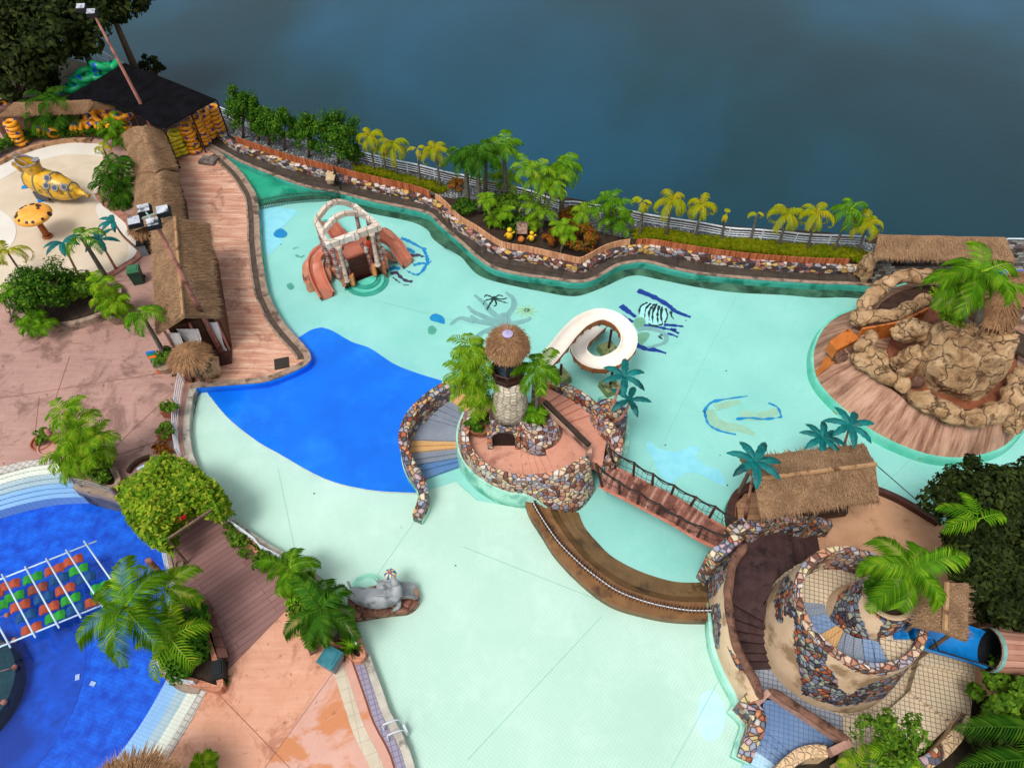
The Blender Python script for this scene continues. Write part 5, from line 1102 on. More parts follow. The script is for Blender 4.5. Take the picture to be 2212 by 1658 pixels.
def prr(t): return (Rr+.42-.08*t/.3) if t < .3 else (Rr+.34-.16*(t-.3)/.32 if t < .62 else Rr+.18-.18*(t-.62)/.38)
cs = [[Vector((rc_.x+prr(j/56)*math.cos(th*k/300), rc_.y+prr(j/56)*math.sin(th*k/300), -.3+4.05*j/56)) for k in range(300)] for j in range(57)]
loft(m, cs, True)
facemat(m, [L(FO, '600,420 640,470 655,490 690,640 760,780 870,900 850,990 925,1090 930,1150 1010,1190 1060,1150 1240,1085 1440,990 1470,860 1500,860 1490,960 1410,1130 1330,1190 1240,1210 1060,1250 940,1265 800,1230 700,1190 690,1080 660,960 640,790 655,770 640,700 590,690 570,740 535,720 520,590 560,480')+[], L(FO, '640,330 560,380 500,460 470,520 500,500 600,410 700,310'), L(FO, '900,880 1060,1000 1240,1050 1240,1070 1040,1050 870,930')], 1)
m.build('outer_wall', [M['render'], M['flagtower']], sx, True)
cs = [[Vector((rc_.x+r*math.cos(th*k/72), rc_.y+r*math.sin(th*k/72), z)) for k in range(72)] for r, z in ((Rr, 3.75), (Rr-.02, 3.85), (Rr-.28, 3.85), (Rr-.3, 2.0))]
m = MB(); loft(m, cs, True); m.build('rim', M['flaglight'], sx)
m = MB(); m.lathe([(Rr+.95, -.5), (Rr+.95, .3), (.1, .3)], (rc_.x, rc_.y, 0), 60); m.build('base_floor', M['creamgrid'], sx)
m = MB(); m.lathe([(Rr-.29, 1.0), (Rr-.29, 2.4), (.05, 2.4)], (rc_.x, rc_.y, 0), 48); m.build('landing', M['creamgrid'], sx)
# inner cone
ic_ = D(*FO(1255, 560), 4.5); m = MB()
def icr(z): return 1.32-.22*(z-2.3)/.9 if z < 3.2 else (1.1-.18*(z-3.2) if z < 4.2 else .92-.04*(z-4.2)/.3)
cs = [[Vector((ic_.x-.1*(4.5-z)/2+icr(z)*math.cos(th*k/160), ic_.y+icr(z)*math.sin(th*k/160), z)) for k in range(160)] for z in [2.3+2.2*j/40 for j in range(41)]]
loft(m, cs, True); m.m = [1]*len(m.f)
facemat(m, [L(FO, '1100,425 1000,470 880,510 815,590 812,680 860,725 900,650 930,560 1000,500 1110,440'), L(FO, '1080,560 1055,610 1070,690 1110,770 1125,830 1175,875 1182,800 1215,740 1160,680 1110,570')], 0)
loft(m, [cs[-1], [Vector((ic_.x+.7*math.cos(th*k/160), ic_.y+.7*math.sin(th*k/160), 4.5)) for k in range(160)], [Vector((ic_.x+.66*math.cos(th*k/160), ic_.y+.66*math.sin(th*k/160), 4.1)) for k in range(160)]], True)
m.build('inner_cone', [M['render'], M['flagtower']], sx, True)
m = MB(); m.lathe([(.68, 0), (.66, .1), (.05, .1)], (ic_.x, ic_.y, 4.1), 24); m.build('planter_soil', M['soil'], sx)
stp = ['690,600 812,612', '703,648 816,640', '730,700 828,682', '762,752 862,732', '795,820 893,765', '842,862 932,795', '905,922 952,822', '957,955 978,832', '1027,992 1032,862', '1108,1018 1090,876', '1182,1028 1152,882', '1270,1014 1212,892', '1390,930 1235,830', '1410,850 1240,760']
sc_ = [0, 0, 2, 2, 1, 1, 0, 0, 0, 2, 2, 3, 3]
m = MB()
for i in range(len(stp)-1):
    a = L(FO, stp[i]); b = L(FO, stp[i+1]); z = 2.45+.085*i; q = [D(*a[0], z), D(*a[1], z), D(*b[1], z), D(*b[0], z)]; q[0] += (q[0]-q[1])*.12; q[3] += (q[3]-q[2])*.12; q[1] += (q[1]-q[0])*.25; q[2] += (q[2]-q[3])*.25
    m.mi = sc_[i]; m.prism(q, 2.2, z)
m.build('stair', [M['stair1'], M['stair2'], M['bluegrid'], M['creamgrid']], sx)
m = MB(); m.prism(DZ(FO, '700,400,2.42 850,350,2.42 950,470,2.42 820,600,2.42 700,590,2.42'), 2.2, 2.44); m.build('upper_landing', M['creamgrid'], sx)
palm(FO(1330, 640), FO(1395, 400), 'royal', 'large bright green palm growing from the centre of the spiral tower', z0=4.2, tr=.12, sc=.86, n=10)
areca(FO(1190, 560), [FO(1180, 520), FO(1170, 600), FO(1210, 480)], 'low fern in the top planter of the spiral tower', z0=4.1, ln=.5, mat='palmdeep')
# purple steps
m = MB(); ps = ['790,150 810,255', '700,160 715,285', '640,165 650,310', '580,165 590,345', '520,165 545,380', '460,175 510,415', '340,235 470,470', '240,420 425,560', '232,600 400,680', '245,700 410,745', '262,780 425,800', '290,850 450,860', '320,920 485,925', '352,975 520,975', '380,1030 560,1015']
zs_ = [.15, .35, .55, .75, .95, 1.15, 1.35, 1.35, 1.2, 1.05, .9, .75, .6, .45]
for i in range(len(ps)-1):
    a = L(FO, ps[i]); b = L(FO, ps[i+1]); z = zs_[i]; q = [D(*a[0], z), D(*a[1], z), D(*b[1], z), D(*b[0], z)]; e = (q[1]-q[0]).normalized()*.4; m.prism([q[0]-e*.3, q[1]+e, q[2]+e, q[3]-e*.3], -.4, z)
m.prism(DZ(FO, '290,300,1.3 560,330,1.3 520,480,1.3 440,640,1.3 232,600,1.3 232,440,1.3'), -.4, 1.362); m.build('dark_steps', plain('dark purple brown stone', '#35211f', '#45302e', sc=2.5, stain='#241514', stsc=1.3, rough=.55), sx)
# grey floor, cream slabs
for nm, pts, z, mt_ in (('lower_landing', '375,1035 560,1010 620,1080 760,1240 960,1330 965,1420 700,1280 510,1150 430,1230', .32, 'greygrid'), ('cream_slab', '960,1330 1245,1290 1400,1600 970,1600', .42, 'creamgrid'), ('cream_slab', '1245,1290 1385,1170 1660,1365 1400,1610', .6, 'creamgrid'), ('cream_slab', '1385,1170 1440,990 1800,1060 1760,1430 1660,1365', .8, 'creamgrid'), ('cream_slab', '1440,990 1470,850 1800,900 1800,1060', 1.0, 'creamgrid'), ('blue_landing', '455,1225 520,1225 915,1490 865,1530 650,1570 440,1395', .62, 'bluegrid')):
    m = MB(); m.prism([D(*FO(*map(float, q.split(','))), z) for q in pts.split()], -1.1, z); m.build(nm, M[mt_], sx)
m = MB(); a0_ = L(FO, '440,1395 650,1570'); b0_ = L(FO, '320,1650 560,1790')
for k in range(6):
    z = .5-.15*k; t0, t1 = k/6, (k+1)/6; q = []
    for t, rev in ((t0, 0), (t1, 1)):
        A_ = [a0_[j][0]+(b0_[j][0]-a0_[j][0])*t for j in (0, 1)]; B_ = [a0_[j][1]+(b0_[j][1]-a0_[j][1])*t for j in (0, 1)]
        pr = [D(A_[0], B_[0], z), D(A_[1], B_[1], z)]; q += pr if not rev else pr[::-1]
    m.mi = 0 if k < 3 else 1; m.prism(q, -1.1, z)
m.build('pool_stair', [M['bluegrid'], M['paletile']], sx)
# outer left wall
tp = crv(DZ(FO, '330,235,2.4 262,330,2.35 228,430,2.3 215,560,2.2 225,700,2.05 262,860,1.85 325,1000,1.65 385,1110,1.5 425,1220,1.4'), 6)
ft = crv(DZ(FO, '140,330,-1.0 75,470,-1.0 95,600,-.6 118,700,0 135,850,.1 165,960,.1 215,1080,.1 275,1190,.1 310,1290,.1'), 6)
m = MB(); F2 = resamp(ft, 150); T2 = resamp(tp, 150); cs = []
for j in range(31): t = j/30; cs.append([a.lerp(b, t)+Vector((-.1, 0, .15))*math.sin(math.pi*t) for a, b in zip(F2, T2)])
loft(m, cs); facemat(m, [L(FO, '345,230 255,335 200,470 150,560 80,600 60,520 130,300'), L(FO, '120,620 172,612 185,700 180,800 172,905 150,900 128,800 112,700'), L(FO, '222,885 262,930 330,1005 350,1070 300,1040 250,960')], 1)
m.build('left_wall', [M['render'], M['flagtower']], sx, True)
rocktube([p+Vector((.08, 0, .02)) for p in tp], .17, 'log_rim', 'rockdark', sx, amp=.25, n=10)
m = MB(); loft(m, [tp, [Vector((p.x+.12, p.y, .3)) for p in tp]]); m.build('left_wall_inside', M['rockdark'], sx)
m = MB(); fo2 = [Vector((p.x, p.y, 0)) for p in ft[14:]]; loft(m, [[p+Vector((.05, 0, .12)) for p in ft[14:]], [p+Vector((-.12, 0, .1)) for p in fo2], [p+Vector((-.25, 0, -1.1)) for p in fo2]]); m.build('plinth', M['plinth'], sx)
tp2 = crv(DZ(FO, '330,1200,1.1 385,1260,1.0 430,1330,.95 415,1410,.8 375,1500,.5 335,1600,.1'), 5); m = MB(); m.wall(tp2, .5, -1.1, [p.z for p in tp2], cap=.05); m.build('end_wall', M['flag'], sx)
m = MB(); m.wall([Vector((p.x-.1, p.y, 0)) for p in tp2], .65, -1.1, -.1); m.build('plinth', M['plinth'], sx)
# small piers at the bridge
pr_ = crv(DZ(FN, '240,1190,1.9 330,1120,2.1 430,1045,2.3 480,1060,2.4'), 3); m = MB(); m.wall(pr_, .5, -.8, [p.z for p in pr_]); m.build('bridge_pier', M['flag'], sx)
pr_ = crv(DZ(FN, '400,970,2.2 480,920,2.2 540,890,2.2'), 3); m = MB(); m.wall(pr_, .5, -.8, [p.z for p in pr_]); m.build('bridge_pier', M['flag'], sx)
pr_ = crv(DZ(FN, '560,880,2.3 630,925,2.2 700,875,2.1 800,852,2.0 920,848,1.8 1050,858,1.6 1180,870,1.3 1270,890,1.0'), 5); m = MB(); m.wall(pr_, .34, -.3, [p.z for p in pr_], cap=.05); m.build('yard_wall', M['flag'], sx)
# log railing
lr = DZ(FO, '500,1160,1.5 1010,1495,1.5'); m = MB(); rocktube(crv([lr[0], lr[0].lerp(lr[1], .5), lr[1]], 8), .16, 'log_rail', 'rockdark', sx, amp=.2, n=10)
m = MB(); m.bar(lr[0]-Vector((0, 0, .3)), lr[1]-Vector((0, 0, .3)), .16, .5); e = D(*FO(415, 1245), 1.0); m.bar(lr[0]-Vector((0, 0, .1)), e, .2, .3); e2 = D(*FO(875, 1560), 1.2); m.bar(lr[1]-Vector((0, 0, .2)), e2, .25, .6); m.build('rail_beam', plain('brown pink beam', '#8c6858', '#a88474', sc=4, stain='#4f362c'), sx)
fw_ = crv(DZ(FO, '540,1720,.9 600,1640,1.0 680,1575,1.0 760,1548,1.0 860,1545,1.0'), 4); m = MB(); m.wall(fw_, .4, -.4, [p.z for p in fw_], cap=.04); m.build('front_wall', M['flagpatch'], sx)
ow = crv(DZ(FO, '960,1640,1.0 1150,1640,1.0 1420,1640,1.1 1560,1580,1.2 1680,1460,1.3 1760,1330,1.4'), 4); m = MB(); m.wall(ow, .4, -.6, [p.z for p in ow], cap=.04); m.build('front_wall', M['flagpatch'], sx)
tree(FO(1190, 1640), FO(1200, 1400), 1.8, 'small leafy tree with yellowish leaves in front of the spiral tower', 'bush', .2, 1500, .085, clumps=24)
areca(FO(1280, 1680), [FO(1260, 1600), FO(1180, 1640), FO(1340, 1640), FO(1300, 1560), FO(1050, 1660), FO(1400, 1670)], 'bright yellow green palm at the bottom edge under the spiral tower', z0=.2, ln=1.0)
# ------------------------------------------------------------ blue tube slide with its thatch
bs = thing('tube_slide', D(*FP(700, 960), 0), 'bright blue open slide running into a brown log tube', 'water slide')
M['bluefib'] = plain('bright blue fibreglass', '#0a6ab0', '#1483c8', sc=1, stain='#06508c', stsc=1, rough=.3, bump=0, spec=.5)
bpth = crv(DZ(FP, '380,850,3.5 470,890,3.4 580,920,3.35 690,950,3.3 790,985,3.25'), 6); cs = []
for i, p in enumerate(bpth):
    t = bpth[min(i+1, len(bpth)-1)]-bpth[max(i-1, 0)]; t.normalize(); s = Vector((t.y, -t.x, 0)).normalized(); r = .62
    cs.append([p+s*r*math.cos(a)+Vector((0, 0, r*math.sin(a))) for a in [math.pi+math.pi*k/12 for k in range(13)]])
m = MB(); loft(m, cs); loft(m, [[q+(q-p)*.07 for q in c] for p, c in zip(bpth, cs)]); loft(m, [[c[0] for c in cs], [c[0]+(c[0]-p)*.07 for p, c in zip(bpth, cs)]]); loft(m, [[c[-1] for c in cs], [c[-1]+(c[-1]-p)*.07 for p, c in zip(bpth, cs)]])
m.build('open_channel', M['bluefib'], bs, True)
for d in (-.36, .36):
    m = MB(); B = D(*FP(335, 830), 3.55); m.bar(B+Vector((d, .5, 0)), B+Vector((d, -.6, -.1)), .5, .35); m.build('start_seat', M['bluefib'], bs)
tpth = crv(DZ(FP, '785,982,3.25 900,1002,3.1 1040,1012,2.9 1250,1020,2.6'), 6); m = MB(); m.tube([bpth[-1], bpth[-1]+(tpth[3]-tpth[0]).normalized()*.15], .74, 28, cap=False); m.build('tube_mouth', plain('pale green flange', '#5c8c84', '#7aa8a0', bump=0), bs, True)
m = MB(); m.tube(tpth, .72, 24, cap=False); m.build('log_tube', planks('painted log tube', '#8a5a48', '#b88a76', '#4d2a1c', .16, 9, rz=0), bs, True)
m = MB(); m.tube(tpth, .67, 24, cap=False); m.tube([tpth[8], tpth[8]+Vector((.02, 0, 0))], .67, 24); m.build('tube_shade', M['dark'], bs)  # black inner tube and blocking disc stand in for the shade inside
m = MB(); m.tube([bpth[2]+Vector((.1, -.6, .5)), bpth[6]+Vector((0, -.66, .1)), bpth[-1]+Vector((0, -.66, .1))], .03, 6); m.build('grab_rail', M['dark'], bs)
tsh = thing('slide_canopy', D(*FP(560, 900), 0), 'small thatched gable roof over the start of the blue slide', 'thatched roof')
roof(DZ(FP, '562,612,5.9 550,885,5.6'), DZ(FP, '415,640,5.3 382,850,5.0'), DZ(FP, '690,612,5.3 684,935,5.0'), 'thx', n=60, parent=tsh)
for q in ('430,800', '640,860', '460,650', '660,650'):
    m = MB(); B = D(*L(FP, q)[0], 4.95); m.tube([Vector((B.x, B.y, 1.0)), B], .07, 6); m.build('post', M['bark'], tsh)
# ------------------------------------------------------------ railings and fences
def rail(path, z0, h, zs, sp, name, label, mat='whitemetal', r=.028, cat='railing', pr=.035, top=None):
    P = crv(path, 4); n = max(2, int(plen(P)/sp)+1); Q = resamp(P, n); t = thing(name, Q[0], label, cat)
    for z in zs: m = MB(); m.tube([Vector((p.x, p.y, p.z+z)) for p in P], (top or r) if z == max(zs) else r, 5); m.build('rail', M[mat], t)
    for p in Q: m = MB(); m.box(Vector((p.x, p.y, p.z+h/2)), (pr*2, pr*2, h)); m.build('post', M[mat], t)
    return t
rt = L(FB, '155,228 260,275 470,372 830,468 1060,540 1400,620 1640,680 1820,715 2000,760 2211,810')+L(FC, '480,630 690,680 860,715 1100,775 1340,860 1480,868 1640,890 1920,940 2130,982')+L(FE, '500,500 730,535 950,575 1200,590 1430,610 1640,632 1900,640 2110,650')
rb_ = [Vector((D(x, y, 1.08).x, D(x, y, 1.08).y, .28)) for x, y in rt]
rail(rb_, 0, .8, (.25, .42, .58, .8), 1.9, 'lake_railing', 'long white four bar railing along the lake edge', r=.03, top=.055)
rr_ = [Vector((D(x, y, 1.08).x, D(x, y, 1.08).y, .28)) for x, y in L(FK, '1655,92 1720,92 1850,94 2000,96')]
rail(rr_, 0, .8, (.25, .42, .58, .8), 1.9, 'lake_railing', 'short white railing right of the lakeside shed', r=.022, top=.05)
ra = [Vector((D(x, y, 1.3).x, D(x, y, 1.3).y, .4)) for x, y in L(FA, '800,420 880,445 960,495 1070,545')]
rail(ra, 0, .9, (.3, .6, .9), 1.6, 'lake_railing', 'white railing behind the green floats at the top left', r=.025, top=.05)
def fence(P, z0, h, mat, label):
    m = MB(); m.wall(P, .06, z0, z0+h); return tag(m.build('bamboo_fence', M[mat]), label, 'fence')
ES = offset(E_stone, -.2); ne = len(ES)
def nearest(P, px, z=0): q = D(*px, z); return min(range(len(P)), key=lambda i: (Vector((P[i].x, P[i].y, 0))-Vector((q.x, q.y, 0))).length)
i0 = nearest(ES, FB(360, 560)); i1 = nearest(ES, FC(350, 860)); i2 = nearest(ES, FC(1960, 1220)); i3 = nearest(ES, FE(2060, 930))
fence(ES[i0:i1], .35, .55, 'bamboo', 'reddish bamboo slat fence left of the tall lakeside palms')
fence(ES[i1:i2], .35, .5, 'bamboo2', 'pale tan bamboo slat fence in front of the tall lakeside palms')
fence(ES[i2:i3], .35, .45, 'bamboo', 'reddish bamboo slat fence below the right hand yellow palms')
m = MB(); 
# spiked fence over the inlet
sf = thing('spiked_fence', D(*FB(800, 1050), -1), 'low dark green spiked fence across the emerald inlet', 'fence')
P = resamp(crv(DZ(FB, '475,1075,-.1 600,1050,-.1 750,1022,-.1 900,1008,-.1 1050,1000,-.1 1190,985,-.1'), 5), 54); sp_ = MB()
M['fencegreen'] = plain('dark green metal', '#1f3a30', '#2f5040', bump=0)
for p in P: sp_.tube([p+Vector((0, 0, -.5)), p+Vector((0, 0, .42)), p+Vector((0, 0, .52))], [.022, .022, .004], 4)
o = sp_.build('spike', M['fencegreen'], sf); o['kind'] = 'stuff'
m = MB(); m.tube([p+Vector((0, 0, -.02)) for p in P], .03, 5); m.tube([p+Vector((0, 0, .33)) for p in P], .025, 5); m.build('rail', M['fencegreen'], sf)
m = MB(); m.tube([p+Vector((0, -.1, -.45)) for p in P], .05, 6); m.build('base_pipe', M['dark'], sf)
gt = thing('iron_gate', D(*FB(1170, 850), 0), 'small dark iron gate beside a stone block on the wet walkway', 'gate'); a, b = D(*FB(1160, 850), 0), D(*FB(1200, 940), 0); g_ = MB()
for k in range(9): p = a.lerp(b, k/8); g_.tube([p, p+Vector((0, 0, 1.0))], .02, 4)
g_.tube([a+Vector((0, 0, .9)), b+Vector((0, 0, .9))], .03, 4); g_.tube([a+Vector((0, 0, .1)), b+Vector((0, 0, .1))], .03, 4); g_.build('bar', M['dark'], gt)['kind'] = 'stuff'
m = MB(); m.box(D(*FB(1110, 835), .3), (.45, .45, .6)); m.box(D(*FB(1110, 835), .64), (.55, .55, .08)); tag(m.build('stone_block', plain('pale stone block', '#b09a78', '#c4ae8c', sc=4)), 'pale stone block beside the iron gate', 'pillar')
gl = [D(*q, 0) for q in L(FH, '1530,-30 1510,60 1490,200 1475,330 1480,470 1500,610')]
rail([p+Vector((.3, 0, 0)) for p in gl], 0, .8, (.15, .37, .58, .8), 1.3, 'curved_railing', 'curved pinkish railing at the top left of the mint pool', r=.022, pr=.03)
gl = [D(*q, 0) for q in L(FH, '1850,1120 2000,1210 2211,1360')+L(FJ, '500,150 640,225 790,330 915,430')]
rail(gl, 0, .75, (.3, .52, .75), 1.5, 'curved_railing', 'white railing along the planter at the left of the mint pool', r=.025, pr=.03)
gl = [D(*q, 0) for q in L(FJ, '1060,630 1110,720 1160,820')]
rail(gl, 0, .6, (.3, .6), 1.2, 'curved_railing', 'short white railing below the seal slide', r=.025, pr=.03)
gl = [D(*q, .05) for q in L(FH, '1425,1350 1450,1480 1480,1620')+L(FI, '1500,200 1455,430 1400,620 1385,780 1440,880 1560,950 1680,975')]
rail(gl, 0, .75, (.3, .52, .75), 1.5, 'curved_railing', 'white railing round the boat shaped planter beside the deep blue pool', r=.025, pr=.03)
gl = [D(*q, .05) for q in L(FH, '700,860 800,880 900,910 1000,945')]
rail(gl, 0, .7, (.3, .5, .7), 1.2, 'curved_railing', 'short dark railing between the areca clump and the pergola', 'steel', r=.025, pr=.03)
# ------------------------------------------------------------ planters, benches, bins
M['brickrim'] = planks('salmon brick rim', '#a8684e', '#c08468', '#6a3c2c', .18, .35, rz=0)
def planter(outline, z, w, name, mat, label, soil=True, closed=True):
    P = crv([D(x, y, z) for x, y in outline], 4, closed); t = thing(name, P[0], label, 'planter'); m = MB(); m.wall(P, w, 0, z, closed=closed); m.build('rim', M[mat], t)
    if soil: m = MB(); m.prism(P, .0, z-.12); m.build('soil', M['soil'], t)
    return t
planter(L(FI, '1560,190 1670,270 1740,470 1800,680 1838,850 1850,980 1700,945 1500,880 1400,810 1410,640 1450,430 1500,260'), .45, .22, 'boat_planter', 'brickrim', 'boat shaped planter with salmon brick rim beside the deep blue pool')
planter(L(FJ, '690,500 740,620 800,690 880,745 970,790 1070,840 1150,895 1190,855 1130,740 1080,640 1000,520 900,440 790,400'), .35, .2, 'leaf_planter', 'brickrim', 'pointed planter with brown rim beside the seal slide')
planter(L(FJ, '250,-20 380,90 520,200 620,300 700,420 720,380 620,230 480,110 330,10'), .25, .15, 'strip_planter', 'brickrim', 'narrow planting strip below the white railing of the mint pool')
planter([(20, 640), (60, 690), (120, 700), (180, 690), (235, 665), (255, 620), (200, 600), (120, 610), (60, 600)], .45, .3, 'stone_planter', 'coping', 'weathered stone planter between the play pool and the pink deck')
planter(L(FH, '560,560 700,700 900,860 1010,820 960,680 900,500 800,380 650,420'), .4, .25, 'stone_planter', 'coping', 'planter under the areca clump at the end of the curved steps')
bush(FH(900, 760), 1.4, .8, 'dark shrub in the planter beside the pergola', 'bush', .3, 700, .11)
for q, sz, lb in ((L(FH, '1990,1240'), .6, 'small potted bush below the mint pool railing'), (L(FH, '2060,1330'), .8, 'larger leafy bush in the railing planting strip'), (L(FJ, '310,80'), .6, 'round potted shrub at the top of the planting strip'), (L(FJ, '400,130'), .9, 'reddish leaved shrub in the planting strip')):
    bush(q[0], sz, .5, lb, 'bush', .1, 260, .08)
def beam(a, b, z, w, h, label):
    m = MB(); A_, B_ = D(*a, z), D(*b, z); m.bar(A_-Vector((0, 0, h/2)), B_-Vector((0, 0, h/2)), w, h); d = (B_-A_).normalized()
    t = thing('bench', (A_.x, A_.y, 0), label, 'bench'); m.build('seat', M['benchbrown'], t)
    for p in (A_+d*.3, B_-d*.3): m = MB(); m.box((p.x, p.y, (z-h)/2), (w*.8, .2, z-h)); m.build('leg', M['darkwood'], t)
M['benchbrown'] = planks('brown bench board', '#54332a', '#69443a', '#2e1a14', .4, 3)
beam(FI(1715, 250), FI(1885, 735), .45, .38, .12, 'long dark brown bench beside the boat shaped planter')
beam(FJ(765, 650), FJ(845, 850), .45, .3, .12, 'dark brown bench left of the pointed planter')
def bin_(px, sz, rz, cb, cl, label, wheels=True):
    P = D(*px, 0); t = thing('wheelie_bin', P, label, 'bin'); w_, d_, h_ = sz; m = MB(); m.box(P+Vector((0, 0, h_/2)), (w_, d_, h_), rz=rz, top=1.18); m.build('body', cb, t)
    m = MB(); m.box(P+Vector((0, 0, h_+.03)), (w_*1.25, d_*1.25, .07), rz=rz, top=.9); m.box(P+Vector((0, 0, h_+.08)), (w_*.8, d_*.8, .04), rz=rz); m.build('lid', cl, t)
    if wheels:
        for s in (-1, 1):
            m = MB(); q = P+Matrix.Rotation(rz, 3, 'Z')@Vector((s*w_*.5, d_*.5, .1)); m.lathe([(.1, -.03), (.1, .03)], q, 10, M=Matrix.Rotation(math.pi/2, 3, 'Y')); m.build('wheel', M['dark'], t)
gb = plain('dark green plastic', '#1d3a2c', '#26493a', sc=3, bump=0, rough=.45); tb_ = plain('teal plastic lid', '#2a6470', '#3a7a86', sc=3, bump=0, rough=.4); gy = plain('grey plastic', '#6d7378', '#7f868b', sc=3, bump=0); bk = plain('black plastic', '#101214', '#181a1d', bump=0)
bin_(FF(1370, 1420), (.55, .55, .95), .3, gb, plain('green plastic lid', '#2c6040', '#387050', bump=0), 'dark green wheelie bin beside the play pool kerb')
bin_(FF(1430, 1150), (.4, .4, .8), .3, gy, bk, 'grey bin with black top beside the long thatched roof')
bin_(FJ(985, 925), (.6, .62, .75), -.45, gy, tb_, 'grey bin with teal lid beside the pointed planter')
bin_(FI(1880, 865), (.4, .6, .6), .3, bk, bk, 'black bin at the end of the long brown bench')
def pot(px, r, h, mat, label, z=0):
    P = D(*px, z); m = MB(); m.lathe([(r*.75, 0), (r, h), (r*.88, h), (r*.85, h-.08), (.05, h-.08)], P, 20); return tag(m.build('plant_pot', mat), label, 'plant pot')
wp = plain('pale wooden pot', '#8f7a66', '#a8927c', sc=6, stain='#5a4a3c'); tc_ = plain('terracotta', '#8a4a34', '#a05c44', sc=4)
pot(FG(615, 1425), .62, .5, wp, 'round pale wooden tub of the leaning palm by the thatched hut'); bush(FG(600, 1370), 1.2, .5, 'small leafy bush filling the round wooden tub', 'bush', .45, 700, .08)
palm(FG(600, 1340), FG(385, 965), 'four', 'palm leaning left out of the round wooden tub', z0=.4, tr=.09, sc=1.15, n=6)
pot(FG(200, 1010), .6, .5, wp, 'second round wooden tub on the pink deck')
areca(FG(190, 960), [FG(120, 800), FG(60, 850), FG(170, 860), FG(110, 900), FG(200, 900), FG(30, 700)], 'bright green palm in the second wooden tub', z0=.4, ln=.95, mat='areca')
for q, lb in (((1470, 235), 'upper'), ((1440, 430), 'lower')):
    m = MB(); P = D(*FH(*q), 0); m.box(P+Vector((0, 0, .25)), (.5, .5, .5), top=1.15); tag(m.build('plant_pot', tc_), lb+' square terracotta pot beside the curved railing', 'plant pot'); bush(FH(q[0]+5, q[1]-25), .85, .6, 'round leafy shrub in the '+lb+' square terracotta pot', 'bush', .5, 420, .08)
bush(FH(1415, 580), 1.0, .6, 'reddish flowering bush at the top of the pergola', 'redbush', 0, 400, .08)
pot(FH(395, 520), .5, .45, tc_, 'rounded stone pot at the top of the curved steps'); pot(FH(470, 560), .55, .5, plain('pinkish pot', '#a87a6c', '#b88a7c', sc=4), 'pinkish rounded pot beside the areca clump')
pot(FH(865, 490), .22, .3, tc_, 'small pink pot right of the areca clump')
for q, lb in ((FH(1555, 1540), 'small round pot with a tuft beside the plank deck'), (FH(2045, 1350), 'small round pot in the planting strip')): pot(q, .16, .22, wp, lb)
# coloured foam stack
cs_ = thing('foam_rack', D(*FG(510, 1390), 0), 'leaning stack of blue, green and orange foam blocks beside the wooden tub', 'foam blocks')
fc = {'b': plain('blue foam', '#0a5cb0', '#0c6cc8', bump=0), 'g': plain('green foam', '#1a6a3c', '#248048', bump=0), 'o': plain('orange foam', '#d4581a', '#e4682a', bump=0), 'k': plain('black foam', '#141618', '#1c1f22', bump=0)}
for i, c in enumerate('bgogkgboo'[:8]):
    P = D(*FG(470+12*i, 1310+20*i), .5-.04*i); m = MB(); m.box(P, (.42, .14, .3), rz=.25); m.build('foam_block', fc[c], cs_)
# ------------------------------------------------------------ lamp posts
def lampbox(P, rz, t, tilt=.3):
    Mx = Matrix.Rotation(rz, 3, 'Z')@Matrix.Rotation(tilt, 3, 'X'); m = MB(); m.box(P, (.62, .5, .24), M=Mx, top=.82); o = m.build('floodlight', M['dark'], t); m = MB(); m.box(P+Mx@Vector((0, .0, .13)), (.48, .38, .03), M=Mx); m.build('cover', plain('worn white cover', '#b8bcc4', '#8e929a', sc=4, stain='#202428', stsc=2), o)
M['rustpole'] = plain('rusty pink pole', '#8c5a4c', '#a87264', sc=3, stain='#5c3428', stsc=2)
lp = thing('lamp_post', D(480, 765), 'tall rusty pole with four black floodlights above the thatched hut', 'lamp post')
B = D(480, 765); T = lift(B, (338, 485)); m = MB(); m.tube([B, B.lerp(T, .5), T], [.15, .12, .08], 10); m.build('pole', M['rustpole'], lp, True)
zt = T.z+.25; m = MB()
cen_ = D(*FF(1460, 775), zt)
for x, y in ((1415, 715), (1600, 728), (1322, 835), (1505, 850)):
    P = D(*FF(x, y), zt); m.tube([cen_, P], .04, 6); lampbox(P, .35, lp)
m.tube([T, cen_], .06, 6); m.build('bracket', plain('pale green bracket', '#7a9088', '#94aaa0', bump=0), lp)
lp = thing('lamp_post', D(*FA(1215, 900), 0), 'tall rusty pole with two floodlights standing through the black tarpaulin', 'lamp post')
B = D(*FA(1215, 900), 3.0); T = lift(B, FA(815, 140)); m = MB(); m.tube([Vector((B.x, B.y, 0)), B, T], [.14, .12, .07], 8); m.build('pole', M['rustpole'], lp, True)
for x, y in ((700, 68), (788, 112)): P = D(*FA(x, y), T.z+.15); lampbox(P, .1, lp)
m = MB(); m.tube([D(*FA(700, 68), T.z), T], .04, 6); m.build('bracket', M['rustpole'], lp)
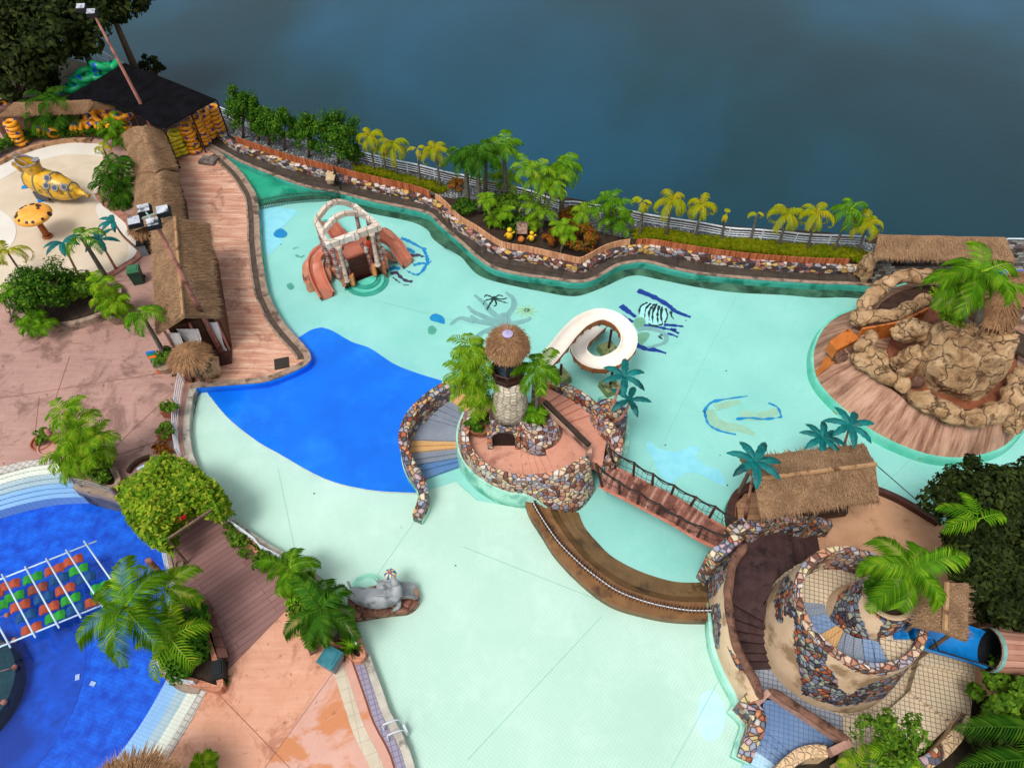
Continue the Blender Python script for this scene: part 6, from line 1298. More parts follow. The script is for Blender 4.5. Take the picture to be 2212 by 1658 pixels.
# ------------------------------------------------------------ huts on the left
h1 = thing('long_hut', D(*FA(1250, 1300), 0), 'long hut with rounded thatched roof, the far one of two between pool and terrace', 'hut')
roof(DZ(FA, '1210,1085,3.1 1335,1480,3.1'), DZ(FA, '1050,1150,2.2 1155,1495,2.2'), DZ(FA, '1395,1125,2.2 1520,1440,2.2'), 'thx', n=60, arch=1, parent=h1, capline=False)
h2 = thing('long_hut', D(*FF(1550, 600), 0), 'long hut with rounded thatched roof, the near one of two between pool and terrace', 'hut')
roof(DZ(FF, '1560,350,3.0 1570,860,3.0'), DZ(FF, '1335,385,2.1 1300,905,2.1'), DZ(FF, '1745,355,2.1 1800,850,2.1'), 'thx', n=60, arch=1, parent=h2, capline=False)
for hh_, pts in ((h1, '1090,1210 1170,1480 1480,1420 1380,1150'),): 
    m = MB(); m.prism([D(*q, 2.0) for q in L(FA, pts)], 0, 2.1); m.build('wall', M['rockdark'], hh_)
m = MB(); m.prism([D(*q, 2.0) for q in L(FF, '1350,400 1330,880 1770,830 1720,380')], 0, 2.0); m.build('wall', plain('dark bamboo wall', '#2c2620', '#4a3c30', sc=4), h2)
h3 = thing('gable_hut', D(*FG(780, 700), 0), 'large gabled thatched hut with white curtains at its open end', 'hut')
r3 = DZ(FG, '676,143,3.9 746,985,3.9'); a3 = DZ(FG, '470,255,2.5 512,1130,2.5'); b3 = DZ(FG, '962,190,2.5 1052,988,2.5')
roof(r3, a3, b3, 'thx', n=62, parent=h3)
m = MB(); q = [r3[0].lerp(a3[0], .8), r3[1].lerp(a3[1], .8), r3[1].lerp(b3[1], .8), r3[0].lerp(b3[0], .8)]; q[1] += Vector((0, .5, 0)); q[2] += Vector((0, .5, 0)); m.prism(q, 0, 2.4); m.build('wall', planks('dark brown hut panel', '#4a2c1e', '#63402c', '#1e100a', .25, 4), h3)
fr0 = q[1]; fr1 = q[2]; m = MB()
for t in (.0, .5, 1.0): p = fr0.lerp(fr1, t)+Vector((0, -.35, 0)); m = MB(); m.tube([Vector((p.x, p.y, 0)), Vector((p.x, p.y, 2.6))], .07, 6); m.build('post', M['rustpole'], h3)
def curtain(p, w_, h_, parent, pinch=.35):
    m = MB(); A_ = []; rows = []
    for z, k in ((h_, 1), (h_*.7, .85), (h_*.4, pinch), (h_*.25, pinch*.8), (.1, pinch*1.3)):
        rows.append([p+Vector(((i/12-.5)*w_*k, .012*math.sin(i*2.4), z)) for i in range(13)])
    loft(m, rows); m.build('curtain', M['curtain'], parent)
M['curtain'] = plain('white gauze curtain', '#b9b6b4', '#cfccc8', sc=8, bump=.3)
for t, w_ in ((.12, .7), (.42, 1.1), (.92, .5)): p = fr0.lerp(fr1, t)+Vector((0, -.38, 0)); curtain(Vector((p.x, p.y, 0)), w_, 2.3, h3)
m = MB(); m.prism([fr0+Vector((-.3, -1.2, 0)), fr1+Vector((.3, -1.2, 0)), fr1, fr0], .03, .16); m.build('porch', M['darkwood'], h3)
for y0, y1 in (((962, 400), (1018, 540)), ((972, 610), (1018, 725))):
    a, b = D(*FG(*y0), 1.4), D(*FG(*y1), .9); m = MB(); m.bar(a+Vector((.05, 0, 0)), b, .06, .7); m.build('shutter', M['benchbrown'], h3)
def cone_hut(f, x, y, z, r, h, label, n=900, yz=.8, pole=True): 
    P = D(*f(x, y), z); t = thing('thatched_parasol', (P.x, P.y, 0), label, 'thatched hut'); pr = [(.08, h), (r*.55, h*.6), (r, 0), (r*.96, -.12)]; m = MB(); m.lathe(pr, P, 24); shag(m, P, pr, n, .5); m.build('roof', M['thr'], t)
    m = MB(); m.tube([(P.x, P.y, 0), P+Vector((0, 0, h*.5))], .1, 8); m.build('pole', M['bark'], t)
cone_hut(FG, 795, 1335, 1.9, .85, .55, 'small round straw canopy in front of the gabled hut', 1400)
cone_hut(FF, 1390, 900, 1.6, .65, .5, 'small straw canopy half hidden beside the long roofs', 700)
cone_hut(FI, 1100, 2000, 2.6, 1.45, .35, 'shaggy straw roof at the bottom edge of the picture', 2600)
tag(rockblob(D(*FG(960, 1420), .4), (.55, .7, .6), 'boulder', 'rock', None, seed=21), 'tan boulder beside the small round straw canopy', 'rock')
tag(rockblob(D(*FG(1010, 1460), .25), (.35, .35, .4), 'boulder', 'rock', None, seed=23), 'smaller tan boulder on the terrace corner', 'rock')
m = MB(); m.prism(DZ(FG, '800,1460,.05 850,1500,.05 830,1560,.05 760,1540,.05'), 0, .35); tag(m.build('wooden_box', M['benchbrown']), 'dark wooden box under the small straw canopy', 'box')
m = MB(); m.box(D(*FG(1590, 1390), .02), (.75, .75, .02), rz=.25); tag(m.build('drain_grate', tiles('dark grate', '#3a332c', '#4a4238', '#14110e', .1, .3, 1)), 'dark square drain grate near the terrace corner', 'grate')
m = MB(); m.box(D(*FA(1790, 1380), .1), (1.1, .8, .2), rz=-.2); tag(m.build('concrete_pit', plain('grey concrete', '#7a706a', '#4a403a', sc=3)), 'low concrete pit cover at the top of the terrace', 'pit cover')
bush(FA(1670, 1290), 1.2, 1.1, 'round dark green bush in front of the tarpaulin shelter', 'hedge', 0, 900, .1)
# ------------------------------------------------------------ tarpaulin shelter and floats
ts = thing('tarpaulin_shelter', D(*FA(1300, 900), 0), 'large black tarpaulin shelter roof over stacked inflatable rings', 'shelter')
tz = '550,845,2.7 800,700,3.1 1070,540,3.4 1460,690,3.4 1860,855,3.3 1640,975,3.0 1405,1105,2.8 1300,1060,2.8 1130,935,3.1 980,880,3.0 840,865,2.8'
P = DZ(FA, tz); pv = [(p.x, p.y) for p in P]; tri = tessellate_polygon([[Vector((p.x, p.y, 0)) for p in P]])
m = MB(); m.add(P, [tuple(t) for t in tri]); m.add([p-Vector((0, 0, .05)) for p in P], [tuple(t) for t in tri])
o = m.build('tarpaulin', plain('black tarpaulin', '#08080b', '#111014', sc=1.5, rough=.95, spec=.05, bump=.5, bsc=1.2), ts)
m = MB()
for x, y in ((1860, 860), (1405, 1105), (1130, 930), (1640, 975)): p = D(*FA(x, y), 2.9); m = MB(); m.tube([Vector((p.x, p.y, 0)), p], .06, 6); m.build('post', M['darkwood'], ts)
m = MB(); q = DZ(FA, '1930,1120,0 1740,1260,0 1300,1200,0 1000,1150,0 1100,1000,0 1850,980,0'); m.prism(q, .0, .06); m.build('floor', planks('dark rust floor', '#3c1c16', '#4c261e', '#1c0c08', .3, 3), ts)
m = MB(); a, b = D(*FA(1930, 1110), .1), D(*FA(1740, 1255), .1); m.bar(a, b, .12, .12); m.build('kerb', M['benchbrown'], ts)
def ringmat(name, c1, c2):
    n = NM(name); v = n.n('ShaderNodeTexNoise'); v.inputs['Scale'].default_value = 2.2; v.inputs['Detail'].default_value = 1; n.l(n.co, v.inputs['Vector'])
    return n.end(n.ramp(v.outputs['Fac'], [(.64, c1), (.655, c2)]), .35, .4)
RM = {'o': ringmat('orange vinyl with blue bows', '#e09418', '#1c3a9a'), 'y': ringmat('yellow vinyl', '#c4b41c', '#a8981a'), 'g': ringmat('green vinyl with blue bows', '#109a5c', '#1450b0')}
def ring(P, mat, label, grp, tilt=(0, 0), R_=.46, r_=.16, sc=1.0):
    m = MB(); m.tube([Vector((.33*math.cos(6.283*k/20), .33*math.sin(6.283*k/20), 0)) for k in range(20)], .14, 8, closed=True)
    if mat not in RP: RP[mat] = m.build('inflatable_ring', RM[mat], None, True); o = RP[mat]
    else: o = RP[mat].copy(); COL.objects.link(o)
    o.scale = (sc, sc, sc); o.location = P; o.rotation_euler = (tilt[0], tilt[1], rnd.uniform(0, 6)); tag(o, label, 'inflatable ring', grp); return o
RP = {}; ordn = 'topmost,second,third,fourth,fifth,sixth,lowest but one,lowest'.split(',')
for f, x, y, n_, mt_, nm in ((FA, 1820, 915, 6, 'o', 'stack nearest the lake under the tarpaulin'), (FA, 1735, 955, 6, 'o', 'second stack from the lake under the tarpaulin'), (FA, 1680, 1010, 6, 'o', 'third stack from the lake under the tarpaulin'), (FA, 1590, 1070, 6, 'o', 'leftmost orange stack under the tarpaulin edge'), (FA, 1500, 1120, 5, 'y', 'yellow green stack right of the round bush'), (FA, 1455, 1175, 4, 'y', 'yellow green stack beside the long thatched roof'), (FA, 15, 890, 6, 'o', 'tall stack at the left edge'), (FA, 85, 1040, 5, 'o', 'shorter stack near the left edge')):
    n_ += 1; ztop = .22+.28*(n_-1); P = D(*f(x, y+15), ztop)
    for k in range(n_): ring(Vector((P.x+rnd.uniform(-.06, .06), P.y+rnd.uniform(-.06, .06), ztop-.28*k)), mt_, f"{ordn[k]} {'orange' if mt_ == 'o' else 'yellow green'} ring in the {nm}", 'inflatable rings stacked', (rnd.uniform(-.1, .1), rnd.uniform(-.1, .1)))
for k in range(8): ring(D(*FA(665+37*k, 1095), .55), 'o', f'upright orange ring, {od[k]} from the left in the row leaning behind the play pool', 'upright orange rings', (0, 1.35), sc=1.25)
for k, (x, y, z) in enumerate([(870, 940, 1.6), (930, 960, 1.3), (850, 1000, 1.2), (1010, 990, 1.2), (1080, 1010, 1.3), (960, 1060, .9), (1060, 1080, .6), (780, 1000, 1.0)]): ring(D(*FA(x, y), z), 'o', f'loose orange ring, {od[k]} in the pile between straw roof and tarpaulin', 'pile of orange rings', (rnd.uniform(-.9, .9), rnd.uniform(-.9, .9)), sc=1.2)
for k, (x, y, z) in enumerate([(370, 1120, .6), (420, 1130, .5), (460, 1140, .5)]): ring(D(*FA(x, y), z), 'o', f'orange ring, {od[k]} from the left behind the large palm clump', 'rings behind the palm clump', (0, 1.3))
for k, (x, y, z) in enumerate([(870, 570, 2.6), (950, 580, 2.3), (900, 620, 2.2), (740, 640, 2.2), (840, 660, 1.9), (700, 690, 1.7), (780, 700, 1.6), (640, 740, 1.5), (600, 790, 1.0), (690, 750, 1.3), (560, 820, .8)]): ring(D(*FA(x, y), z+.7), 'g', f'green and blue ring, {od[k]} in the heap along the back of the tarpaulin', 'heap of green rings', (rnd.uniform(-.5, .5), rnd.uniform(-.5, .5)), sc=1.7)
s1 = thing('thatched_shed', D(*FA(400, 1000), 0), 'low thatched shed behind the big palm clump at the upper left', 'shed')
roof(DZ(FA, '120,880,2.8 800,855,2.8'), DZ(FA, '0,985,2.1 740,955,2.1'), None, 'thy', n=50, parent=s1, capline=False)
m = MB(); q = DZ(FA, '30,1180,0 740,1130,0'); m.prism([q[0], q[1], q[1]+Vector((0, 1.5, 0)), q[0]+Vector((0, 1.5, 0))], 0, 2.0); m.build('wall', M['rockdark'], s1)
m = MB()
wf = thing('wire_fence', D(*FA(300, 760), 0), 'thin wire mesh fence among the dark trees', 'fence')
for a, b in (((165, 775), (430, 635)), ((430, 720), (700, 600))):
    A_, B_ = D(*FA(*a), 1.6), D(*FA(*b), 1.6); m.tube([A_, B_], .03, 4)
    for p in (A_, B_, A_.lerp(B_, .5)): m.tube([Vector((p.x, p.y, 0)), p], .03, 4)
m.build('frame', M['steel'], wf)
hp = resamp(crv(DZ(FA, '-100,1370,.1 0,1310,.1 150,1230,.1 330,1185,.1 560,1170,.1 800,1165,.1 960,1180,.1'), 4), 60); PP = []
for k in range(5200): p = hp[rnd.randrange(60)]; PP.append((p.x+rnd.uniform(-.5, .5), p.y+rnd.uniform(-.35, .5), .1+rnd.random()**.5*.55))
o = leafmesh('ground_cover', np.array(PP), np.tile([0, 0, 1.], (len(PP), 1)), .09, M['hedge']); o['kind'] = 'stuff'; o['label'] = 'low dark green hedge planting behind the play pool kerb'; o['category'] = 'ground cover'
# ------------------------------------------------------------ play pool things
M['gold'] = plain('gold painted fibreglass', '#b8860f', '#d8ac28', sc=2, stain='#6d5410', stsc=1.6, rough=.35, bump=.2, spec=.5)
M['greymetal'] = plain('grey metal trim', '#6e6e70', '#8c8c8e', bump=0)
sb = thing('toy_submarine', D(*FF(520, 560), 0), 'golden cartoonish submarine with portholes on the cream play pool', 'play submarine')
P0_ = D(*FF(265, 430), .85); P1_ = D(*FF(795, 550), .75); ax = (P1_-P0_); Ls = ax.length; ax.normalize(); sd2 = Vector((-ax.y, ax.x, 0)).normalized(); up2 = Vector((0, 0, 1)); m = MB(); cs = []; zc = Vector((0, 0, 0))
for j in range(25):
    u = j/24; r = .98*(math.sin(math.pi*min(1, u*.96+.04))**.5)*(1-.1*u); c = P0_+ax*Ls*u+up2*(.25*(1-u)); cs.append([c+sd2*r*.85*math.cos(a)+up2*r*math.sin(a) for a in [6.283*k/22 for k in range(22)]])
loft(m, cs, True); m.add(cs[0], [tuple(range(22))]); m.add(cs[-1], [tuple(range(22))]); m.build('hull', M['gold'], sb, True)
for u in (.12, .35, .62, .88): m = MB(); j = int(u*24); c_ = cs[j]; cc = sum(c_, Vector())/22; m.tube([cc+(p-cc)*1.03 for p in c_], .045, 6, closed=True); m.build('band', M['greymetal'], sb, True)
tw = P0_+ax*Ls*.3+up2*.85; m = MB(); ring1 = [tw+ax*.55*math.cos(a)+sd2*.4*math.sin(a) for a in [6.283*k/16 for k in range(16)]]; ring2 = [tw+up2*.7-ax*.15+ax*.8*math.cos(a)+sd2*.5*math.sin(a)+up2*.18*abs(math.cos(a)) for a in [6.283*k/16 for k in range(16)]]; loft(m, [ring1, ring2], True); m.build('tower', M['gold'], sb, True)
m = MB(); m.tube(ring2, .05, 6, closed=True); m.tube([ring2[2], ring2[7]+up2*.3], .03, 5); m.tube([ring2[14], ring2[9]+up2*.3], .03, 5); m.tube([ring2[7]+up2*.3, ring2[9]+up2*.3], .03, 5); m.build('tower_frame', M['greymetal'], sb, True)
m = MB(); f0 = P0_+up2*.6-ax*.1; m.add([f0, f0+ax*.9, f0-ax*.2+up2*.7, f0-ax*.4+up2*.45, f0+sd2*.08, f0+ax*.9+sd2*.08, f0-ax*.2+up2*.7+sd2*.08, f0-ax*.4+up2*.45+sd2*.08], [(0, 1, 2, 3), (4, 7, 6, 5), (0, 4, 5, 1), (1, 5, 6, 2), (2, 6, 7, 3), (3, 7, 4, 0)]); m.build('tail_fin', M['gold'], sb)
m = MB(); q = P1_; m.tube([q-ax*.1, q+ax*.15, q+ax*.35-up2*.05, q+ax*.5-up2*.15], [.28, .14, .11, .17], 10); m.build('nose_horn', M['gold'], sb, True)
m = MB(); q = tw+ax*.6+up2*.1; m.tube([q, q+up2*.9], .03, 5); m.lathe([(.2, -.05), (.24, .05), (.1, .1)], q+up2*.95, 12); m.build('periscope', M['greymetal'], sb)
for x, y in ((465, 400), (450, 470), (545, 500), (630, 500)):
    tgt = FF(x, y); best = min((p for c in cs for p in c), key=lambda p: (proj(p)[0]-tgt[0])**2+(proj(p)[1]-tgt[1])**2+(.0 if p.y < (P0_.y+P1_.y)/2+.2 else 900)); dn = Vector((0, -.75, .65)); m = MB(); Mq = dn.to_track_quat('Z', 'Y').to_matrix(); m.lathe([(.2, -.06), (.22, .06), (.15, .07)], best, 14, M=Mq); ph_ = m.build('porthole', M['greymetal'], sb); m = MB(); m.lathe([(.14, .07), (.13, .09)], best, 12, M=Mq); m.build('pane', M['glass'], ph_)
m = MB(); dq = P0_+ax*Ls*.33-up2*.45-sd2*.62; m.box(dq, (1.0, .12, .5), rz=math.atan2(ax.y, ax.x)); m.build('doorway', M['glass'], sb)
M['bluemat'] = plain('blue rubber mat', '#0c6cb4', '#1484cc', bump=0)
for x, y, rz, sz in ((430, 605, .5, (.75, .55)), (248, 490, .2, (.4, .3))): m = MB(); m.box(D(*FF(x, y), kz+.04), (sz[0], sz[1], .05), rz=rz); m.build('ramp_mat', M['bluemat'], sb)
ms = thing('mushroom_fountain', D(*FF(470, 985), kz), 'orange spotted mushroom canopy on a brown stalk in the play pool', 'mushroom canopy')
B = D(*FF(470, 980), kz); T = lift(B, FF(330, 770)); Rm_ = mpx(T, 172/4.54); m = MB(); m.tube([B, B+Vector((0, 0, .1))], .3, 14); m.tube([B, T], [.2, .16], 12); m.build('stalk', plain('brown stalk', '#8a4a24', '#a05c30', sc=3), ms, True)
pr = [(Rm_*math.cos(a), Rm_*.42*math.sin(a)) for a in [math.pi/2*k/8 for k in range(9)]]; m = MB(); m.lathe([(Rm_*.3, -.1), (Rm_*.9, -.12)]+pr[:-1]+[(.03, Rm_*.42)], T, 34); cap_ = m.build('cap', plain('orange mushroom cap', '#d88a28', '#e8a848', sc=1.5, bump=.1, rough=.35), ms, True)
for k in range(13):
    a = k*2.4; e = .25+.95*((k*.618) % 1); q = T+Vector((Rm_*math.cos(e)*math.cos(a), Rm_*math.cos(e)*math.sin(a), Rm_*.42*math.sin(e))); nn = Vector((math.cos(e)*math.cos(a)*.42, math.cos(e)*math.sin(a)*.42, math.sin(e))).normalized(); m = MB(); m.lathe([((.1+.06*(k % 3 == 0)), -.02), (.09+.06*(k % 3 == 0), .015)], q, 10, M=nn.to_track_quat('Z', 'Y').to_matrix()); m.build('spot', M['darkwood'], cap_)
metal_palm(FF(790, 1400), FF(612, 1035), 0, 'leftmost teal metal palm of the three at the play pool edge', a0=3.4, n=5, ln=1.25, arc=4.4)
metal_palm(FF(1140, 1300), FF(975, 1010), 0, 'middle teal metal palm of the three at the play pool edge', a0=.1, n=6, ln=1.2)
metal_palm(FF(1350, 1100), FF(1120, 830), 0, 'right hand teal metal palm of the three at the play pool edge', a0=2.2, n=5, ln=1.1, arc=3.6, bend=-.2)
# ------------------------------------------------------------ climbing net frame over the deep blue pool
nf = thing('pipe_frame', D(*FI(300, 300), -.2), 'pale blue pipe frame over the deep blue pool with coloured pads', 'climbing frame')
M['palepipe'] = plain('pale blue pipe', '#a9c4dc', '#bcd2e4', bump=0, rough=.4)
zf = .5
def pipe(a, b, z=zf, r=.036): m = MB(); m.tube([D(*a, z), D(*b, z)], r, 8); m.build('pipe', M['palepipe'], nf, True)
pipe(FH(-200, 1735), FH(830, 1325)); pipe(FI(-250, 735), FI(1010, 220))
cr_ = [(FH(15, 1610), FI(300, 555)), (FH(215, 1545), FI(500, 475)), (FH(395, 1475), FI(685, 390)), (FH(565, 1400), FI(880, 315)), (FH(720, 1325), FI(1030, 200)), (FI(-210, 100), FI(90, 640))]
for a, b in cr_: pipe(a, b, zf+.09)
fm_ = {'o': plain('orange foam pad', '#8e3a22', '#a64a30', sc=2, bump=0), 'g': plain('green foam pad', '#1c7a22', '#28902c', sc=2, bump=0), 'd': plain('dark blue foam pad', '#063a6a', '#08487c', sc=2, bump=0), 'b': plain('brown foam pad', '#6e3426', '#804032', sc=2, bump=0)}
pads = [('o', FI(80, 110)), ('g', FI(115, 210)), ('o', FI(165, 285)), ('d', FI(215, 370)), ('o', FI(260, 480)), ('g', FI(272, 50)), ('b', FI(312, 140)), ('d', FI(365, 215)), ('o', FI(410, 300)), ('g', FI(460, 380)), ('o', FI(455, -20)), ('d', FI(492, 60)), ('o', FI(545, 145)), ('g', FI(592, 230)), ('d', FI(640, 310)), ('o', FH(625, 1490)), ('g', FH(670, 1570)), ('d', FI(720, 50)), ('o', FI(790, 250)), ('o', FI(-60, 190)), ('g', FI(-20, 290)), ('g', FI(840, 130))]
cn = {'o': 'orange', 'g': 'green', 'd': 'dark blue', 'b': 'brown'}; cnt = {}
for c, q in pads:
    P = D(*q, .12); m = MB(); rows = []
    for i in range(11):
        u = i/10*2-1; row = []
        for j in range(7):
            v = j/6*2-1; wv = .23*(.86+.14*abs(u)**.5); row.append(P+Matrix.Rotation(.42, 3, 'Z')@Vector((u*.38*(1-.08*v*v), v*wv*.88, -.06*math.cos(u*math.pi*2)*.6)))
        rows.append(row)
    loft(m, rows); loft(m, [[p-Vector((0, 0, .05)) for p in r] for r in rows]); cnt[c] = cnt.get(c, 0)+1; m.build('foam_pad', fm_[c], nf, True)
for k, (x, y) in enumerate([(60, 365), (125, 575), (125, 805), (35, 1100)]):
    P = D(*FI(x, y), -.2); m = MB(); m.lathe([(.06, .1), (.1, .05), (.1, -.05), (.05, -.1)], P, 10); m.tube([P, P+Vector((-1.2, -.35, 0))], .012, 4); tag(m.build('float_buoy', M['rustpole']), f'small rusty float on a thin line, {od[k]} from the top at the left edge', 'float', 'rusty floats on lines')
for k, (x, y) in enumerate([(655, 890), (785, 945)]):
    m = MB(); m.box(D(*FI(x, y), -1.26), (.16, .22, .05), rz=.3+k); tag(m.build('paper_scrap', M['whitemetal']), ('smaller' if k == 0 else 'larger')+' pale scrap on the deep blue pool floor', 'scrap')
# ------------------------------------------------------------ seal slide
M['seal'] = plain('grey painted seal', '#7f8488', '#9a9ea0', sc=2.5, stain='#5f6468', stsc=1.5, rough=.45, bump=.15)
ss = thing('seal_slide', D(*FJ(1320, 480), -.4), 'grey seal shaped slide balancing a beach ball on a brown rock base', 'water slide')
m = MB(); rbq = crv(DZ(FJ, '1085,470,0 1150,420,0 1300,380,0 1480,355,0 1560,385,0 1582,470,0 1560,520,0 1500,560,0 1400,572,0 1300,585,0 1230,597,0 1120,603,0'), 4, True); m.prism(rbq, -.9, .08); m.build('rock_base', cobble('brown rock slab', ['#8a5a44', '#9c6c54', '#7a4c3a', '#a87a60'], 2.2, '#3a2218', .05), ss)
for k, (x, y, r) in enumerate([(1180, 540, .16), (1240, 560, .17), (1300, 560, .18), (1200, 500, .15), (1345, 560, .14), (1120, 510, .15)]): rockblob(D(*FJ(x, y), .12), (r*1.3, r, r), 'boulder', 'rockdark', ss, seed=30+k)
def zt_(s): return crv(DZ(FJ, s), 6)
bp_ = zt_('1120,425,.3 1170,450,.45 1240,465,.5 1320,470,.55 1390,455,.6 1425,420,.85 1420,375,1.05'); rr_ = [.1+.3*math.sin(math.pi*min(1, k/(len(bp_)-1)*.9+.12))**.7 for k in range(len(bp_))]; rr_[-6:] = [.24, .22, .2, .19, .18, .15]
m = MB(); m.tube(bp_, rr_, 16); m.tube([bp_[-1], bp_[-1]+Vector((-.08, .12, .12)), bp_[-1]+Vector((-.12, .3, .25))], [.17, .15, .05], 12)
m.tube(zt_('1120,425,.3 1100,390,.4 1085,350,.45'), .05, 8); m.tube(zt_('1425,460,.5 1440,520,.3 1400,555,.15'), [.16, .15, .14, .13, .12, .11, .1, .1, .09, .08, .08, .06, .05][:13], 10); m.build('seal_body', M['seal'], ss, True)
m = MB(); tr_ = zt_('1280,405,.75 1340,412,.8 1400,415,.75 1470,420,.5 1570,430,.0'); trough(m, tr_, .55, .25); trough(m, tr_, .55, .25, 1); m.build('channel', M['seal'], ss)
m = MB()
for k in range(4): p = D(*FJ(1280+10*k, 450-12*k), .25+.12*k); m.box(p, (.3, .12, .1))
m.build('stair', M['seal'], ss)
bl = Vector(bp_[-1])+Vector((-.22, .45, .5)); Rb = mpx(bl, 44/3.245); tgt = FJ(1383, 303); bl = lift(Vector((bl.x, bl.y, 0)), tgt)
cb3 = [plain('blue ball panel', '#0c5c9c', '#0e6cb0', bump=0), plain('cream ball panel', '#d8b878', '#e0c48c', bump=0)]
m = MB(); o0 = []
for j in range(12):
    ph = math.pi*j/11-math.pi/2
    for i in range(24): a = 6.283*i/24; o0.append(bl+Vector((Rb*math.cos(ph)*math.cos(a), Rb*math.cos(ph)*math.sin(a), Rb*math.sin(ph))))
fs = [(j*24+i, j*24+(i+1) % 24, (j+1)*24+(i+1) % 24, (j+1)*24+i) for j in range(11) for i in range(24)]
m.add(o0, fs); m.m = [(i//2) % 2 for j in range(11) for i in range(24)]; m.build('beach_ball', cb3, ss, True)
m = MB(); m.lathe([(Rb*.4, -.02), (Rb*.25, .05)], bl+Vector((0, 0, Rb*.93)), 12); m.build('ball_cap', M['rustpole'], ss)
for k in range(3): m = MB(); c_ = D(*FJ(1215, 390), 0); m.lathe([(.75-.15*k, -.45), (.75-.15*k, -.3+.12*k)], c_, 28); m.build('round_step', M['plinth'], ss)
# pool ladder
ld = thing('pool_ladder', D(*FJ(1400, 1400), 0), 'steel pool ladder on the tiled edge at the bottom of the mint pool', 'ladder')
for dy in (0, 72):
    a, b = D(*FJ(1340+dy*.42, 1392+dy), .02), D(*FJ(1460+dy*.42, 1345+dy), .0); top_ = [a, a+Vector((.02, .05, .5)), a.lerp(b, .3)+Vector((0, 0, .72)), a.lerp(b, .75)+Vector((0, 0, .7)), b+Vector((0, 0, .45)), Vector((b.x+.05, b.y, -.4))]
    m = MB(); m.tube(crv(top_, 5), .03, 7); m.build('handrail', M['whitemetal'], ld, True)
for k in range(2): a, b = D(*FJ(1462, 1346), 0), D(*FJ(1492, 1418), 0); m = MB(); m.bar(Vector((a.x+.05, a.y, -.1-.2*k)), Vector((b.x+.05, b.y, -.1-.2*k)), .1, .04); m.build('rung', M['whitemetal'], ld)
# ------------------------------------------------------------ Roman slide
M['rock2'] = plain('orange pink rock edge', '#a5664c', '#c08468', sc=2, stain='#6a3a2a', stsc=2, bump=.9, bsc=5)
M['salmonslide'] = plain('salmon slide surface', '#a85c44', '#ba705a', sc=1, stain='#8c9478', stsc=.7, stlo=.62, sthi=.8, rough=.35, bump=.05)
M['cream3'] = cobble('cream stone blocks with joints', ['#d8c8b8', '#e2d4c6', '#cfbcaa'], 1.7, '#8a7462', .012, (1, 1, 1), rand=.3)
M['darkred'] = plain('dark red brown steps', '#3c1a16', '#54261f', sc=2, stain='#6d3c34', stsc=1, rough=.5)
rs = thing('roman_slide', D(*FQ(950, 1000), -1), 'roman temple slide with arches, columns and three salmon chutes in the aqua pool', 'water slide')
m = MB(); m.prism(DZ(FQ, '700,1340,-.35 1335,1090,-.35 1270,980,-.35 640,1180,-.35'), -1.1, -.35); m.build('landing', M['darkred'], rs)
m = MB(); m.prism(DZ(FQ, '690,1365,-.4 1345,1112,-.4 1340,1080,-.4 695,1330,-.4'), -1.1, -.38); m.build('plinth', M['wallgreen'], rs)
m = MB(); A0, A1 = FQ(800, 1200), FQ(1150, 1070); B0, B1 = FQ(705, 905), FQ(985, 795)
for k in range(6):
    z = -.35+.24*(k+1); l = lambda p, q, t: (p[0]+(q[0]-p[0])*t, p[1]+(q[1]-p[1])*t); t0, t1 = k/6, (k+1)/6
    m.prism([D(*l(A0, B0, t0), z), D(*l(A1, B1, t0), z), D(*l(A1, B1, t1), z), D(*l(A0, B0, t1), z)], -1, z)
m.build('stair', M['darkred'], rs)
m = MB(); m.prism(DZ(FQ, '700,905,1.25 985,795,1.25 1200,640,1.25 1150,540,1.25 930,560,1.25 640,480,1.25 520,620,1.25 400,760,1.25 450,860,1.25 560,900,1.25'), -1.0, 1.22); m.build('platform', M['salmonslide'], rs)
m = MB(); m.prism(DZ(FQ, '480,940,.8 700,1100,.8 740,980,.8 600,850,.8'), -1, .6); m.prism(DZ(FQ, '1100,830,.8 1280,960,.8 1240,760,.8 1120,740,.8'), -1, .6); m.build('rock_core', M['rock2'], rs)
for s_, lb in (('400,800,1.2 330,850,1.05 280,930,.8 265,1030,.55 290,1160,.2 350,1320,-.1 445,1490,-.42', 1), ('1130,600,1.2 1230,590,1.15 1340,640,.9 1440,730,.55 1520,860,.1 1625,1010,-.42', 2), ('700,700,1.25 600,600,1.2 520,490,1.0 460,420,.5 420,350,-.3', 3)):
    pa = crv(DZ(FQ, s_), 6); m = MB(); trough(m, pa, .72, .3, lip=.1); trough(m, pa, .72, .3, 1, lip=.1); m.build('chute', M['salmonslide'], rs)
    q = pa[-1]; m = MB(); m.prism([q+Vector((x, y, 0)) for x, y in ((-.3, -.05), (.3, -.05), (.3, .3), (-.3, .3))], -1, q.z-.12); m.build('chute_foot', M['wallgreen'], rs)
for s_, r in (('350,740,.9 250,830,.8 170,950,.5 130,1080,.2 150,1220,-.1 210,1370,-.5 270,1480,-.8', .26), ('440,900,.8 430,1000,.5 450,1100,.2 475,1250,-.3', .22), ('1210,480,1.2 1280,500,1.2 1380,560,1.0 1440,600,.8 1500,680,.4', .24), ('1220,740,.7 1300,820,.3 1400,900,-.1 1440,960,-.5', .26), ('640,470,1.0 720,560,.9 790,540,.7', .25), ('500,960,.6 560,1060,.3 600,1150,.0', .22)):
    rocktube(crv(DZ(FQ, s_), 5), r, 'rock_edge', 'rock2', rs, amp=.35, n=10)
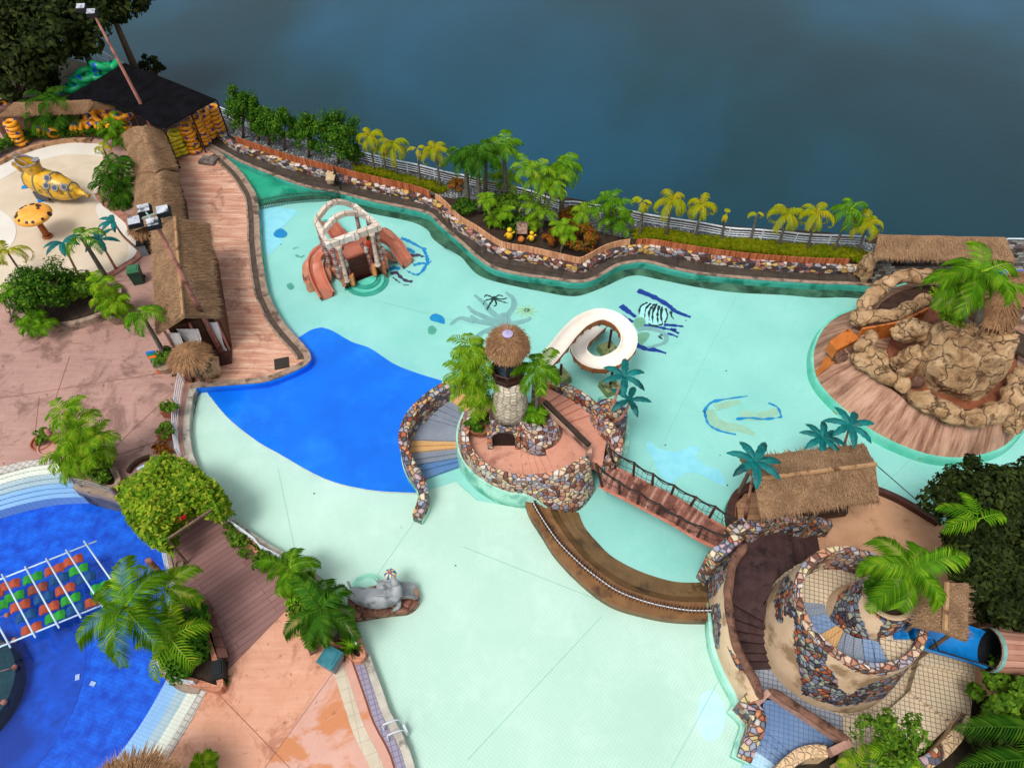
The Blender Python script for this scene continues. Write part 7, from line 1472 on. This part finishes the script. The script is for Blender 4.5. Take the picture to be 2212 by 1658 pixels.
for s_ in ('650,850,1.5 720,1000,1.2 800,1190,.35', '935,660,1.5 1010,800,1.2 1125,1050,.35'):
    pa = DZ(FQ, s_); m = MB(); m.wall(crv(pa, 5), .18, -.2, [p.z for p in crv(pa, 5)]); m.build('balustrade', cobble('purple pink blocks', ['#8a5a58', '#a07068', '#b0806c', '#7a4c4c'], 3.5, '#3a2424', .03), rs)
    e = pa[-1]; m = MB(); m.box(Vector((e.x, e.y, .25)), (.2, .3, .7)); m.build('end_pier', plain('orange pier', '#b8703c', '#c8844c', sc=4), rs)
    q = pa[1]; m = MB(); m.lathe([(.1, 0), (.13, .1), (.08, .22), (.12, .3), (.05, .42)], Vector((q.x, q.y, q.z-.05)), 12); m.build('finial', M['cream3'], rs, True)
for x, y in ((665, 1270), (1290, 1010)):
    q = D(*FQ(x, y), 0); m = MB(); m.box(q+Vector((0, .1, .35)), (.22, .7, .75), rz=.35); m.build('end_pier', M['rock2'], rs); m = MB(); m.lathe([(.1, 0), (.13, .1), (.08, .22), (.12, .3), (.05, .42)], q+Vector((0, .3, .7)), 12); m.build('finial', M['cream3'], rs, True)
zb3 = 3.0; A_, B_, C_, D_ = DZ(FQ, f'445,715,{zb3} 1185,425,{zb3} 835,135,{zb3} 265,365,{zb3}')
m = MB(); m.bar(A_-Vector((.1, .0, .0)), B_+Vector((.1, 0, 0)), .32, .36); m.build('front_beam', M['cream3'], rs)
for a, b in ((A_, D_), (B_, C_)): m = MB(); m.bar(a+(b-a).normalized()*.2, b, .24, .28); m.build('side_beam', M['cream3'], rs)
def arch(a, b, h, parent, name='arch'):
    n_ = 18; pts = []; m = MB()
    for k in range(n_+1): t = k/n_; pts.append(a.lerp(b, t)+Vector((0, 0, h*math.sin(math.pi*t))))
    ax = (b-a).normalized(); s = Vector((-ax.y, ax.x, 0)); rows = []
    for i, p in enumerate(pts):
        t = (pts[min(i+1, n_)]-pts[max(i-1, 0)]).normalized(); u = s.cross(t); u = u if u.z > 0 else -u
        rows.append([p+s*.13-u*.12, p+s*.13+u*.12, p-s*.13+u*.12, p-s*.13-u*.12])
    loft(m, rows, True); m.build(name, M['cream3'], parent)
arch(D_, C_, .75, rs); arch(A_.lerp(D_, .5), B_.lerp(C_, .45), .75, rs)
m = MB(); c_ = A_.lerp(B_, .53); m.lathe([(.3, 0), (.28, .04), (.1, .08)], c_+Vector((0, -.18, .05)), 14, M=Matrix.Rotation(math.pi/2, 3, 'X')); m.build('shell_ornament', M['cream3'], rs)
def column(q, z0, z1, kind):
    m = MB()
    if kind == 'plain':
        m.lathe([(.2, 0), (.2, .1), (.13, .16), (.13, .3), (.15, .34), (.12, .4), (.11, (z1-z0)*.85), (.17, (z1-z0)*.92), (.2, z1-z0)], (q.x, q.y, z0), 16); m.build('column', plain('pale pink column', '#b8a090', '#c8b4a4', sc=4, stain='#7d6a5c', stsc=3), rs, True)
    else:
        n_ = 30; m.mi = 0
        prof_ = []
        for k in range(n_): z = (z1-z0)*k/n_; prof_.append((.13 if k % 2 else .09, z))
        m.lathe(prof_, (q.x, q.y, z0), 14); m.build('column', RC, rs, True)
n = NM('red and white twisted column'); w_ = n.n('ShaderNodeTexWave', bands_direction='Z'); w_.inputs['Scale'].default_value = 2.6; w_.inputs['Distortion'].default_value = .6; n.l(n.co, w_.inputs['Vector']); RC = n.end(n.ramp(w_.outputs['Fac'], [(.4, '#5c2420'), (.6, '#c4b0a8')]), .5, .3)
column(A_.lerp(B_, .2)+Vector((.0, -.15, 0)), .3, zb3-.15, 'plain'); column(A_.lerp(B_, .86)+Vector((0, -.15, 0)), .5, zb3-.15, 'plain')
for q, z0_ in ((A_.lerp(B_, .06), .5), (A_.lerp(D_, .55), .6), (A_.lerp(D_, .85), .4), (B_.lerp(C_, .45), .6), (C_, .8), (B_.lerp(A_, .05), .5)): column(q, z0_, zb3-.12, 'twist')
for q in (A_.lerp(B_, .22), A_.lerp(B_, .84)): P, N = cloud((q.x, q.y-.1, zb3-.6), (.22, .2, .4), 160, 6, .4); leafmesh('vine', P, N, .07, M['hedge'], rs)
sc3 = D(*FQ(1020, 1225), -.42); ang = math.atan2(D(*FQ(1335, 1095)).y-D(*FQ(700, 1345)).y, D(*FQ(1335, 1095)).x-D(*FQ(700, 1345)).x)
for k, r in enumerate((1.25, 1.02, .8, .58)):
    P = [Vector((sc3.x+r*math.cos(ang+math.pi+math.pi*i/24), sc3.y-.05+r*math.sin(ang+math.pi+math.pi*i/24), 0)) for i in range(25)]; m = MB(); m.prism(P, -.6, -.4+.075*k); m.build('round_step', plain('aqua step', ('#2f8f80', '#62bfae')[k % 2], ('#46a292', '#74ccbc')[k % 2], sc=2, rough=.4), rs)
m = MB(); q = D(*FQ(1050, 700), 1.4); m.tube([q, q+Vector((.1, 0, .25))], [.2, .14], 10); m.build('red_prop', plain('red paint', '#9a2a1c', '#b03828', bump=0), rs)
# ------------------------------------------------------------ mosaics set in the pool floor
def stroke(mb, pts, w, z, jag=0):
    P = crv(pts, 5); rows = [[], []]
    for i, p in enumerate(P):
        t = P[min(i+1, len(P)-1)]-P[max(i-1, 0)]; t.normalize(); s = Vector((t.y, -t.x, 0)); k = w/2*(1-.55*(i/(len(P)-1))**2)+rnd.uniform(-jag, jag)
        rows[0].append(Vector((p.x, p.y, z))+s*k); rows[1].append(Vector((p.x, p.y, z))-s*k)
    mb.strip(rows[0], rows[1])
def patch(mb, pts, z, closed=True):
    P = crv(pts, 3, True); t = tessellate_polygon([[Vector((p.x, p.y, 0)) for p in P]]); mb.add([Vector((p.x, p.y, z)) for p in P], [tuple(i) for i in t])
def mosaic(name, col, parent, fn): m = MB(); fn(m); o = m.build(name, plain(name.replace('_', ' ')+' tile', col, None, bump=0, rough=.4, sc=5) if isinstance(col, str) else col, parent); return o
ZM = ZB+.012
def pts(f, s): return [D(*q, ZM) for q in L(f, s)]
cyan = plain('light blue tile patch', '#8ccbe0', '#9ed6e6', sc=2, bump=0, rough=.4); navy = plain('navy mosaic tile', '#0c2f86', '#123c98', sc=3, bump=0, rough=.4); black = plain('black mosaic tile', '#12292c', '#20383a', sc=3, bump=0, rough=.4); grey = plain('grey mosaic tile', '#789fa4', '#88adb0', sc=3, bump=0, rough=.4); blu = plain('blue mosaic tile', '#0c78b8', '#148ac8', sc=3, bump=0, rough=.4); grn = plain('green grey mosaic tile', '#4c9484', '#5ca494', sc=3, bump=0, rough=.4); yel = plain('pale yellow mosaic tile', '#9cc098', '#a8c8a0', sc=3, bump=0, rough=.4); dk = plain('maroon mosaic tile', '#3a2c4c', '#4a3a5c', sc=3, bump=0, rough=.4)
mosaic('tile_patch', cyan, o_back, lambda m: (patch(m, pts(FB, '520,1100 640,1085 800,1110 820,1140 740,1210 700,1260 560,1280 510,1200'), ZM), patch(m, pts(FB, '540,1275 640,1290 700,1370 650,1430 570,1500 545,1400'), ZM-.002), patch(m, pts(FM, '1150,90 1180,55 1250,110 1400,140 1520,90 1590,120 1560,190 1640,250 1750,290 1810,400 1780,420 1640,350 1550,310 1450,320 1350,400 1260,330 1210,210'), ZM)))
mosaic('tile_patch', blu, o_back, lambda m: (patch(m, pts(FB, '640,1290 690,1270 740,1310 720,1345 660,1350 620,1325'), ZM+.002), patch(m, pts(FT, '320,140 360,115 420,140 430,190 380,180 330,165'), ZM)))
mosaic('tile_patch', grn, o_back, lambda m: (patch(m, pts(FT, '310,215 345,205 370,235 350,268 310,260'), ZM), patch(m, pts(FG, '1630,720 1670,700 1700,740 1660,760'), ZM), stroke(m, pts(FG, '1690,410 1720,395 1740,405'), .1, ZM, .03), stroke(m, pts(FG, '1710,460 1750,480 1790,460'), .12, ZM, .04)))
def octo(m):
    patch(m, pts(FT, '800,150 850,110 900,120 920,170 890,205 830,205 790,185'), ZM)
    for s_ in ('820,180 700,130 640,100 600,60', '830,150 760,90 720,40 650,-20', '890,130 940,60 930,0 880,-40', '850,200 700,260 690,300 740,320', '800,190 640,170 540,150 470,200', '900,190 980,180 1040,160 1060,140', '870,200 940,220 960,200', '810,170 700,180 620,130'): stroke(m, pts(FT, s_), .36, ZM+.001*rnd.random(), .02)
mosaic('octopus_mosaic', grey, o_back, octo)
def octo2(m):
    for s_ in ('790,0 740,-20 720,-5', '790,5 730,20 715,50', '795,0 830,-20 860,-10', '800,10 860,30 900,40', '790,5 760,50 740,90', '800,10 810,50 790,60', '790,0 850,10 890,0'): stroke(m, pts(FT, s_), .1, ZM+.003, .02)
    patch(m, pts(FT, '775,-5 800,-12 812,5 795,18 778,12'), ZM+.005)
mosaic('octopus_mosaic', black, o_back, octo2)
def octo3(m):
    for k in range(9): a = k*.7; stroke(m, [D(*FT(1032+8*math.cos(a), 90+6*math.sin(a)), ZM), D(*FT(1032+45*math.cos(a+.2), 95+28*math.sin(a+.2)), ZM), D(*FT(1032+85*math.cos(a), 100+50*math.sin(a)), ZM)], .13, ZM+.002, .03)
mosaic('octopus_mosaic', yel, o_back, octo3)
def bars(m):
    for s_, w_ in (('155,1110 300,1170 420,1240 480,1290 610,1340', .36), ('10,1240 60,1280 140,1340', .4), ('-20,1320 60,1360 120,1380', .35), ('200,1410 300,1420 400,1440 450,1450 510,1480', .22), ('380,1405 460,1410 550,1420', .2), ('410,1480 450,1490 500,1510', .18), ('440,1440 490,1450', .2), ('145,1575 220,1610 300,1620 400,1650', .32)): stroke(m, pts(FE, s_), w_, ZM+.001, .04)
mosaic('wave_mosaic', navy, o_back, bars)
def fish(m):
    for s_ in ('240,1215 180,1250 165,1330', '270,1220 225,1270 215,1350', '300,1225 255,1290 255,1370', '320,1225 285,1300 285,1395', '340,1240 325,1320 330,1395', '365,1250 355,1330 370,1400', '395,1265 410,1330 385,1390', '440,1290 445,1330 465,1355', '245,1395 300,1415 370,1400', '335,1500 355,1520 370,1530', '350,1490 370,1500'): stroke(m, pts(FE, s_), .13, ZM+.004, .03)
mosaic('fish_mosaic', plain('pale fish tile', '#a8dce0', '#b8e4e6', sc=3, bump=0), o_back, lambda m: patch(m, pts(FE, '165,1330 175,1260 240,1212 320,1222 400,1262 415,1310 385,1395 300,1412 230,1395'), ZM+.002))
mosaic('fish_mosaic', black, o_back, fish)
mosaic('fish_mosaic', plain('olive mosaic tile', '#6c9c84', '#7aa890', sc=3, bump=0), o_back, lambda m: (patch(m, pts(FE, '120,1370 180,1340 220,1360 210,1410 150,1440'), ZM+.003), patch(m, pts(FE, '160,1480 230,1470 260,1490 230,1540 180,1580 155,1530'), ZM+.003)))
def grf(m): 
    stroke(m, pts(FE, '150,1450 220,1435 320,1450 390,1490 395,1550 330,1580 240,1600'), .3, ZM+.002, .02)
mosaic('fish_mosaic', grey, o_back, grf)
dd = lambda s: [D(*map(float, q.split(',')), ZM) for q in s.split()]
mosaic('dolphin_mosaic', blu, o_back, lambda m: (stroke(m, dd('1520,890 1535,870 1565,862 1615,855'), .14, ZM+.004, .04), stroke(m, dd('1522,888 1530,915 1555,930 1590,938'), .12, ZM+.004, .03), stroke(m, dd('1590,905 1620,902 1650,905 1690,900'), .14, ZM+.004, .04), stroke(m, dd('1660,870 1680,880 1688,900'), .12, ZM+.004, .03)))
mosaic('dolphin_mosaic', plain('sand grey mosaic tile', '#98b8a4', '#a4c2ac', sc=3, bump=0), o_back, lambda m: (stroke(m, dd('1530,885 1540,905 1565,920 1600,925 1630,938'), .62, ZM+.002, .02), stroke(m, dd('1600,895 1640,900 1670,890 1685,885'), .55, ZM+.002, .02), stroke(m, dd('1545,880 1575,872 1600,868'), .4, ZM+.002, .02)))
mosaic('wave_mosaic', blu, o_back, lambda m: (stroke(m, pts(FQ, '1520,605 1600,630 1720,690 1830,750 1900,760'), .24, ZM+.002, .05), stroke(m, pts(FQ, '1850,760 1890,850 1910,950 1880,1010 1840,1080 1760,1140 1680,1120 1600,1080'), .2, ZM+.003, .05), stroke(m, pts(FQ, '1700,1000 1800,975 1900,970 1970,940'), .2, ZM+.004, .05), stroke(m, pts(FQ, '1340,1060 1430,1040 1500,1060'), .3, ZM+.001, .05), stroke(m, pts(FQ, '1600,760 1680,790 1720,830'), .3, ZM+.001, .04)))
mosaic('fish_mosaic', dk, o_back, lambda m: (stroke(m, pts(FQ, '1650,850 1720,860 1780,850 1850,880'), .22, ZM+.006, .06), stroke(m, pts(FQ, '1370,1130 1450,1110 1520,1180 1600,1230 1690,1240'), .26, ZM+.006, .06), stroke(m, pts(FQ, '1400,1180 1480,1240 1560,1290 1640,1290'), .1, ZM+.007, .05)))
# expansion joints
jm = plain('grey joint', '#86b4aa', '#94beb4', bump=0)
def joint(a, b, z, parent, w=.022): m = MB(); m.bar(D(*a, z), D(*b, z), w, .006); m.build('expansion_joint', jm, parent)
for a, b in (((1590, 640), (1400, 1020)), ((2212, 760), (1880, 1075)), ((1130, 730), (700, 620))): joint(a, b, ZB+.006, o_back)
for a, b in (((1300, 1330), (1010, 1640)), ((900, 1120), (780, 1290)), ((1600, 1380), (1450, 1658)), ((600, 1010), (640, 1200)), ((1330, 1310), (1000, 1180))): joint(a, b, ZF+.004, o_front)
mosaic('tile_patch', plain('pale patched tile', '#c2dcec', '#cfe4ee', sc=2, bump=0, rough=.4), o_front, lambda m: patch(m, [D(*q, ZF+.006) for q in L(FO, '60,1190 130,1160 200,1240 210,1360 170,1460 90,1480 30,1380 40,1270')], ZF+.006))
joint_d = plain('brown deck joint', '#885846', bump=0)
def dj(a, b, z=.013, w=.02): m = MB(); m.bar(D(*a, z), D(*b, z), w, .006); m.build('deck_joint', joint_d, o_deck)
for a, b in ((FJ(1030, 920), FJ(500, 1658)), (FJ(150, 1110), FJ(680, 1658)), (FH(335, 85), FH(285, 550)), (FH(1500, 30), FH(940, 560)), (FJ(677, 525), FJ(243, 970)), ((0, 860), (380, 800)), ((200, 1000), (378, 940)), ((150, 770), (120, 860))): dj(a, b)
# ------------------------------------------------------------ small things in the lakeside bed and elsewhere
m = MB(); sg = thing('wooden_sign', D(*FC(1030, 1180), .3), 'small framed wooden sign board on two posts among the lakeside plants', 'sign'); q = D(*FC(1028, 1095), 1.0); m.box(q, (.62, .05, .7), M=Matrix.Rotation(-.3, 3, 'X')); m.build('board', plain('carved sign board', '#8a6a58', '#b09484', sc=7, stain='#4a3228', stsc=5), sg)
for s in (-1, 1): m = MB(); m.tube([q+Vector((s*.33, .03, -.7)), q+Vector((s*.33, .03, .42))], .03, 6); m.build('post', M['bark'], sg)
m = MB(); m.tube([q+Vector((-.38, .03, .4)), q+Vector((.38, .03, .4))], .03, 6); m.build('crossbar', M['bark'], sg)
yp = plain('yellow painted figure', '#d0a010', '#e0b828', sc=5, bump=0)
for x, y, s, lb in ((920, 1185, 1, 'left yellow cartoonish garden figure standing by the bamboo fence'), (1110, 1200, .85, 'right yellow garden figure waving by the bamboo fence')):
    P = D(*FC(x, y), .4); m = MB(); m.tube([P, P+Vector((0, 0, .25*s)), P+Vector((0, 0, .5*s))], [.17*s, .2*s, .12*s], 10); m.lathe([(.02, -.16*s), (.15*s, -.05), (.15*s, .06), (.02, .16*s)], P+Vector((0, 0, .66*s)), 12); m.tube([P+Vector((-.3*s, -.05, .2*s)), P+Vector((-.15*s, 0, .42*s)), P+Vector((.15*s, 0, .42*s)), P+Vector((.3*s, -.05, .55*s))], .05, 6); tag(m.build('garden_figure', yp, None, True), lb, 'figure')
tag(rockblob(D(*FC(1020, 1190), .5), (.2, .2, .2), 'garden_ball', plain and 'rockorange', None, amp=.02, seed=2), 'small red orange ball between the yellow figures', 'ball')
m = MB(); m.box(D(*FC(1395, 1345), .62), (.35, .03, .2)); tag(m.build('notice_plate', plain('blue white plate', '#9ab0d0', '#d0d8e4', sc=6, bump=0)), 'small blue and white notice plate on the tan bamboo fence', 'sign')
m = MB(); P = D(*FH(1540, 1140), 1.9); m.box(P, (.55, .06, .22), rz=.55); tag(m.build('red_sign', plain('red sign paint', '#b8141c', '#c8242a', bump=0)), 'red sign plate hanging under the edge of the pergola', 'sign')
m = MB(); m.bar(D(*FH(1180, 715), .5), D(*FH(1245, 680), .5), .16, .06); tag(m.build('small_bench', M['palepipe']), 'pale narrow bench in the nook beside the pergola', 'bench')
m = MB(); nk = crv(DZ(FH, '1110,745,.02 1150,690,.02 1220,640,.02 1300,615,.02'), 4); m.wall(nk, .14, 0, .25); tag(m.build('nook_wall', M['darkwood']), 'low dark curved kerb beside the pergola', 'kerb')
for x0, y0, x1, y1, lb in ((FH(400, 375)+FH(490, 490)+('short brown post leaning beside the areca clump',)), (FH(1270, 1490)+FH(1420, 1640)+('brown log post leaning behind the palms of the blue pool',))):
    a = D(x1, y1, .3); b = lift(a, (x0, y0)); m = MB(); m.tube([a, b], .12, 10); tag(m.build('log_post', M['rustpole'], None, True), lb, 'post')
